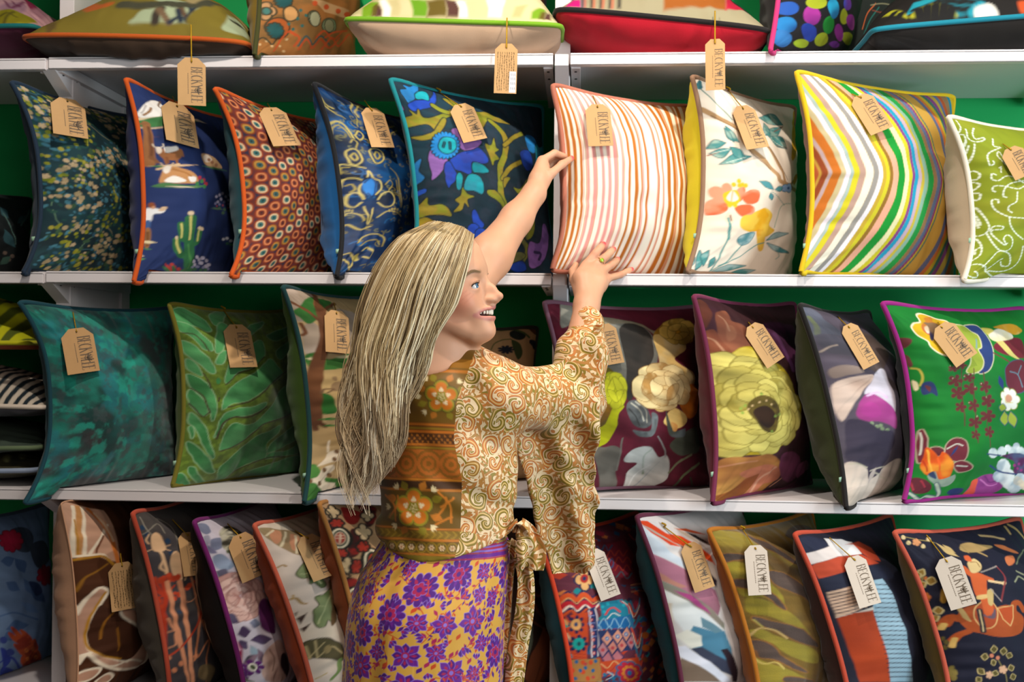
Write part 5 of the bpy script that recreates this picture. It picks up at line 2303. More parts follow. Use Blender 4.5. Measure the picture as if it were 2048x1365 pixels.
def base_blossom(p):
    p.bg('#0f2c34')
    p.blotch('#0a2026', .8, 6)
    p.blotch('#173e44', .6, 9)
    r = np.random.RandomState(5)
    for i in range(26):
        x, y = r.rand(), r.rand()
        P = [(x, y)]
        a = r.rand() * 6.28
        for k in range(5):
            a += r.randn() * .5
            x += .035 * math.cos(a) / p.k
            y += .035 * math.sin(a)
            P.append((x, y))
        p.stroke(['#3c6470', '#5a7a60', '#8a8464'][i % 3], .0035, cr(P, 4))
    for n, cols, rad, thr, sd in ((480, ['#16403c', '#20483e', '#0e2c34', '#2f4c34'], .017, .0, 1), (520, ['#2f6274', '#3c7080', '#244c60'], .0125, .40, 2),
                                  (420, ['#7a7e1c', '#8c8c24', '#64701c', '#989034'], .0098, .45, 3), (330, ['#a89270', '#988664', '#b49e7c', '#8c7e5e'], .0105, .49, 4)):
        q = r.rand(n * 3, 2)
        keep = fbm(q[:, 0] * p.k * 6 + sd * 9, q[:, 1] * 6, sd, 3) > thr
        for x, y in q[keep][:n]:
            a, s = r.rand() * 3.14, rad * (.55 + .7 * r.rand())
            o = np.array([x, y])
            c = cols[r.randint(len(cols))]
            ax = np.array([math.cos(a) / p.k, math.sin(a)]) * s
            bx = np.array([-math.sin(a) / p.k, math.cos(a)]) * s * (.55 if sd < 3 else .85)
            if sd == 4 and r.rand() < .35:
                p.flower(c, o, o + ax * 1.3, o + bx * 1.3, 5, .4)
            else:
                p.ell(c, o, o + ax, o + bx, 9)


def base_ovals(p):
    p.bg('#44222c')
    p.blotch('#24283e', .8, 40)
    p.blotch('#7c3018', .5, 30)
    r = np.random.RandomState(8)
    dv = .064
    du = .0385 / p.k
    for i in range(-1, int(1 / du) + 2):
        for j in range(-1, int(1 / dv) + 2):
            o = np.array([i * du, (j + .5 * (i % 2)) * dv])
            t = (j + 2 * i + (r.rand() < .2)) % 3
            ring, mid, core = [('#98431c', '#c9b08c', '#2c6a68'), ('#7c2a18', '#c87a4c', '#6c2418'), ('#8a4a18', '#a87c34', '#2c5a58')][t]
            for c, s in (('#7c3018', 1.14), (ring, 1.0), (mid, .84), ('#3a2420', .52), (core, .47), ('#1a1a1c', .2)):
                t2 = np.arange(16) * 2 * math.pi / 16
                e = np.stack([np.sign(np.cos(t2)) * np.abs(np.cos(t2)) ** .85 * .0172 * s / p.k, np.sign(np.sin(t2)) * np.abs(np.sin(t2)) ** .85 * .0265 * s], 1)
                p.poly(c, o + e)


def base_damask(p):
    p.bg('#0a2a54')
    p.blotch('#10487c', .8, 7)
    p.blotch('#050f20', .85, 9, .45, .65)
    r = np.random.RandomState(3)
    for i in range(260):
        o = np.array([r.rand(), r.rand()])
        a, s = r.rand() * 6.28, .010 + .018 * r.rand()
        t = np.linspace(0, 4.6, 12)
        q = np.stack([np.cos(t + a) * s * t / 5 / p.k, np.sin(t + a) * s * t / 5], 1)
        p.stroke(['#6a6c4c', '#7c7240', '#1c5a94'][i % 3], .0038, o + q)


def base_tealvelvet(p):
    p.bg('#0b4a48')
    p.blotch('#07302e', .85, 5, .42, .62)
    p.blotch('#108070', .8, 6, .45, .65, seed=4)
    p.blotch('#3c3438', .75, 5, .5, .66, seed=9)
    p.blotch('#14747c', .8, 8, .5, .68, seed=13)
    p.blotch('#18a08c', .55, 22, .52, .7, seed=17)
    p.blotch('#3c4448', .5, 30, .55, .7, seed=21)


def base_stitch(p):
    p.bg('#7f8c1c')
    p.blotch('#8c8c24', .6, 4)


def base_aztec(p):
    p.bg('#5c2434')
    r = np.random.RandomState(2)
    for i in range(240):
        o = np.array([r.rand(), r.rand()])
        s = .012 + .014 * r.rand()
        c = ['#a8341c', '#1c4c74', '#c06c34', '#1c7c84', '#2a1c3c', '#8c1c34'][r.randint(6)]
        p.poly(c, o + np.array([(0, s), (s / p.k, 0), (0, -s), (-s / p.k, 0)]))


def base_rule(p, dark, light, n, duty, bend):
    p.bg(dark)
    f = ((p.U + bend * (p.V - .2) ** 2) * n) % 1.0
    e = .06
    p.over((slice(None), slice(None)), smooth(.5 - duty / 2 - e, .5 - duty / 2 + e, f) * (1 - smooth(.5 + duty / 2 - e, .5 + duty / 2 + e, f)), light)


def base_lime(p):
    base_rule(p, '#4c5612', '#b4b40e', 13, .5, .25)


def base_cream(p):
    base_rule(p, '#122028', '#b8ac9c', 26, .5, .3)


BASES = {'limestripe': base_lime, 'creamstripe': base_cream, 'blossom': base_blossom, 'ovals': base_ovals, 'damask': base_damask, 'tealvelvet': base_tealvelvet, 'stitch': base_stitch, 'aztec': base_aztec}


# ---------------------------------------------------------------- cushions
VELVET = {'tealvelvet', 'fern', 'golden'}
SATIN = {'damask'}
M_PRINT = mat('printed cotton', None, .8, attr='print', bump=.12, bscale=700, sheen=.0)
M_VEL = mat('crushed velvet print', None, .75, attr='print', bump=.25, bscale=260, sheen=.35)
M_SAT = mat('woven satin print', None, .55, attr='print', bump=.1, bscale=900, spec=.3)


def plain(h, rough=.85, sheen=.1):
    return mat('fabric ' + h, h, rough, bump=.15, bscale=500, sheen=sheen, mottle=.08, mscale=14)


from mathutils.bvhtree import BVHTree
BUILT = []


def press(c, X, slack=.0015):
    """a cushion leaning on its neighbour is pressed flat against the neighbour's printed face"""
    sh = X.shape
    X = X.reshape(-1, 3)
    for b in BUILT:
        if b['shelf'] != c['shelf'] or bool(b.get('flat')) != bool(c.get('flat')):
            continue
        lo, hi = b['box']
        m = np.all((X > lo - .005) & (X < hi + .005), 1)
        if not m.any():
            continue
        n = Vector(b['n'])
        for i in np.flatnonzero(m):
            p = Vector(X[i])
            hit = b['bvh'].ray_cast(p + n * .5, -n, .62)
            if hit[0] is None:
                continue
            dep = (hit[0] - p).dot(n)
            if -slack < dep < .11:
                X[i] = X[i] + np.array(n) * (dep + slack)
    return X.reshape(sh)


def remember(c, P):
    q = P[::4, ::3].copy() if P.shape[0] > 80 else P
    q = np.concatenate([P[::5], P[-1:]], 0)
    q = np.concatenate([q[:, ::4], q[:, -1:]], 1)
    f = grid_faces(q.shape[0], q.shape[1])
    c['bvh'] = BVHTree.FromPolygons([tuple(v) for v in q.reshape(-1, 3)], [tuple(int(k) for k in r) for r in f])
    BL, BR, TR, TL = c['q']
    c['n'] = unit(np.cross(unit(BR - BL + TR - TL), unit(TL - BL + TR - BR)))
    c['box'] = (P.reshape(-1, 3).min(0) - .02 - .09 * np.abs(c['n']), P.reshape(-1, 3).max(0) + .02)
    BUILT.append(c)


def build_cushion(c):
    geo_n = (150, 230) if not c.get('flat') else (240, 110)
    if c['id'] in ('tealflower', 'stripe', 'chevron', 'plum', 'chinois', 'tealvelvet', 'archer'):
        geo_n = (220, 240)
    if c['id'] == 'stitch':
        geo_n = (240, 330)
    if c['shelf'] == 0 and not c.get('flat'):
        geo_n = (130, 300)
    nu, nv = c.get('n', geo_n)
    base = np.mean(c['q'], 0)
    base[2] = c['rest']
    t = thing('cushion', LABELS[c['id']], 'cushion', base, 'cushions on the ' + ['top', 'second', 'third', 'lowest'][c['shelf']] + ' shelf')
    P, A, B = cushion_geo(c, nu, nv, 1)
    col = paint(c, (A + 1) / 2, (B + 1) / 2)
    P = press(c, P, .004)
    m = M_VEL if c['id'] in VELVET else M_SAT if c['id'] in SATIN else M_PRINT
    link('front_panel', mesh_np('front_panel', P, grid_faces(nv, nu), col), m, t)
    Q, A2, B2 = cushion_geo(c, 60, 60, -1)
    Q = press(c, Q, .0025)
    if c['id'] == 'purplefloral':
        cb = np.zeros((60, 60, 3)) + lin('#15100f')
        w = smooth(.0, .02, .055 - np.abs((A2 + 1) / 2 - .16 - .012 * np.sin(B2 * 9)))
        cb = cb * (1 - w[..., None]) + lin('#b7a58c') * w[..., None]
        link('back_panel', mesh_np('back_panel', Q, grid_faces(60, 60, flip=True), cb), M_PRINT, t)
    else:
        link('back_panel', mesh_np('back_panel', Q, grid_faces(60, 60, flip=True)), plain(c['back']), t)
    E = press(c, cushion_edge(c), .0035 + .006)
    remember(c, P)
    if c['pipe']:
        link('piping', mesh_np('piping', *tube_arrays(E, c.get('pr', .0062), 8, True)), plain(c['pipe'], .8), t)
    else:
        link('seam', mesh_np('seam', *tube_arrays(E, .0022, 6, True)), plain(c['back'], .8), t)
    if not c.get('flat') and c['id'] in LABELTAB:
        # small woven label caught in the left seam
        k = LABELTAB[c['id']]
        L = E[len(E) // 4 * 3:]
        p = L[int(len(L) * (1 - k))]
        d = unit(np.array([-.9, -.55, -.12]))
        up = np.array([0, 0, 1.0])
        V = []
        for yy in (-.0006, .0006):
            for s, q in ((0, -1), (1, -1), (1, 1), (0, 1)):
                V.append(p + d * (.003 + s * .010) + up * q * .0055 + np.array([0, yy, 0]))
        F = [(0, 1, 2, 3), (7, 6, 5, 4), (0, 4, 5, 1), (1, 5, 6, 2), (2, 6, 7, 3), (3, 7, 4, 0)]
        o = link('sewn_label', mesh_np('sewn_label', V, F), mat('pale mint label', '#8fb39a', .7, mottle=.1, mscale=300), t, smooth=False)
        o['label'] = 'pale mint sewn label'
    c['P'] = P
    return t


for _c in sorted(CUSHIONS, key=lambda q: (q['shelf'], 0 if not q.get('flat') else 1, -q['q'][0][2] * 0 + (q['q'][0][0] if not q.get('flat') else q['rest']))):
    build_cushion(_c)


# ---------------------------------------------------------------- swing tags on gold cords
M_KRAFT = mat('kraft card', '#bd9566', .85, mottle=.05, mscale=60, bump=.05, bscale=600)
M_WHITE = mat('pale card', '#cbbcae', .8, mottle=.03, mscale=60)
M_INK = mat('soft black ink', '#6a5a4a', .7)
M_PEN = mat('brown pen ink', '#5a4428', .7)
M_GOLD = mat('gold cord', '#b08a1c', .35, metal=.55, bump=.6, bscale=900)
M_STICK = mat('white price sticker', '#d8d4d4', .6)


def surf(c, x, y):
    """point of a cushion's printed face that shows at (x, y)"""
    if 'px' not in c:
        c['px'] = project(c['P'])
        du, dv = np.gradient(c['px'], axis=1), np.gradient(c['px'], axis=0)
        c['hid'] = np.where(du[..., 0] * dv[..., 1] - du[..., 1] * dv[..., 0] < 0, 0, 1e4)
    d = np.hypot(c['px'][..., 0] - x, c['px'][..., 1] - y) + c['hid']
    j, i = np.unravel_index(np.argmin(d), d.shape)
    return c['P'][j, i]


# capitals as thick and thin strokes in a unit box (w, strokes (x0, y0, x1, y1, thickness))
TK, TN = .15, .045
GLYPH = {
    'B': (.52, [(.06, 0, .06, 1, TK), (.06, 1, .36, .98, TN), (.36, .98, .46, .78, TK * .8), (.46, .78, .34, .54, TK * .6), (.06, .53, .34, .54, TN), (.34, .54, .5, .28, TK * .8), (.5, .28, .36, .02, TK * .8), (.06, 0, .36, .02, TN)]),
    'E': (.46, [(.06, 0, .06, 1, TK), (.06, 1, .44, 1, TN), (.06, .53, .38, .53, TN), (.06, 0, .46, 0, TN), (.44, 1, .44, .88, TN), (.46, 0, .46, .14, TN)]),
    'C': (.62, [(.6, .84, .46, .99, TN), (.46, .99, .28, .97, TN), (.28, .97, .1, .74, TK), (.1, .74, .06, .5, TK), (.06, .5, .1, .26, TK), (.1, .26, .28, .03, TK), (.28, .03, .46, .01, TN), (.46, .01, .62, .17, TN)]),
    'K': (.58, [(.06, 0, .06, 1, TK), (.1, .46, .52, 1, TN), (.22, .6, .58, 0, TK * .9)]),
    'Y': (.56, [(.0, 1, .28, .48, TK * .9), (.56, 1, .28, .48, TN), (.28, .48, .28, 0, TK)]),
    'L': (.44, [(.06, 0, .06, 1, TK), (.06, 0, .44, 0, TN), (.44, 0, .44, .14, TN)]),
}


def word(txt, gap=.1):
    out, x = [], 0
    for ch in txt:
        w, st = GLYPH[ch]
        out += [(a + x, b, c2 + x, d, t) for a, b, c2, d, t in st]
        x += w + gap
    return out, x - gap


def bar(p, q, t, e=.02):
    p, q = np.array(p, float), np.array(q, float)
    d = unit(q - p)
    n = np.array([-d[1], d[0]]) * t / 2
    return [p - d * e - n, q + d * e - n, q + d * e + n, p - d * e + n]


def flat_quads(quads, fr, off):
    """quads given in card coordinates (millimetre-like), lifted off the card face"""
    o, ex, ey, n = fr
    V, F = [], []
    for q in quads:
        k = len(V)
        V += [o + ex * a + ey * b + n * off for a, b in q]
        F.append((k, k + 1, k + 2, k + 3))
    return np.array(V), np.array(F)


def swing_tag(cid, cord, hole, bottom, w, label, style='kraft', hang=None, tail=None):
    c = CU[cid]
    if hang is not None:
        ph, pb, pc = at(*hole, hang), at(*bottom, hang), at(*cord, hang + .012)
    else:
        view = lambda p: unit(CAM_POS - p)
        ph, pb = surf(c, *hole), surf(c, *bottom)
        mid = surf(c, (hole[0] + bottom[0]) / 2, (hole[1] + bottom[1]) / 2)
        g = .016 + max(0, (ph[1] + pb[1]) / 2 - mid[1])
        ya = ph[1] - g
        yb = float(np.clip(pb[1] - g, ya - .035, ya + .02))
        ph, pb = at(*hole, ya), at(*bottom, yb)
        # keep the card no steeper than the photograph shows
        pc = at(*cord, min(surf(c, *cord)[1] - .004, ya + .05))
    L = np.linalg.norm(pb - ph)
    ey = unit(pb - ph)                       # down the card
    s = L / (math.hypot(bottom[0] - hole[0], bottom[1] - hole[1]))
    if hang is not None:
        nrm = unit(CAM_POS - ph)
    else:
        jj, ii = np.unravel_index(np.argmin(np.hypot(c['px'][..., 0] - (hole[0] + bottom[0]) / 2, c['px'][..., 1] - (hole[1] + bottom[1]) / 2) + c['hid']), c['hid'].shape)
        q = c['P']
        i0, i1, j0, j1 = max(ii - 6, 0), min(ii + 6, q.shape[1] - 1), max(jj - 8, 0), min(jj + 8, q.shape[0] - 1)
        sn = unit(np.cross(q[jj, i1] - q[jj, i0], q[j1, ii] - q[j0, ii]))
        nrm = unit(.35 * unit(CAM_POS - ph) + .65 * sn)
    ex = unit(np.cross(ey, nrm)) * -1
    if ex @ CAM_R < 0:
        ex = -ex
    n = unit(np.cross(ex, ey))
    if n @ (CAM_POS - ph) < 0:
        n = -n
    W = w * ((ph - CAM_POS) @ CAM_F) / FOCAL_PX / max(.55, abs(ex @ CAM_R))
    if hang is None:
        q = c['P'].reshape(-1, 3) - ph
        a_, b_ = q @ ex, q @ ey
        inside = (np.abs(a_) < W / 2 + .002) & (b_ > -.085 * L - .002) & (b_ < L + .002)
        if inside.any():
            v = unit(CAM_POS - ph)
            over = (q @ n)[inside].max() + .004
            if over > 0:
                ph = ph + v * min(.07, over / max(.3, n @ v))
    t = thing('swing_tag', label, 'tag', ph, 'swing tags on the cushions')
    top = -.085 * L
    cut = W * .27
    out = [(-W / 2 + cut, top), (W / 2 - cut, top), (W / 2, top + cut), (W / 2, L), (-W / 2, L), (-W / 2, top + cut)]
    th = .0009
    V = np.array([ph + ex * a + ey * b + n * z for z in (0, -th) for a, b in out])
    me = bpy.data.meshes.new('card')
    m = len(out)
    hk = 8
    hr = W * .035
    hp = [(hr * math.cos(q * 2 * math.pi / hk), hr * math.sin(q * 2 * math.pi / hk)) for q in range(hk)]
    me.from_pydata([tuple(v) for v in V], [], [tuple(range(m)), tuple(range(2 * m - 1, m - 1, -1))] + [(i, i + m, (i + 1) % m + m, (i + 1) % m) for i in range(m)])
    link('card', me, M_WHITE if style == 'white' else M_KRAFT, t, smooth=False)
    fr = (ph, ex, ey, n)
    # punched hole: a dark ring on the card
    quads = []
    for q in range(hk):
        a, b = hp[q], hp[(q + 1) % hk]
        quads.append([(0, 0), a, b, (0, 0)])
    V, F = flat_quads([[(a * 1.0, b * 1.0) for a, b in q] for q in quads], fr, .0003)
    link('hole', mesh_np('hole', V, F), M_SCREW, t, smooth=False)
    quads = []
    if style == 'back':
        r = random.Random(int(hole[0]))
        for k in range(8):
            x = -W * .36 + k * W * .1
            y = L * .1
            while y < L * .92:
                d = L * r.uniform(.02, .07)
                quads.append(bar((x + W * .02 * math.sin(y * 900), y), (x + W * .02 * math.sin((y + d) * 900 + 1), min(y + d, L * .94)), W * r.uniform(.018, .035), 0))
                y += d + L * r.uniform(.008, .02)
        V, F = flat_quads(quads, fr, .0003)
        link('handwriting', mesh_np('handwriting', V, F), M_PEN, t, smooth=False)
        if cid == 'retroarch':
            V, F = flat_quads([[(W * .17, L * .52), (W * .46, L * .52), (W * .46, L * .98), (W * .17, L * .98)]], fr, .0006)
            link('price_sticker', mesh_np('price_sticker', V, F), M_STICK, t, smooth=False)
            q2 = [bar((W * x, L * y), (W * (x + .02), L * (y + .06)), W * .02, 0) for x in (.24, .32, .4) for y in (.56, .65, .75, .86)]
            V, F = flat_quads(q2, fr, .0009)
            link('sticker_writing', mesh_np('sticker_writing', V, F), mat('blue pen ink', '#4a5878', .7), t, smooth=False)
    else:
        wb, lb = word('BECKY')
        wl, ll = word('LEE')
        H = W * .40                          # letter height, across the card
        x0 = W * (.0 if style != 'x' else 0)
        l0, l1 = L * .13, L * .93
        tot = lb + .5 + ll
        sc = (l1 - l0) / tot
        put = lambda a, b, st: (x0 - W * .02 + b * H, l0 + (a + st) * sc)
        for word_, st in ((wb, 0), (wl, lb + .5)):
            for a, b, c2, d, tk in word_:
                p, q = put(a, b, st), put(c2, d, st)
                quads.append(bar(p, q, tk * H * .62, .01 * H))
        # little thistle between the words
        cx, cy = x0 - W * .02 + H * .5, l0 + (lb + .25) * sc
        for ang in (-1.1, -.6, 0, .6, 1.1):
            d = np.array([math.cos(ang), math.sin(ang)])
            quads.append(bar((cx, cy), np.array([cx, cy]) + d * H * .42, H * .11, 0))
        quads.append(bar((cx, cy), (cx - H * .5, cy), H * .05, 0))
        quads.append(bar((cx - H * .2, cy), (cx - H * .05, cy + H * .2), H * .07, 0))
        quads.append(bar((cx - H * .2, cy), (cx - H * .05, cy - H * .2), H * .07, 0))
        # the small line of print below the name
        y = l0 + L * .14
        while y < l1 - L * .2:
            quads.append(bar((x0 - W * .13, y), (x0 - W * .13, y + L * .028), W * .022, 0))
            y += L * .04
        V, F = flat_quads(quads, fr, .0004)
        link('lettering', mesh_np('lettering', V, F), M_INK, t, smooth=False)
    k = unit(CAM_POS - ph)
    sag = (pc + ph) / 2 + k * .006
    tube('cord', cr([pc, sag, ph + n * .002, ph + n * .001 - ey * .004], 6), .0014 if hang is None else .0018, M_GOLD, t, 6)
    if tail:
        tube('cord_knot', cr([pc - k * .004, pc + k * .004 + np.array([.004, 0, .004]), pc + np.array([-.006, -.002, .009])], 5), .0022, M_GOLD, t, 6)
    return t


TAGS = [
    ('olivetree', (382, 50), (383, 123), (384, 211), 52, 'kraft tag hanging below the olive landscape cushion on the top shelf', 'kraft', -.055),
    ('retroarch', (1014, 36), (1013, 95), (1010, 187), 45, 'handwritten kraft tag with white price sticker below the retro arch cushion', 'back', -.055),
    ('raspberry', (1430, 22), (1430, 86), (1431, 180), 38, 'kraft tag hanging below the raspberry red cushion', 'kraft', -.05),
    ('blossom', (133, 194), (135, 203), (142, 272), 52, 'kraft tag on the dark teal blossom cushion'),
    ('cowboy', (345, 193), (354, 213), (366, 288), 48, 'kraft tag on the navy cowboy cushion'),
    ('ovals', (535, 207), (543, 221), (574, 291), 46, 'kraft tag on the rust oval-patterned cushion'),
    ('damask', (729, 201), (744, 222), (766, 294), 42, 'kraft tag on the blue damask cushion'),
    ('tealflower', (878, 184), (922, 214), (951, 281), 46, 'kraft tag on the dark teal flower cushion', 'kraft', None, 1),
    ('stripe', (1186, 192), (1195, 215), (1202, 292), 50, 'kraft tag on the striped cushion above the hands'),
    ('creamflower', (1457, 181), (1486, 218), (1516, 296), 48, 'kraft tag on the cream poppy cushion', 'kraft', None, 1),
    ('chevron', (1704, 188), (1722, 196), (1764, 262), 46, 'kraft tag on the zigzag striped cushion'),
    ('stitch', (2006, 288), (2022, 300), (2052, 352), 40, 'kraft tag cut by the right edge on the lime stitched cushion'),
    ('tealvelvet', (146, 625), (153, 664), (168, 746), 52, 'kraft tag on the mottled teal velvet cushion'),
    ('fern', (447, 620), (473, 656), (488, 735), 46, 'kraft tag on the green leaf velvet cushion', 'kraft', None, 1),
    ('hunting', (668, 606), (673, 628), (676, 706), 44, 'kraft tag on the country scene cushion beside the hair'),
    ('plum', (1203, 636), (1208, 655), (1226, 729), 46, 'kraft tag on the plum bloom cushion beside the cuff'),
    ('peony', (1497, 645), (1506, 656), (1552, 726), 38, 'kraft tag on the yellow ranunculus cushion'),
    ('mallow', (1676, 634), (1698, 656), (1743, 732), 36, 'kraft tag on the grey mallow cushion'),
    ('chinois', (1876, 645), (1884, 656), (1934, 721), 44, 'kraft tag on the bright green cushion'),
    ('brownabstract', (241, 1108), (244, 1133), (252, 1220), 42, 'handwritten kraft tag on the brown abstract cushion', 'back'),
    ('teasel', (345, 1040), (375, 1072), (388, 1152), 30, 'kraft tag on the grey teasel cushion'),
    ('purplefloral', (455, 1048), (481, 1076), (512, 1156), 44, 'kraft tag on the purple rose cushion'),
    ('acorn', (590, 1062), (616, 1078), (652, 1156), 42, 'kraft tag on the cream acorn cushion'),
    ('aztec', (1178, 1088), (1188, 1108), (1222, 1196), 40, 'pale tag on the red and blue aztec cushion', 'white'),
    ('abstract', (1328, 1054), (1381, 1094), (1410, 1180), 42, 'kraft tag on the slanting-band cushion', 'kraft', None, 1),
    ('golden', (1486, 1060), (1511, 1099), (1520, 1191), 46, 'pale tag on the golden brown velvet cushion', 'white', None, 1),
    ('navyblock', (1659, 1076), (1709, 1121), (1741, 1212), 46, 'pale tag on the navy colour-block cushion', 'white'),
    ('archer', (1853, 1071), (1894, 1124), (1928, 1215), 48, 'pale tag on the navy archer cushion', 'white'),
]
for _t in TAGS:
    swing_tag(*_t)


# ---------------------------------------------------------------- the woman: one continuous body grown from a distance field
class Field:
    """smooth union of tapered capsules and ellipsoids, meshed on a lattice near its surface"""

    def __init__(self):
        self.prims = []

    def cap(self, p, q, ra, rb, k=.012, sub=False, flat=None):
        p, q = np.asarray(p, float), np.asarray(q, float)
        ctr, rad = (p + q) / 2, np.linalg.norm(q - p) / 2 + max(ra, rb)

        def f(X):
            d = q - p
            w = X - p
            if flat is not None:
                n, s = flat
                w = w + np.outer(w @ n, n).reshape(w.shape) * (1 / s - 1)
            t = np.clip((w @ d) / (d @ d + 1e-12), 0, 1)
            e = np.sqrt(np.maximum(((w - t[..., None] * d) ** 2).sum(-1), 1e-14)) - (ra + (rb - ra) * t)
            return e * (flat[1] ** .5 if flat is not None else 1)
        self.prims.append((f, ctr, rad + (0 if flat is None else .05), k, sub))

    def chain(self, pts, rs, k=.006, **kw):
        for i in range(len(pts) - 1):
            self.cap(pts[i], pts[i + 1], rs[i], rs[i + 1], k, **kw)

    def ell(self, c, r, R=None, k=.012, sub=False):
        c, r = np.asarray(c, float), np.asarray(r, float)

        def f(X):
            w = X - c
            if R is not None:
                w = w @ R.T
            a = np.sqrt(((w / r) ** 2).sum(-1)) + 1e-9
            b = np.sqrt(((w / r ** 2) ** 2).sum(-1)) + 1e-9
            return a * (a - 1) / b
        self.prims.append((f, c, r.max(), k, sub))

    def func(self, f, ctr, rad, k=.01, sub=False):
        self.prims.append((f, np.asarray(ctr, float), rad, k, sub))

    def eval(self, X, bc, br):
        D = np.full(X.shape[:-1], 1.0)
        for f, c, r, k, sub in self.prims:
            m = np.linalg.norm(bc - c, axis=1) < r + br + k + .02
            if not m.any():
                continue
            e = f(X[m])
            d = D[m]
            if sub:
                h = np.maximum(k - np.abs(d + e), 0) / k
                D[m] = np.maximum(d, -e) + h * h * k / 4
            else:
                h = np.maximum(k - np.abs(d - e), 0) / k
                D[m] = np.minimum(d, e) - h * h * k / 4
        return D

    def mesh(self, lo, hi, h, post=None):
        lo, hi = np.asarray(lo, float), np.asarray(hi, float)
        NB = 8
        B = NB * h
        n = np.ceil((hi - lo) / B).astype(int)
        gi = np.stack(np.meshgrid(*[np.arange(k) for k in n], indexing='ij'), -1).reshape(-1, 3)
        bc = lo + (gi + .5) * B
        br = B * .87
        d = self.eval(bc[:, None, :], bc, br * .1 + .03)[:, 0]
        keep = np.abs(d) < br * 1.35 + .012
        gi, bc = gi[keep], bc[keep]
        o = np.stack(np.meshgrid(*[np.arange(NB + 1)] * 3, indexing='ij'), -1)
        Vs, Ks, Es = [], [], []
        N = n * NB + 2
        key = lambda c: (c[..., 0] * N[1] + c[..., 1]) * N[2] + c[..., 2]
        for s in range(0, len(gi), 400):
            g, b = gi[s:s + 400], bc[s:s + 400]
            I = g[:, None, None, None, :] * NB + o
            X = lo + I * h
            D = self.eval(X, b, br)
            if post is not None:
                D = post(X, D)
            S = D < 0
            c8 = [(a, b2, c2) for a in (0, 1) for b2 in (0, 1) for c2 in (0, 1)]
            sl = lambda A, c: A[:, c[0]:NB + c[0], c[1]:NB + c[1], c[2]:NB + c[2]]
            cnt = sum(sl(S, c).astype(np.int8) for c in c8)
            act = (cnt > 0) & (cnt < 8)
            acc = np.zeros(act.shape + (3,))
            num = np.zeros(act.shape)
            for a in c8:
                for ax in range(3):
                    if a[ax] == 0:
                        b2 = tuple(a[i] + (i == ax) for i in range(3))
                        da, db = sl(D, a), sl(D, b2)
                        x = (da < 0) != (db < 0)
                        t = np.where(x, da / np.where(x, da - db, 1), 0)
                        p = np.array(a, float) + t[..., None] * (np.arange(3) == ax)
                        acc += p * x[..., None]
                        num += x
            idx = np.argwhere(act)
            q = tuple(idx.T)
            cell = g[idx[:, 0]] * NB + idx[:, 1:]
            Vs.append(lo + (cell + acc[q] / num[q][:, None]) * h)
            Ks.append(key(cell))
            for ax in range(3):
                e = [slice(None), slice(0, NB), slice(0, NB), slice(0, NB)]
                f = list(e)
                f[ax + 1] = slice(1, NB + 1)
                A, Bm = S[tuple(e)], S[tuple(f)]
                w = np.argwhere(A != Bm)
                if len(w):
                    Es.append((g[w[:, 0]] * NB + w[:, 1:], np.full(len(w), ax), A[tuple(w.T)]))
        V, K = np.concatenate(Vs), np.concatenate(Ks)
        order = np.argsort(K)
        V, K = V[order], K[order]
        F = []
        for cell, ax, ins in Es:
            a = ax[0]
            u, v = (a + 1) % 3, (a + 2) % 3
            U, W = np.eye(3, dtype=int)[u], np.eye(3, dtype=int)[v]
            ks = [key(cell - U - W), key(cell - W), key(cell), key(cell - U)]
            ii = [np.clip(np.searchsorted(K, k), 0, len(K) - 1) for k in ks]
            ok = np.all([K[i] == k for i, k in zip(ii, ks)], 0)
            q = np.stack(ii, 1)
            q = np.where(ins[:, None], q, q[:, ::-1])
            F.append(q[ok])
        return V, np.concatenate(F)


def relax(V, F, it=2, w=.5):
    n = len(V)
    E = np.concatenate([F[:, [0, 1]], F[:, [1, 2]], F[:, [2, 3]], F[:, [3, 0]]])
    E = np.concatenate([E, E[:, ::-1]])
    deg = np.bincount(E[:, 0], minlength=n).clip(1)[:, None]
    for _ in range(it):
        S = np.stack([np.bincount(E[:, 0], weights=V[E[:, 1], k], minlength=n) for k in range(3)], 1)
        V = V * (1 - w) + w * S / deg
    return V


HY = -0.50                                  # depth of the middle of the head
HC = at(890, 590, HY)
HS = 1 / 1036.0                             # metres per unit of the head's own frame
TURN = math.radians(11)                     # head turned a little back towards the room
HF = np.array([math.cos(TURN), -math.sin(TURN), 0])
HL = np.array([math.sin(TURN), math.cos(TURN), 0])
HZ = np.array([0, 0, 1.0])
HR = np.stack([HF, HL, HZ])


def hd(fx, fz, lat=0.0):
    """head frame: fx forward, fz downward, lat away from the room"""
    return HC + ((fx - 890) * HF + (590 - fz) * HZ + lat * HL) * HS


body = Field()
EYES = []
h_ = lambda *a: tuple(v * HS for v in a)
# skull and face
body.ell(hd(878, 545), h_(94, 78, 96), HR, .02)
body.ell(hd(920, 600), h_(55, 48, 78), HR, .02)
body.ell(hd(922, 540), h_(38, 50, 58), HR, .02)
for s in (-1, 1):
    body.cap(hd(878, 630, s * 48), hd(952, 666, s * 15), 15 * HS, 15 * HS, .022)
    body.ell(hd(936, 602, s * 36), h_(24, 19, 24), HR, .022)           # cheeks
    body.ell(hd(946, 612, s * 30), h_(17, 13, 15), HR, .016)           # smile lifts the cheek
body.ell(hd(972, 661), h_(24, 22, 22), HR, .02)                       # chin
body.ell(hd(962, 632), h_(26, 30, 28), HR, .016)                        # mouth mound
body.cap(hd(954, 541, -24), hd(954, 541, 24), 10 * HS, 10 * HS, .022)  # brow
for s in (-1, 1):
    body.ell(hd(974, 570, s * 33), h_(17, 15, 11), HR, .014, True)     # eye sockets
body.chain([hd(952, 548), hd(968, 561), hd(988, 578), hd(1000, 591)], [8.5 * HS, 6 * HS, 5.6 * HS, 6.5 * HS], .012)
body.ell(hd(1004, 593.5), h_(7.2, 8, 7.2), HR, .006)
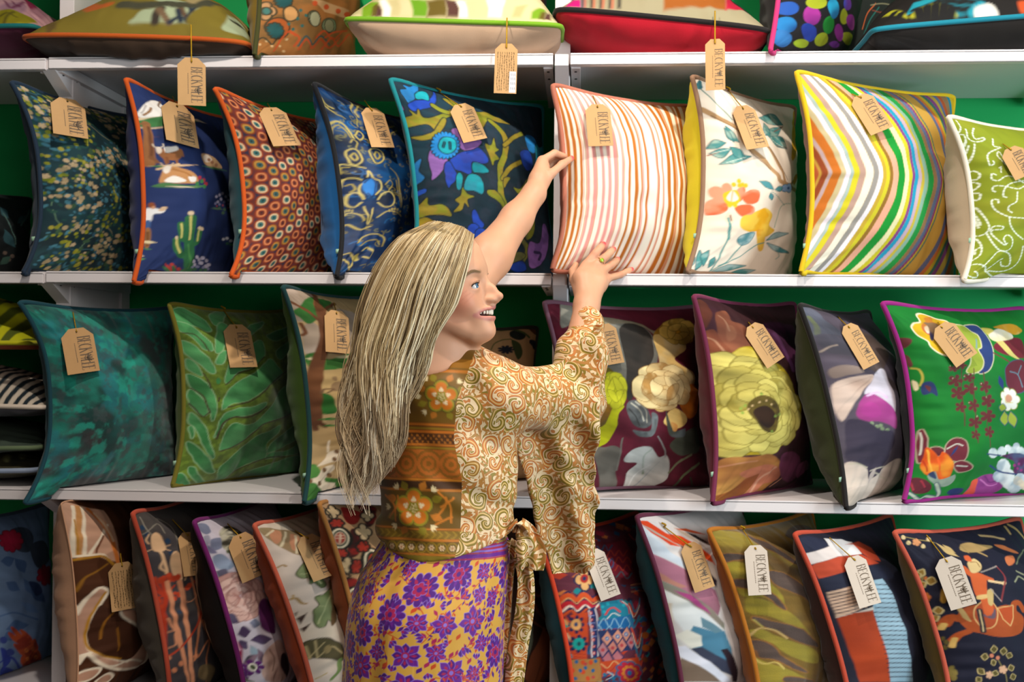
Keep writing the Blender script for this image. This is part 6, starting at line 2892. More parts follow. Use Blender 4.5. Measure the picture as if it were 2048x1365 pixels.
body.chain([hd(958, 560), hd(974, 580), hd(990, 596)], [9 * HS, 9.5 * HS, 8.5 * HS], .008)
body.chain([hd(970, 590), hd(988, 600)], [10 * HS, 8 * HS], .008)
body.cap(hd(996, 601), hd(984, 606), 5 * HS, 5 * HS, .008)
for s in (-1, 1):
    body.ell(hd(985, 600.5, s * 9.5), h_(11.5, 6.2, 5), HR, .011)       # nostril wings
    body.ell(hd(995, 608, s * 7), h_(6.5, 2.4, 3.0), HR, .003, True)   # nostrils
# mouth: parted lips in a smile
for s in (-1, 1):
    body.chain([hd(991, 615, 0), hd(985, 618, s * 12), hd(971, 624, s * 23), hd(961, 630, s * 28)], [3.8 * HS, 4 * HS, 3.4 * HS, 2.6 * HS], .005)
    body.chain([hd(990, 635.5, 0), hd(986, 636.5, s * 11), hd(973, 636, s * 21), hd(961, 632, s * 28)], [4.8 * HS, 4.8 * HS, 4 * HS, 2.6 * HS], .005)
body.ell(hd(980, 627), h_(18, 24, 5.6), HR, .004, True)
body.ell(hd(971, 630), h_(14, 28, 5), HR, .004, True)
for s in (-1, 1):
    # eyelids: a shell round the eyeball with an almond opening
    ec, ed = hd(956, 575.5, s * 31), unit(HF * .78 + HL * s * .62 + HZ * .05)
    et = unit(np.cross(HZ, ed)) * s
    et = unit(et * (1 if et @ HF < 0 else -1) - HZ * .42)              # towards the outer, lower corner
    eu = np.cross(et, ed)
    eu = eu if eu[2] > 0 else -eu
    body.ell(ec, h_(15.2, 15.2, 15.2), None, .007)
    body.ell(ec + ed * 14 * HS, h_(11.5, 4.6, 7.5), np.stack([et, eu, ed]), .0025, True)
    EYES.append((s, ec, ed, et, eu))
    body.ell(hd(868, 612, s * 76), h_(14, 7, 25), HR, .006)            # ears
    body.cap(hd(868, 634, s * 74), hd(872, 640, s * 73), 8 * HS, 6 * HS, .006)
# neck, trunk
NB_ = at(846, 768, -.475)
body.cap(hd(866, 640), NB_, .047, .051, .02)
body.cap(hd(890, 690, 0), at(868, 750, -.46), .024, .036, .02)
T = lambda x, z, Y=-.45: at(x, z, Y)
SH_R, EL_R, WR_R = at(1000, 792, -.47), at(1148, 800, -.25), at(1173, 612, -.125)
SH_L, EL_L, WR_L = at(838, 752, -.42), at(922, 596, -.28), at(1068, 388, -.125)
Yn = np.array([0, 1.0, 0])
body.cap(T(905, 800), T(900, 930), .115, .108, .05, flat=(Yn, .72))
body.cap(T(900, 930), T(886, 1080), .108, .098, .05, flat=(Yn, .72))
body.cap(T(886, 1080), T(856, 1260), .100, .128, .05, flat=(Yn, .74))
body.cap(at(855, 800, -.44), at(985, 792, -.47), .055, .058, .04)
HIPZ = T(856, 1260)[2]
cx = T(856, 1260)[0]
for s in (-1, 1):
    hip, knee, ank = np.array([cx + s * .062, -.45, HIPZ - .06]), np.array([cx + s * .08, -.47, .47]), np.array([cx + s * .085, -.43, .085])
    body.chain([hip, knee, ank], [.078, .056, .036], .04)
    body.chain([ank - [0, .02, .03], ank + [0, .06, -.055], ank + [0, .15, -.067]], [.034, .03, .018], .02)
# arms
body.chain([SH_R, EL_R, EL_R * .55 + WR_R * .45, WR_R], [.052, .043, .041, .027], .02)
body.chain([SH_L, EL_L, EL_L * .62 + WR_L * .38, EL_L * .25 + WR_L * .75, WR_L], [.056, .047, .047, .034, .0265], .02)


def hand(wr, palm, fingers, thumb, rf=.0076):
    for p, q, ra, rb in palm:
        body.cap(p, q, ra, rb, .012)
    for f in fingers:
        r0 = f[0]
        pts = f[1]
        body.chain(pts, [r0 * 1.12, r0 * 1.0, r0 * .92, r0 * .78][:len(pts)], .0028)
    body.chain(thumb[1], [thumb[0] * 1.35, thumb[0] * 1.1, thumb[0] * 1.0, thumb[0] * .8][:len(thumb[1])], .006)


# right hand flat on the striped cushion
RK = [at(1172, 530, -.062), at(1190, 532, -.063), at(1206, 541, -.058), at(1216, 557, -.048)]
RT = [at(1207, 489, -.036), at(1227, 499, -.026), at(1235, 519, -.006), at(1263, 539, .030)]
RP = [at(1190, 508, -.056), at(1209, 516, -.052), at(1222, 531, -.040), at(1241, 550, -.012)]
RD = [at(1200, 497, -.047), at(1220, 506, -.040), at(1230, 524, -.022), at(1253, 544, .012)]
hand(WR_R,
     [(WR_R, at(1168, 560, -.095), .027, .023), (WR_R, at(1196, 565, -.088), .026, .021),
      (at(1160, 556, -.09), RK[0], .018, .0115), (at(1176, 556, -.088), RK[1], .018, .0115), (at(1190, 562, -.084), RK[2], .017, .011), (at(1200, 572, -.08), RK[3], .016, .010)],
     [(.0094, [RK[0], RP[0], RD[0], RT[0]]), (.0096, [RK[1], RP[1], RD[1], RT[1]]), (.0092, [RK[2], RP[2], RD[2], RT[2]]), (.0082, [RK[3], RP[3], RD[3], RT[3]])],
     (.0092, [at(1158, 585, -.105), at(1148, 560, -.075), at(1146, 543, -.05), at(1152, 530, -.036)]))
# left hand gripping the cushion's left edge
LK = [at(1084, 321, -.088), at(1083, 326, -.070), at(1083, 333, -.054), at(1084, 342, -.040)]
LP = [at(1109, 306, -.072), at(1108, 310, -.050), at(1106, 317, -.032), at(1103, 327, -.018)]
LT = [at(1128, 313, -.046), at(1122, 317, -.022), at(1118, 324, -.006), at(1113, 334, .004)]
hand(WR_L,
     [(WR_L, at(1078, 362, -.105), .0255, .022), (at(1078, 362, -.105), at(1086, 336, -.085), .022, .016),
      (at(1078, 355, -.105), LK[0], .018, .0115), (at(1080, 358, -.09), LK[2], .018, .011), (at(1084, 366, -.08), LK[3], .016, .010)],
     [(.0082, [LK[0], LP[0], LT[0]]), (.0082, [LK[1], LP[1], LT[1]]), (.0078, [LK[2], LP[2], LT[2]]), (.007, [LK[3], LP[3], LT[3]])],
     (.0088, [at(1084, 372, -.11), at(1103, 347, -.103), at(1124, 329, -.083), at(1143, 317, -.053)]))

def body_d(P):
    P = np.atleast_2d(P)
    D = np.full(len(P), 1.0)
    for f, c_, r_, k, sub in body.prims:
        e = f(P)
        if sub:
            h = np.maximum(k - np.abs(D + e), 0) / k
            D = np.maximum(D, -e) + h * h * k / 4
        else:
            h = np.maximum(k - np.abs(D - e), 0) / k
            D = np.minimum(D, e) - h * h * k / 4
    return D


def snap(P, off=.0004, it=4):
    P = np.array(P, float)
    for _ in range(it):
        d = body_d(P)
        g = np.stack([body_d(P + np.eye(3)[k] * 1e-4) - d for k in range(3)], 1) / 1e-4
        g = g / (np.linalg.norm(g, axis=1, keepdims=True) + 1e-9)
        P = P - g * (d - off)[:, None]
    return P, g



V, F = body.mesh((-.36, -.72, -.005), (.36, .16, 2.04), .0024)
V = relax(V, F, 2, .45)

SKIN = lin('#cf9b7c')
col = np.zeros((len(V), 3)) + SKIN


def dab(c, p, r, amt):
    global col
    w = (amt * np.exp(-((V - p) ** 2).sum(1) / (2 * r * r)))[:, None]
    col = col * (1 - w) + lin(c) * w


def trace(c, pts, r, amt, soft=.35):
    global col
    P = cr(np.asarray(pts), 6)
    lo_, hi_ = P.min(0) - r * 3, P.max(0) + r * 3
    m = np.all((V > lo_) & (V < hi_), 1)
    d = np.full(m.sum(), 1e9)
    for a, b in zip(P[:-1], P[1:]):
        e = b - a
        t = np.clip((V[m] - a) @ e / (e @ e + 1e-15), 0, 1)
        d = np.minimum(d, np.linalg.norm(V[m] - a - t[:, None] * e, axis=1))
    w = (amt * (1 - smooth(r * (1 - soft), r * (1 + soft), d)))[:, None]
    cc = col[m]
    col[m] = cc * (1 - w) + lin(c) * w


tone = fbm(V[:, 0] * 30 + V[:, 1] * 17, V[:, 2] * 30, 3, 3)[:, None] - .5
col = col * (1 + .10 * tone)
for s in (-1, 1):
    dab('#cc7058', hd(940, 606, s * 50), .020, .55)
    dab('#c88068', hd(915, 625, s * 58), .026, .35)
    trace('#8a6244', snap([hd(941, 571, s * 56), hd(949, 557, s * 53), hd(960, 547.5, s * 44), hd(970, 546, s * 27)])[0], .0034, .65)
dab('#c4785c', hd(1002, 594), .009, .4)
dab('#c88a70', hd(985, 668), .014, .3)
for s in (-1, 1):
    trace('#b8706a', [hd(995, 617, 0), hd(987, 620, s * 13), hd(973, 625, s * 25), hd(961, 630.5, s * 31)], .0052, .85)
    trace('#bc766c', [hd(995, 636, 0), hd(989, 637, s * 12), hd(975, 636, s * 23), hd(961, 632, s * 31)], .0058, .85)
    trace('#a86450', snap([hd(956, 590, s * 47), hd(949, 597, s * 54), hd(942, 605, s * 58)])[0], .0012, .25)
    trace('#a86450', snap([hd(950, 586, s * 50), hd(943, 592, s * 56), hd(936, 599, s * 60)])[0], .0012, .25)
    trace('#a86450', snap([hd(962, 592, s * 42), hd(955, 600, s * 48), hd(948, 609, s * 52)])[0], .0012, .2)
# pink nails
for tip, prev in list(zip(RT, RD)) + [(at(1143, 317, -.053), at(1124, 329, -.083))]:
    d = unit(tip - prev)
    dab('#d8404e', tip + unit(CAM_POS - tip) * .006 + d * .003, .0042, 1.3)
for k_ in range(4):
    dab('#c07058', RP[k_] + unit(CAM_POS - RP[k_]) * .008, .006, .35)
    dab('#c07058', RK[k_] + unit(CAM_POS - RK[k_]) * .011, .008, .25)
col = np.clip(col, 0, 1)
M_SKIN = mat('skin', None, .48, attr='print', bump=.06, bscale=1400, spec=.35, sub=.12)
person = link('person', mesh_np('person', V, F, col), M_SKIN)
tag(person, 'blonde woman in paisley blouse and purple floral skirt reaching up to the striped cushion', 'person')


def add_part(name, V, F, m, col=None, attrs=None, label=None, smooth_=True):
    o = link(name, mesh_np(name, V, F, col, attrs), m, person, smooth_)
    o.matrix_parent_inverse = Matrix.Identity(4)
    if label:
        o['label'] = label
    return o


# ---- eyes, brows, lashes, teeth, earring, ring
def ball(c, r, look, nu=28, nv=20, iris=.52, pupil=.24):
    ax = unit(look)
    u = unit(np.cross(ax, [0, 0, 1]))
    w = np.cross(u, ax)
    th = np.linspace(0, math.pi, nv)
    ph = np.linspace(0, 2 * math.pi, nu, endpoint=False)
    Th, Ph = np.meshgrid(th, ph, indexing='ij')
    X = c + r * (np.cos(Th)[..., None] * ax + np.sin(Th)[..., None] * (np.cos(Ph)[..., None] * u + np.sin(Ph)[..., None] * w))
    cc = np.zeros(X.shape) + lin('#d8d0cc')
    cc[Th < iris] = lin('#5c80a0')
    cc[(Th < iris) & (Th > iris - .09)] = lin('#2c4258')
    cc[Th < pupil] = lin('#0a0a0c')
    return X.reshape(-1, 3), grid_faces(nv, nu, wrap=True, flip=True), cc.reshape(-1, 3)


M_EYE = mat('eye', None, .12, attr='print', spec=.5, coat=.6)
M_BROW = mat('brow hair', '#86694a', .7)
M_LASH = mat('lash', '#1c1410', .6)
for s in (-1, 1):
    Ve, Fe, ce = ball(hd(956, 575.5, s * 31), 13.6 * HS, HF * .93 + HL * s * .24 + HZ * .20, 40, 40)
    add_part('eye', Ve, Fe, M_EYE, ce, label='blue eye')
    VV, FF, k = [], [], 0
    B0, G0 = snap(cr([hd(941, 571, s * 56), hd(949, 557, s * 53), hd(960, 547.5, s * 44), hd(970, 546, s * 27)], 10))
    r_ = np.random.RandomState(3)
    for i in range(240):
        t = r_.rand() ** .9 * (len(B0) - 1.01)
        p = B0[int(t)] * (1 - t % 1) + B0[int(t) + 1] * (t % 1)
        fat = 2.1 * (1 - abs(t / len(B0) - .6) * 1.0) * HS
        out = G0[int(t)]
        p = snap([p + HZ * r_.uniform(-1, 1) * fat], .0003, 2)[0][0]
        d = unit(unit(B0[max(int(t) - 1, 0)] - B0[int(t) + 1]) + HZ * .25)
        Vt, Ft = tube_arrays(np.array([p, p + d * .0035 + out * .0006, p + d * .0068]), [.0004, .0004, .0001], 4)
        VV.append(Vt); FF.append(Ft + k); k += len(Vt)
    add_part('eyebrow', np.vstack(VV), np.vstack(FF), M_BROW)
    VV, FF, k = [], [], 0
    _, ec, ed, et, eu = [e for e in EYES if e[0] == s][0]
    U0 = np.array([ec + 15.2 * HS * unit(ed * 14 + et * 11 * q + eu * (4.4 * math.sqrt(max(0, 1 - q * q)) + .6)) for q in np.linspace(.95, -.95, 30)])
    Vt, Ft = tube_arrays(U0, .0008, 5)
    VV.append(Vt); FF.append(Ft); k += len(Vt)
    for i in range(20):
        p = U0[int(i / 20 * (len(U0) - 1))]
        d = unit(ed * .8 + et * (.7 - 1.2 * i / 20) + eu * .25)
        L = .0035 + .002 * math.sin(i / 20 * 3.1)
        Vt, Ft = tube_arrays(np.array([p, p + d * L * .6, p + d * L + HZ * .0035]), [.0003, .00025, .0001], 4)
        VV.append(Vt); FF.append(Ft + k); k += len(Vt)
    add_part('eyelashes', np.vstack(VV), np.vstack(FF), M_LASH)
# teeth: an arched row of separate crowns in one strip
VV, FF, k = [], [], 0
for i in range(-5, 6):
    a = i * 4.6
    fx = 987.5 - (a * a) * .031
    w_ = 2.45
    for row, (z0, z1) in enumerate(((618.5, 630.5 - abs(i) * .8),)):
        c0 = hd(fx, (z0 + z1) / 2 + abs(i) * .55, a)
        dirn = unit(np.array([-HF * (a * .068) + HL]).reshape(3))
        nrm = np.cross(dirn, HZ)
        th = np.linspace(0, math.pi, 9)
        ph = np.linspace(0, 2 * math.pi, 12, endpoint=False)
        Th, Ph = np.meshgrid(th, ph, indexing='ij')
        sq = lambda v: np.sign(v) * np.abs(v) ** .6
        X = c0 + (sq(np.sin(Th) * np.cos(Ph)) * w_ * HS)[..., None] * dirn + (sq(np.sin(Th) * np.sin(Ph)) * 3.0 * HS)[..., None] * nrm + (sq(np.cos(Th)) * (z1 - z0) / 2 * HS)[..., None] * HZ
        VV.append(X.reshape(-1, 3)); FF.append(grid_faces(9, 12, wrap=True) + k); k += 9 * 12
add_part('teeth', np.vstack(VV), np.vstack(FF), mat('teeth', '#e0d6c8', .25, spec=.5))
Vm, Fm, _ = ball(hd(962, 630, 0), 17 * HS, HF, 16, 12)
add_part('mouth_interior', Vm, Fm, mat('mouth interior', '#4c1c1a', .6))
# earring: three small polished petals on the lobe
VV, FF, k = [], [], 0
for dx, dz, r_ in ((0, 0, 8), (4, 7, 7.5), (-3, 11, 7)):
    Vb, Fb, _ = ball(hd(876 + dx, 658 + dz, -102), r_ * HS, -HL + HZ * .2, 14, 10)
    Vb = Vb - np.outer((Vb - hd(876 + dx, 658 + dz, -102)) @ HL, HL) * .6
    VV.append(Vb); FF.append(Fb + k); k += len(Vb)
add_part('earring', np.vstack(VV), np.vstack(FF), mat('pale gold', '#d8c49c', .18, metal=.9), label='pale gold petal earring')
# ring with a green stone on the right hand
rc = RK[1] * .45 + RP[1] * .55
rd = unit(RP[1] - RK[1])
ru = unit(np.cross(rd, CAM_POS - rc))
rv = np.cross(ru, rd)
a = np.linspace(0, 2 * math.pi, 28, endpoint=False)
ringo = add_part('ring', *tube_arrays(rc + .0098 * (np.cos(a)[:, None] * ru + np.sin(a)[:, None] * rv), .0013, 8, True), mat('antique gold', '#a88444', .3, metal=.9), label='gold ring with green stone')
if rv @ (CAM_POS - rc) < 0:
    rv = -rv
Vb, Fb, _ = ball(np.zeros(3), .0046, [0, 1, 0], 18, 12)
Vb = rc + rv * .0115 + np.outer(Vb[:, 0], ru) + np.outer(Vb[:, 1], rd) + np.outer(Vb[:, 2], rv) * .55
gem = link('gemstone', mesh_np('gemstone', Vb, Fb), mat('green stone', '#8cb81c', .12, spec=.6, coat=.8), ringo)
gem.matrix_parent_inverse = Matrix.Identity(4)
bez = link('bezel', mesh_np('bezel', *tube_arrays(rc + rv * .0112 + .0049 * (np.cos(a)[:, None] * ru + np.sin(a)[:, None] * rd), .0012, 8, True)), mat('antique gold'), ringo)
bez.matrix_parent_inverse = Matrix.Identity(4)


# ---- hair: a full mass with long waved locks over it
GUIDES = [
    [(949, 474, -4), (955, 515, -44), (947, 560, -68), (930, 612, -78), (902, 652, -84), (872, 690, -84), (860, 740, -84), (848, 800, -90), (818, 870, -100), (790, 935, -104)],
    [(926, 459, -4), (930, 500, -66), (910, 570, -94), (888, 640, -98), (862, 720, -100), (838, 800, -104), (802, 880, -108), (776, 955, -110), (764, 1005, -110)],
    [(897, 450, -3), (884, 490, -76), (856, 560, -104), (830, 650, -112), (808, 740, -116), (788, 830, -118), (766, 920, -116), (756, 1005, -114)],
    [(868, 446, 0), (838, 488, -62), (804, 560, -86), (776, 650, -100), (760, 750, -106), (752, 850, -108), (752, 940, -106), (758, 1020, -104)],
    [(852, 448, 5), (808, 480, -26), (770, 540, -42), (748, 620, -56), (738, 720, -68), (732, 820, -74), (728, 900, -78), (732, 975, -80)],
    [(853, 450, 15), (806, 485, 28), (768, 550, 24), (746, 640, 8), (736, 740, -12), (730, 840, -30), (726, 925, -42), (732, 1000, -50)],
    [(868, 447, 4), (848, 488, 64), (812, 565, 78), (786, 650, 62), (768, 750, 34), (750, 845, 6), (738, 925, -22), (738, 990, -36)],
    [(899, 451, 4), (888, 490, 70), (858, 570, 96), (830, 655, 90), (800, 750, 56), (768, 845, 18), (738, 935, -16), (730, 1000, -30)],
    [(930, 462, 6), (915, 505, 66), (880, 590, 86), (850, 680, 70), (815, 770, 30), (775, 870, 0), (740, 950, -30)],
]


def resample(P, n):
    P = cr(P, 10)
    d = np.concatenate([[0], np.cumsum(np.linalg.norm(np.diff(P, axis=0), axis=1))])
    t = np.linspace(0, d[-1], n)
    return np.stack([np.interp(t, d, P[:, k]) for k in range(3)], 1)


GN = 30
GR = np.array([resample(g, GN) for g in GUIDES])


def guide(g):
    i = min(int(g), len(GR) - 2)
    f = g - i
    return GR[i] * (1 - f) + GR[i + 1] * f


hair = Field()
for gi in np.linspace(0.25, 7.9, 27):
    P = guide(gi)[::3][:-1]
    rr = [max(6, 12 + 5 * math.sin(k / len(P) * 3) - 10 * max(0, k / len(P) - .6) / .4) for k in range(len(P))]
    if gi < .9:
        rr = [r * .6 for r in rr]
    d_ = np.array([0, 0, 1.0]) if gi < 4 else unit(np.array([.9, .1, .5])) if gi < 5.3 else np.array([0, 0, -1.0])
    pts = [hd(*(q + d_ * (r + 2) + np.array([0, 17 * max(0, 1 - k), 0]))) for k, (q, r) in enumerate(zip(P, rr))]
    hair.chain(pts, [r * HS for r in rr], .006)
hair.ell(hd(872, 544), h_(92, 80, 95), HR, .01)
hair.ell(hd(985, 560, 0), h_(62, 108, 130), HR, .006, True)
hair.ell(hd(1000, 575, -40), h_(66, 118, 90), HR, .008, True)          # keeps the face clear
Vh, Fh = hair.mesh((-.42, -.78, 1.15), (.1, -.3, 1.80), .0036)
Vh = relax(Vh, Fh, 3, .5)
HCOL = [lin(q) for q in ('#503e26', '#7a6240', '#aa9064', '#ceb68a', '#e0ceA8', '#f0e6cc')]
st = fbm(Vh[:, 0] * 120 + Vh[:, 2] * 10, Vh[:, 2] * 6 + Vh[:, 1] * 60, 5, 3)
ch = (lin('#55442a') * (1 - st[:, None]) + lin('#8c7850') * st[:, None])
M_HAIR = mat('blonde hair', None, .42, attr='print', spec=.35, sheen=.1)
rng = np.random.RandomState(12)
clumps = []
for k in range(190):
    clumps.append(dict(g=rng.choice([rng.uniform(0, 4.6), rng.uniform(4.6, 7.9)], p=[.76, .24]), ph=rng.randn() * .35, f=rng.uniform(2.0, 2.6), amp=rng.uniform(12, 24), tone=np.clip(rng.choice([.22, .8]) + rng.randn() * .18, 0, 1), off=rng.randn(3) * [8, 3, 6], L=rng.uniform(.74, 1.03), hi=rng.rand() < .25))
VV, FF, CC, k0 = [], [], [], 0
tt = np.linspace(0, 1, GN)
for i in range(5600):
    c = clumps[rng.randint(len(clumps))]
    g = float(np.clip(c['g'] + rng.randn() * .12, 0, 7.95))
    c['p0'] = c['ph'] + 1.9 * c['g']
    P = guide(g).copy()
    L = c['L'] * rng.uniform(.86, 1.02)
    n = max(10, int(GN * min(1, L)))
    spread_ = rng.randn(3) * [3.2, 2.0, 3.0]
    lift = abs(rng.randn()) * 4 + 2.5
    out = np.array([-.25 if g > 3.4 else 0, 0, -1.0 if g < 4.6 else (-.2 if g < 5.3 else .8)])
    if g > 4:
        out = np.array([-.8, -.1, -.5]) if g < 5.4 else np.array([0, -.3, .9])
    grow = smooth(0, .55, tt)[:, None]
    top = np.clip(1 - tt * 5, 0, 1)[:, None]
    wave = (c['amp'] * smooth(.3, .8, tt) * np.sin(2 * math.pi * c['f'] * tt + c['p0'] + rng.randn() * .07))[:, None]
    wave2 = (c['amp'] * .7 * smooth(.3, .8, tt) * np.cos(2 * math.pi * c['f'] * tt + c['p0']))[:, None]
    P = P + out * lift * smooth(0, .12, tt)[:, None] + (c['off'] * grow) + spread_ * ((.35 + 1.0 * grow) * (1 - .55 * smooth(.6, 1, tt)[:, None])) + wave * np.array([1.0, .12, 0]) + wave2 * np.array([0, 0, -.8])
    P = P + top * np.array([0, -3.5, 0])
    W = np.array([hd(*q) for q in P[:n]])
    r = (.00105 * np.minimum(1, .55 + tt * 3) * (1 - .72 * smooth(.6, 1, np.linspace(0, 1, GN))))[:n]
    Vt, Ft = tube_arrays(W, r, 3)
    a = np.clip(c['tone'] * .72 + rng.rand() * .30 + (.12 if c['hi'] else 0), 0, .999) * 5
    base = HCOL[int(a)] * (1 - a % 1) + HCOL[min(5, int(a) + 1)] * (a % 1)
    root = lin('#7c6238')
    tip = lin('#d6b494')
    w0 = np.exp(-tt[:n] / .10)[:, None] * .55
    w1 = smooth(.45, 1, tt[:n])[:, None] * .5
    cs = base * (1 - w0) + root * w0
    cs = cs * (1 - w1) + tip * w1
    VV.append(Vt); FF.append(Ft + k0); CC.append(np.repeat(cs, 3, 0)); k0 += len(Vt)
for i in range(70):
    g = rng.uniform(.3, 7.5)
    P = guide(g)[:9].copy()
    d = rng.randn(3) * 6 + np.array([-6, -10, -4])
    P = P + (np.linspace(0, 1, 9) ** 1.5)[:, None] * d + np.array([0, -4, -5])
    Vt, Ft = tube_arrays(np.array([hd(*q) for q in P]), .00035, 3)
    VV.append(Vt); FF.append(Ft + k0); CC.append(np.zeros((len(Vt), 3)) + lin('#c0a878')); k0 += len(Vt)
nb = len(Vh)
# triangles and quads kept apart: the mass first, then the strands, in one mesh of quads
add_part('hair', np.vstack([Vh] + VV), np.vstack([Fh] + [f + nb for f in FF]), M_HAIR, np.vstack([ch] + CC), label='long wavy blonde hair')


# ---- paisley cloth: scrolls in every cell of a Voronoi pattern, drawn by nodes
def paisley(name, use_print):
    m = bpy.data.materials.new(name)
    m.use_nodes = True
    nt = m.node_tree
    N = lambda t, **k: nt.nodes.new(t)
    Lk = nt.links.new

    def math_(op, a, b=None, clamp=False):
        n = N('ShaderNodeMath')
        n.operation = op
        n.use_clamp = clamp
        for i, v in enumerate((a, b)):
            if v is None:
                continue
            if isinstance(v, (int, float)):
                n.inputs[i].default_value = v
            else:
                Lk(v, n.inputs[i])
        return n.outputs[0]

    def mix(f, a, b):
        n = N('ShaderNodeMix')
        n.data_type = 'RGBA'
        Lk(f, n.inputs['Factor'])
        for k, v in (('A', a), ('B', b)):
            i = [q for q in n.inputs if q.name == k and q.type == 'RGBA'][0]
            if isinstance(v, str):
                i.default_value = (*lin(v), 1)
            else:
                Lk(v, i)
        return [q for q in n.outputs if q.type == 'RGBA'][0]

    def step(x, lo, hi):
        n = N('ShaderNodeMapRange')
        n.interpolation_type = 'SMOOTHSTEP'
        Lk(x, n.inputs['Value'])
        n.inputs['From Min'].default_value, n.inputs['From Max'].default_value = lo, hi
        return n.outputs[0]
    at_ = N('ShaderNodeAttribute'); at_.attribute_name = 'cloth'
    nz = N('ShaderNodeTexNoise'); nz.inputs['Scale'].default_value = 26; nz.inputs['Detail'].default_value = 1
    Lk(at_.outputs['Vector'], nz.inputs['Vector'])
    sc = N('ShaderNodeVectorMath'); sc.operation = 'SCALE'; sc.inputs['Scale'].default_value = .018
    Lk(nz.outputs['Color'], sc.inputs[0])
    ad = N('ShaderNodeVectorMath'); ad.operation = 'ADD'
    Lk(at_.outputs['Vector'], ad.inputs[0]); Lk(sc.outputs[0], ad.inputs[1])
    ml = N('ShaderNodeVectorMath'); ml.operation = 'SCALE'; ml.inputs['Scale'].default_value = 22
    Lk(ad.outputs[0], ml.inputs[0])

    def scroll(scale, turns, off):
        o = N('ShaderNodeVectorMath'); o.operation = 'MULTIPLY_ADD'
        Lk(ml.outputs[0], o.inputs[0]); o.inputs[1].default_value = (scale,) * 3; o.inputs[2].default_value = (off, off * .7, 0)
        v = N('ShaderNodeTexVoronoi'); v.voronoi_dimensions = '2D'; v.inputs['Scale'].default_value = 1; v.inputs['Randomness'].default_value = .85
        Lk(o.outputs[0], v.inputs['Vector'])
        s = N('ShaderNodeVectorMath'); s.operation = 'SUBTRACT'
        Lk(o.outputs[0], s.inputs[0]); Lk(v.outputs['Position'], s.inputs[1])
        x = N('ShaderNodeSeparateXYZ'); Lk(s.outputs[0], x.inputs[0])
        th = math_('ARCTAN2', x.outputs[1], x.outputs[0])
        cs = N('ShaderNodeSeparateColor'); Lk(v.outputs['Color'], cs.inputs[0])
        sign = math_('SUBTRACT', math_('MULTIPLY', math_('GREATER_THAN', cs.outputs[0], .5), 2), 1)
        r = math_('POWER', v.outputs['Distance'], .75)
        ph = math_('ADD', math_('MULTIPLY', th, sign), math_('ADD', math_('MULTIPLY', r, turns), math_('MULTIPLY', cs.outputs[1], 6.28)))
        return math_('SINE', ph), ph, v.outputs['Distance'], cs, th
    s1, ph1, d1, c1, th1 = scroll(1.0, 15, 0)
    # plumes between the scrolls: finer radial ribs towards the rim of each cell
    rib = math_('SINE', math_('ADD', math_('MULTIPLY', th1, 11), math_('MULTIPLY', d1, 16)))
    s2, ph2, d2, c2, th2 = scroll(1.9, 11, 3.7)
    bands = mix(step(c1.outputs[2], .45, .55), '#86721e', '#bc6c2a')
    alt = mix(step(c2.outputs[2], .4, .5), '#bf7434', '#8c782c')
    cream = '#e4c8a0'
    # small scrolls as the ground, ribs near the rims, large scroll arms on top, all outlined in brown
    col = mix(step(s2, .25, .32), cream, '#7a4c18')
    col = mix(step(s2, .38, .46), col, alt)
    rimz = step(d1, .40, .46)
    ribm = math_('MULTIPLY', rimz, step(rib, .15, .3))
    col = mix(ribm, col, '#b07838')
    inner = math_('SUBTRACT', 1.0, step(d1, .50, .54))
    col = mix(math_('MULTIPLY', inner, step(s1, -.62, -.52)), col, cream)
    col = mix(math_('MULTIPLY', inner, step(s1, .0, .08)), col, '#74481a')
    col = mix(math_('MULTIPLY', inner, step(s1, .22, .32)), col, bands)
    col = mix(math_('MULTIPLY', inner, step(s1, .90, .94)), col, '#d8b070')
    if use_print:
        pr = N('ShaderNodeAttribute'); pr.attribute_name = 'print'
        pm = N('ShaderNodeAttribute'); pm.attribute_name = 'panel'
        col = mix(step(pm.outputs['Fac'], .45, .55), pr.outputs['Color'], col)
    b = nt.nodes['Principled BSDF']
    Lk(col, b.inputs['Base Color'])
    b.inputs['Roughness'].default_value = .5
    b.inputs['Specular IOR Level'].default_value = .35
    b.inputs['Sheen Weight'].default_value = .1
    return m


M_PAIS = paisley('paisley silk', True)

# ---- blouse
blouse = Field()
E_ = .011
blouse.cap(T(905, 812), T(900, 930), .115 + E_, .110 + E_, .05, flat=(Yn, .74))
blouse.cap(T(900, 930), T(886, 1080), .110 + E_, .116 + E_, .05, flat=(Yn, .74))
blouse.cap(T(886, 1080), T(880, 1130), .116 + E_, .124 + E_, .03, flat=(Yn, .78))
blouse.cap(at(862, 790, -.455), at(985, 792, -.47), .060 + E_, .062 + E_, .04)
blouse.chain([SH_R, EL_R], [.066, .064], .03)
CUFF = at(1172, 652, -.152)
blouse.chain([EL_R, EL_R * .4 + CUFF * .6, CUFF], [.064, .052, .037], .03)
blouse.chain([SH_L, SH_L * .6 + EL_L * .4], [.066, .066], .03)
blouse.ell(at(928, 742, -.40), (.040, .05, .036), None, .03)
blouse.ell(at(866, 768, -.51), (.062, .05, .036), None, .03)
# the wide sleeve hanging from the arm
DRY = -.275
DP = np.array([at(x, y, DRY) for x, y in cr([(1020, 800), (1090, 760), (1150, 700), (1196, 655), (1197, 760), (1193, 900), (1189, 1060), (1178, 1140), (1150, 1172), (1128, 1186), (1108, 1150), (1092, 1100), (1078, 1040), (1066, 975), (1040, 900)], 4, True)])[:, [0, 2]]


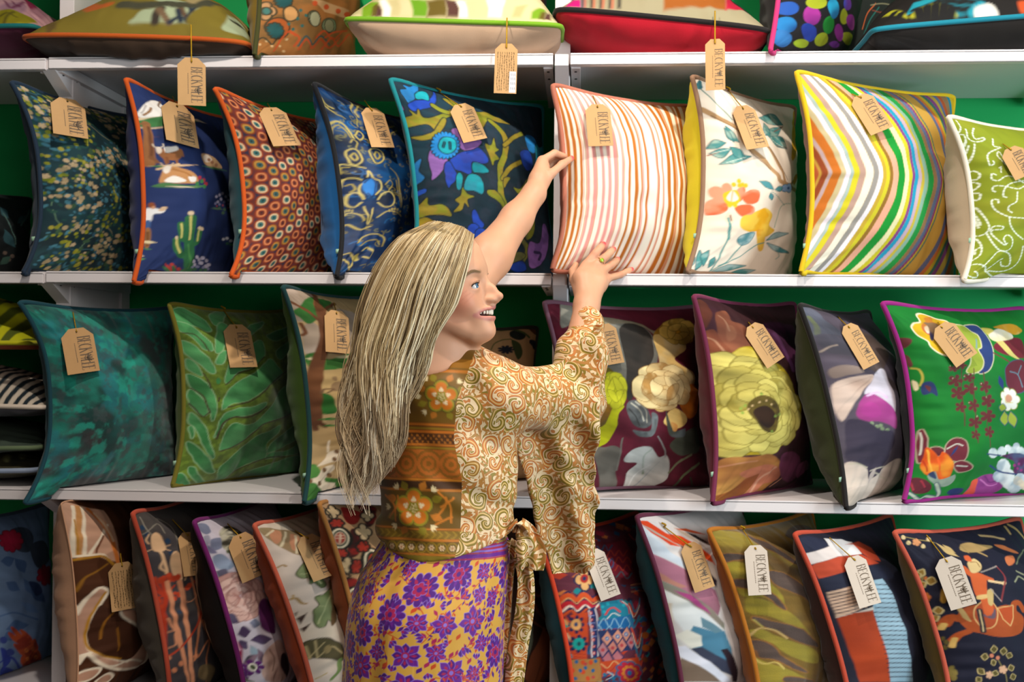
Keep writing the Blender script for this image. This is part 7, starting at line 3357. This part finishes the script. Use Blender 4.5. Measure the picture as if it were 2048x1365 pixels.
def drape(X):
    x, z = X[..., 0], X[..., 2]
    d2 = np.full(x.shape, 1e9)
    ins = np.zeros(x.shape, bool)
    for (ax, az), (bx, bz) in zip(DP, np.roll(DP, -1, 0)):
        ex, ez = bx - ax, bz - az
        wx, wz = x - ax, z - az
        t = np.clip((wx * ex + wz * ez) / (ex * ex + ez * ez + 1e-15), 0, 1)
        d2 = np.minimum(d2, (wx - ex * t) ** 2 + (wz - ez * t) ** 2)
        ins ^= ((az > z) != (bz > z)) & (x < ex * (z - az) / (ez if abs(ez) > 1e-12 else 1e-12) + ax)
    d2 = np.where(ins, -np.sqrt(d2), np.sqrt(d2))
    fold = .010 * np.sin((x + .22 * z) * 70) * (1 - smooth(1.2, 1.52, z))
    mid = DRY - .05 * smooth(1.05, 1.4, z) + .04 * (1 - smooth(1.0, 1.3, z)) + fold
    th = .012 + .022 * smooth(1.15, 1.45, z)
    dy = np.abs(X[..., 1] - mid) - th
    return np.where((d2 > 0) & (dy > 0), np.sqrt(d2 ** 2 + dy ** 2), np.maximum(d2, dy)) * .8 - .003


blouse.func(drape, [DP[:, 0].mean(), DRY, DP[:, 1].mean()], .40, .028)
blouse.cap(hd(866, 640), hd(858, 728), .049, .050, .005, True)
_hx = np.array([at(x, y, -.55) for x, y in ((735, 1082), (752, 1092), (785, 1112), (830, 1126), (880, 1122), (912, 1116), (950, 1106), (990, 1092), (1030, 1070))])


def hem(X, D):
    z0 = np.interp(X[..., 0], _hx[:, 0], _hx[:, 2])
    body_ = X[..., 0] < _hx[-1, 0] + .012
    cut = np.where(body_, z0 - X[..., 2], -1)
    w = vnoise(X[..., 0] * 24 + X[..., 2] * 16, X[..., 2] * 9 - X[..., 0] * 6, 21) - .5
    w2 = vnoise(X[..., 0] * 9 + 4, X[..., 2] * 34 + X[..., 0] * 18, 23) - .5
    near = np.abs(D) < .02
    D = D + near * (w * .011 + w2 * .009)
    return np.maximum(D, cut)


Vb, Fb = blouse.mesh((-.40, -.70, 1.02), (.28, -.06, 1.66), .0024, post=hem)
Vb = relax(Vb, Fb, 2, .5)
PX = project(np.stack([Vb[:, 0], np.full(len(Vb), -.56), Vb[:, 2]], 1))
sx = np.interp(PX[:, 1], [700, 735, 800, 880, 960, 1080, 1120], [945, 936, 913, 906, 922, 918, 908])
panel = np.clip((PX[:, 0] - sx) / 6 + .5, 0, 1)
panel = np.where(Vb[:, 1] > -.46, 1.0, panel)


class PointPrint(Print):
    def __init__(self, x, y):
        self.X, self.Y, self.k, self.seed = x, y, 1.0, 3
        self.U, self.V = x, y
        self.col = np.zeros((len(x), 3))
        self.warp = self.tint = self.outline = None
        self.aa = 2.4

    def window(self, P, m):
        return (self.X > P[:, 0].min() - m) & (self.X < P[:, 0].max() + m) & (self.Y > P[:, 1].min() - m) & (self.Y < P[:, 1].max() + m)


pp = PointPrint(PX[:, 0], PX[:, 1])
pp.bg('#6c3c0c')
sag_ = 6 * np.sin((PX[:, 0] - 740) / 60)
pp.Y = PX[:, 1] + sag_ * .6


def band(y0, y1, c):
    e = 1.5
    pp.over(slice(None), smooth(y0 - e, y0 + e, pp.Y) * (1 - smooth(y1 - e, y1 + e, pp.Y)), c)


for y0, y1, c in ((600, 850, '#6a4a10'), (720, 738, '#8a5a10'), (742, 748, '#a8641c'), (852, 856, '#b8681c'), (860, 864, '#8a6a18'), (866, 871, '#b8641a'), (872, 892, '#4c2a0c'), (893, 896, '#b8681c'), (899, 903, '#8a6a18'),
                  (905, 962, '#a4581a'), (963, 967, '#b8701c'), (968, 983, '#3c220a'), (984, 988, '#a0601a'), (989, 1062, '#5c420c'), (1063, 1066, '#a8641c'), (1067, 1083, '#6c5210'), (1084, 1088, '#a8641c'),
                  (1089, 1112, '#54400c'), (1113, 1116, '#a8641c'), (1117, 1140, '#6c5a14')):
    band(y0, y1, c)
n_ = np.sin(pp.X * .55) * np.sin(pp.Y * .5)
pp.over(slice(None), ((pp.Y > 906) & (pp.Y < 961)) * smooth(.1, .3, np.sin(np.hypot((pp.X - 740) % 46 - 23, pp.Y - 933) * .55)) * .7, '#6c4c10')
pp.over(slice(None), ((pp.Y > 873) & (pp.Y < 891)) * smooth(.2, .4, n_) * .7, '#a4601c')
pp.over(slice(None), ((pp.Y > 1068) & (pp.Y < 1083)) * smooth(.2, .5, np.sin(pp.X * .45 + np.abs(pp.Y - 1075) * .5)) * .7, '#8a6c1c')
A2 = lambda *q: np.array(q, float)


def bloom(cx, cy, r):
    for k in range(8):
        a = k * .785 + .39
        p0 = A2(cx + math.cos(a) * r * 1.0, cy + math.sin(a) * r)
        p1 = A2(cx + math.cos(a) * r * 1.75, cy + math.sin(a) * r * 1.6)
        nn = A2(-math.sin(a), math.cos(a)) * r * .22
        pp.leaf('#7c6c18' if k % 2 else '#a8641c', p0, p1, (p0 + p1) / 2 + nn, (p0 + p1) / 2 - nn)
    o = A2(cx, cy)
    pp.outline = ('#4c4410', 2.2)
    for k in range(5):
        a = k * 1.2566 - 1.57
        q = o + A2(math.cos(a), math.sin(a)) * r * .62
        pp.ell('#86791c', q, q + A2(math.cos(a), math.sin(a)) * r * .46, q + A2(-math.sin(a), math.cos(a)) * r * .47)
    pp.outline = None
    for k in range(5):
        a = k * 1.2566 - 1.57
        q = o + A2(math.cos(a), math.sin(a)) * r * .62
        pp.ell('#b86414', q, q + A2(math.cos(a), math.sin(a)) * r * .34, q + A2(-math.sin(a), math.cos(a)) * r * .36)
        q = o + A2(math.cos(a), math.sin(a)) * r * .46
        pp.flower('#cdb890', q, q + A2(r * .16, 0), q + A2(0, r * .16), 3, .5, a)
    pp.ell('#7c6c18', o, o + A2(r * .3, 0), o + A2(0, r * .3))
    for k in range(12):
        a = k * 2.4
        q = o + A2(math.cos(a), math.sin(a)) * r * .075 * k ** .5
        pp.ell('#d0b888', q, q + A2(r * .035, 0), q + A2(0, r * .035), 8)
    for a in (-2.3, -.75, .75, 2.4, 3.14):
        q = o + A2(math.cos(a), math.sin(a)) * r * 1.35
        for b in (-.5, 0, .5):
            e_ = q + A2(math.cos(a + b), math.sin(a + b)) * r * .38
            nn = A2(-math.sin(a + b), math.cos(a + b)) * r * .07
            pp.leaf('#d0bc90', q, e_, (q + e_) / 2 + nn, (q + e_) / 2 - nn)


bloom(882, 797, 31)
bloom(824, 1023, 37)
for k, (a, b) in enumerate((((760, 1000), (785, 1050)), ((875, 990), (900, 1050)), ((890, 1000), (868, 1045)), ((770, 1045), (790, 1000)), ((905, 1000), (880, 1020)), ((870, 1055), (902, 1040)))):
    p0, p1 = A2(*a), A2(*b)
    m_ = (p0 + p1) / 2 + A2(10, -6)
    pp.stroke('#b0661c', 4, cr([p0, m_, p1], 8))
for k in range(8):
    o = A2(757 + k * 21, 1101)
    pp.stroke('#8a6c1c', 2, np.array([o + 10 * A2(math.cos(t), math.sin(t)) for t in np.linspace(0, 6.2, 16)]))
    pp.flower('#c8a880', o, o + A2(6, 0), o + A2(0, 6), 6, .5)
    pp.ell('#7c3c10', o, o + A2(2, 0), o + A2(0, 2), 8)
cloth = np.stack([Vb[:, 0] + .45 * Vb[:, 1], Vb[:, 2] + .15 * Vb[:, 1], np.zeros(len(Vb))], 1)
add_part('blouse', Vb, Fb, M_PAIS, np.clip(pp.col * 1.35, 0, 1), {'panel': panel, 'cloth': cloth}, label='ochre paisley wrap blouse with a brown floral back panel')

# ---- skirt
rows_px = [(1068, 775, 1010), (1090, 760, 1020), (1112, 748, 1022), (1150, 724, 1018), (1200, 706, 1013), (1250, 698, 1011), (1300, 694, 1010), (1365, 690, 1009), (1450, 684, 1008), (1600, 670, 1010), (1900, 650, 1020)]
SKY = -.45
zz = np.array([at(900, y, SKY)[2] for y, a, b in rows_px])
xa = np.array([at(a, y, SKY)[0] for y, a, b in rows_px])
xb = np.array([at(b, y, SKY)[0] for y, a, b in rows_px])
zs = np.concatenate([np.linspace(zz[0], zz[8], 330), np.linspace(zz[8], max(zz[-1], .22), 60)[1:]])
f_ = lambda q: np.interp(-zs, -zz, q)
NA = 900
th = np.linspace(0, 2 * math.pi, NA, endpoint=False)
cxs, hw = (f_(xa) + f_(xb)) / 2, (f_(xb) - f_(xa)) / 2
hb_ = .092 + .052 * smooth(0, .16, zs[0] - zs) + (zs[0] - zs) * .04
TH, ZS = np.meshgrid(th, zs)
sq = lambda v, e: np.sign(v) * np.abs(v) ** e
Xs = cxs[:, None] + hw[:, None] * sq(np.sin(TH), .92)
Ys = SKY - hb_[:, None] * sq(np.cos(TH), .92)
fold = .0035 * (vnoise(TH * 5, ZS * 2.0, 31) - .5) + .006 * np.sin(TH * 9 + ZS * 4) * smooth(1.0, .4, ZS)
Xs, Ys = Xs + fold * np.sin(TH) * 2, Ys - fold * np.cos(TH) * 2
PS = np.stack([Xs, Ys, ZS + 0 * Xs], -1)
circ = 2 * math.pi * .15
pk = Print((TH / (2 * math.pi))[:, :] + 0 * ZS, (ZS - zs[-1]) / 1.0, circ, 9)
order = np.argsort(zs)
pk = Print((TH / (2 * math.pi))[order], ZS[order], circ, 9)
pk.aa = .0012
pk.bg('#cf9c40')
pr_ = np.random.RandomState(21)
PUR, VIO, LIL, RED, ORA = '#4c1478', '#641c88', '#8468c4', '#a01c50', '#c0441c'
zmin = zs[329] - .02


def fl(o, r, kind):
    K = np.array([1 / circ, 1.0])
    rot = pr_.rand() * 6.28
    A, B = o + K * [r, 0], o + K * [0, r]
    if kind == 0:
        pk.outline = (LIL, .0012)
        pk.flower(PUR, o, A, B, 11, .35, rot)
        pk.outline = None
        for k in range(9):
            a = rot + k * .698
            p0, p1 = o + K * r * .3 * A2(math.cos(a), math.sin(a)), o + K * r * .8 * A2(math.cos(a), math.sin(a))
            nn = K * r * .1 * A2(-math.sin(a), math.cos(a))
            pk.leaf(RED if k % 2 else VIO, p0, p1, (p0 + p1) / 2 + nn, (p0 + p1) / 2 - nn)
        pk.outline = (LIL, .001)
        pk.flower(RED, o, o + (A - o) * .42, o + (B - o) * .42, 6, .3, rot)
        pk.outline = None
        pk.ell(PUR, o, o + (A - o) * .16, o + (B - o) * .16)
    elif kind == 1:
        for k in range(8):
            a = rot + k * .785
            c1 = A2(math.cos(a), math.sin(a))
            p0, p1 = o, o + K * r * c1 * (1.0 if k % 2 else .85)
            nn = K * r * .24 * A2(-math.sin(a), math.cos(a))
            pk.outline = (LIL, .001)
            pk.leaf(VIO if k % 2 else PUR, p0, p1, (p0 * .4 + p1 * .6) + nn, (p0 * .4 + p1 * .6) - nn)
            pk.outline = None
            pk.leaf(RED, o + K * r * c1 * .3, o + K * r * c1 * .65, o + K * r * c1 * .5 + nn * .35, o + K * r * c1 * .5 - nn * .35)
        pk.ell(RED, o, o + (A - o) * .26, o + (B - o) * .26)
        pk.ell(LIL, o, o + (A - o) * .14, o + (B - o) * .14)
    else:
        a = rot
        d, n2 = A2(math.cos(a), math.sin(a)), A2(-math.sin(a), math.cos(a))
        for s_, c_ in ((-.5, PUR), (.5, PUR), (0, VIO)):
            e_ = o + K * r * (d * 1.0 + n2 * s_)
            m_ = o + K * r * (d * .5 + n2 * s_ * .9)
            pk.outline = (LIL, .0008)
            pk.leaf(c_, o, e_, m_ + K * r * n2 * .25, m_ - K * r * n2 * .25)
            pk.outline = None
        pk.ell(RED, o + K * r * d * .2, o + K * r * d * .2 + K * [r * .2, 0], o + K * r * d * .2 + K * [0, r * .2])


placed = []


def scatter(n, rad, fn, tries=4000):
    c_ = 0
    for _ in range(tries):
        o = A2(pr_.rand(), pr_.uniform(zmin, zs[0]))
        if abs(((o[0] + .5) % 1) - .5) > .31:
            continue
        if all(math.hypot((o[0] - q[0]) * circ, o[1] - q[1]) > rad + r2 for q, r2 in placed):
            placed.append((o, rad))
            fn(o)
            c_ += 1
            if c_ >= n:
                return


def spray(o, L):
    K = np.array([1 / circ, 1.0])
    a = pr_.rand() * 6.28
    P = [o - K * L * .5 * A2(math.cos(a), math.sin(a))]
    for k in range(5):
        a += pr_.randn() * .35
        P.append(P[-1] + K * L * .22 * A2(math.cos(a), math.sin(a)))
    pk.stroke(ORA, .0016, cr(P, 5))
    for k in range(1, 6):
        b = a + (1 if k % 2 else -1) * .9
        p0 = P[min(k, 5)]
        p1 = p0 + K * L * .3 * A2(math.cos(b), math.sin(b))
        nn = K * L * .06 * A2(-math.sin(b), math.cos(b))
        pk.leaf([ORA, RED, PUR, VIO][pr_.randint(4)], p0, p1, (p0 + p1) / 2 + nn, (p0 + p1) / 2 - nn)


pk.U = (pk.U + .5) % 1.0
pk.u1 = pk.U[0]
# the pattern's own u runs from the far side round; 0.5 faces the room
o_ = np.argsort(pk.u1)
pk.U, pk.V, pk.col = pk.U[:, o_], pk.V[:, o_], pk.col[:, o_]
pk.X, pk.Y, pk.u1, pk.v1 = pk.U * circ, pk.V, pk.U[0], pk.V[:, 0]


def scat2(n, rad, fn, tries=6000):
    c_ = 0
    for _ in range(tries):
        o = A2(pr_.uniform(.18, .82), pr_.uniform(zmin, zs[0]))
        if all(math.hypot((o[0] - q[0]) * circ, o[1] - q[1]) > rad + r2 for q, r2 in placed):
            placed.append((o, rad))
            fn(o)
            c_ += 1
            if c_ >= n:
                return


for _ in range(150):
    spray(A2(pr_.uniform(.18, .82), pr_.uniform(zmin, zs[0])), pr_.uniform(.03, .055))
scat2(44, .027, lambda o: fl(o, pr_.uniform(.024, .030), pr_.randint(2)))
scat2(90, .0165, lambda o: fl(o, pr_.uniform(.015, .021), pr_.randint(1, 3)))
for _ in range(60):
    spray(A2(pr_.uniform(.18, .82), pr_.uniform(zmin, zs[0])), pr_.uniform(.02, .035))
scat2(220, .0085, lambda o: fl(o, pr_.uniform(.010, .013), 2))
scat2(400, .0055, lambda o: pk.leaf([PUR, RED, VIO, ORA][pr_.randint(4)], o - A2(.004 / circ, .006), o + A2(.004 / circ, .006), o + A2(.004 / circ, -.001), o + A2(-.004 / circ, .001)))
for y0, y1, c in ((1086, 1097, '#a8883c'), (1088, 1093, PUR), (1098, 1101, RED), (1101, 1112, LIL), (1104, 1108, '#b02c48'), (1112, 1115, RED), (1115, 1123, VIO), (1123, 1126, RED)):
    za, zb = at(950, y1, -.56)[2], at(950, y0, -.56)[2]
    pk.over((slice(None), slice(None)), (pk.U > .485) * smooth(za - .0008, za + .0008, pk.V) * (1 - smooth(zb - .0008, zb + .0008, pk.V)), c)
inv = np.empty(NA, int)
inv[o_] = np.arange(NA)
cs_ = pk.col[:, inv]
co = np.empty_like(cs_)
co[order] = cs_
add_part('skirt', PS.reshape(-1, 3), grid_faces(len(zs), NA, wrap=True, flip=True), mat('printed silk', None, .55, attr='print', spec=.3, sheen=.1), np.clip(co, 0, 1), label='purple and gold floral wrap skirt')


# ---- sash ends and bow at the waist
def ribbon(path, width, m, name, label=None, curl=.006, seed=0):
    P = resample(np.array([at(*p) for p in path]), 60)
    W = np.interp(np.linspace(0, 1, 60), np.linspace(0, 1, len(width)), width)
    nu = 16
    V, uv = [], []
    L = np.concatenate([[0], np.cumsum(np.linalg.norm(np.diff(P, axis=0), axis=1))])
    for side in (0, 1):
        for i in range(60):
            tg = unit(P[min(i + 1, 59)] - P[max(i - 1, 0)])
            ex = unit(np.cross(tg, [0.25, -1, 0]))
            if ex[0] < 0:
                ex = -ex
            n = unit(np.cross(ex, tg))
            for j in range(nu):
                s = j / (nu - 1) - .5
                dep = curl * (math.sin(s * 7 + i * .09 + seed) + .6 * math.sin(s * 13 + seed))
                V.append(P[i] + ex * s * W[i] + n * (dep + (side - .5) * .0016))
                uv.append((s * W[i] + seed * .37, L[i], 0))
    F = np.vstack([grid_faces(60, nu), grid_faces(60, nu, flip=True) + 60 * nu])
    rim = [i * nu for i in range(60)] + [59 * nu + j for j in range(1, nu)] + [i * nu + nu - 1 for i in range(58, -1, -1)] + [j for j in range(nu - 2, 0, -1)]
    rim = np.array(rim)
    r2 = np.roll(rim, -1)
    F = np.vstack([F, np.stack([rim, r2, r2 + 60 * nu, rim + 60 * nu], 1)])
    return add_part(name, np.array(V), F, m, None, {'cloth': np.array(uv)}, label)


M_SASH = paisley('paisley sash', False)
px_w = lambda w: w / 1000.0
ribbon([(1024, 1080, -.46), (1017, 1150, -.45), (1012, 1230, -.44), (1006, 1310, -.44), (1003, 1420, -.43)], [px_w(20), px_w(22), px_w(26), px_w(24)], M_SASH, 'sash_tail', seed=1)
ribbon([(1040, 1110, -.47), (1052, 1160, -.46), (1050, 1230, -.46), (1036, 1310, -.45), (1022, 1420, -.45)], [px_w(30), px_w(38), px_w(40), px_w(36)], M_SASH, 'sash_tail', seed=2)
ribbon([(1022, 1058, -.49), (1040, 1052, -.50), (1056, 1075, -.50), (1062, 1108, -.50), (1060, 1140, -.495)], [px_w(16), px_w(40), px_w(58), px_w(50)], M_SASH, 'sash_bow', label='knotted bow of the blouse sash', curl=.009, seed=3)
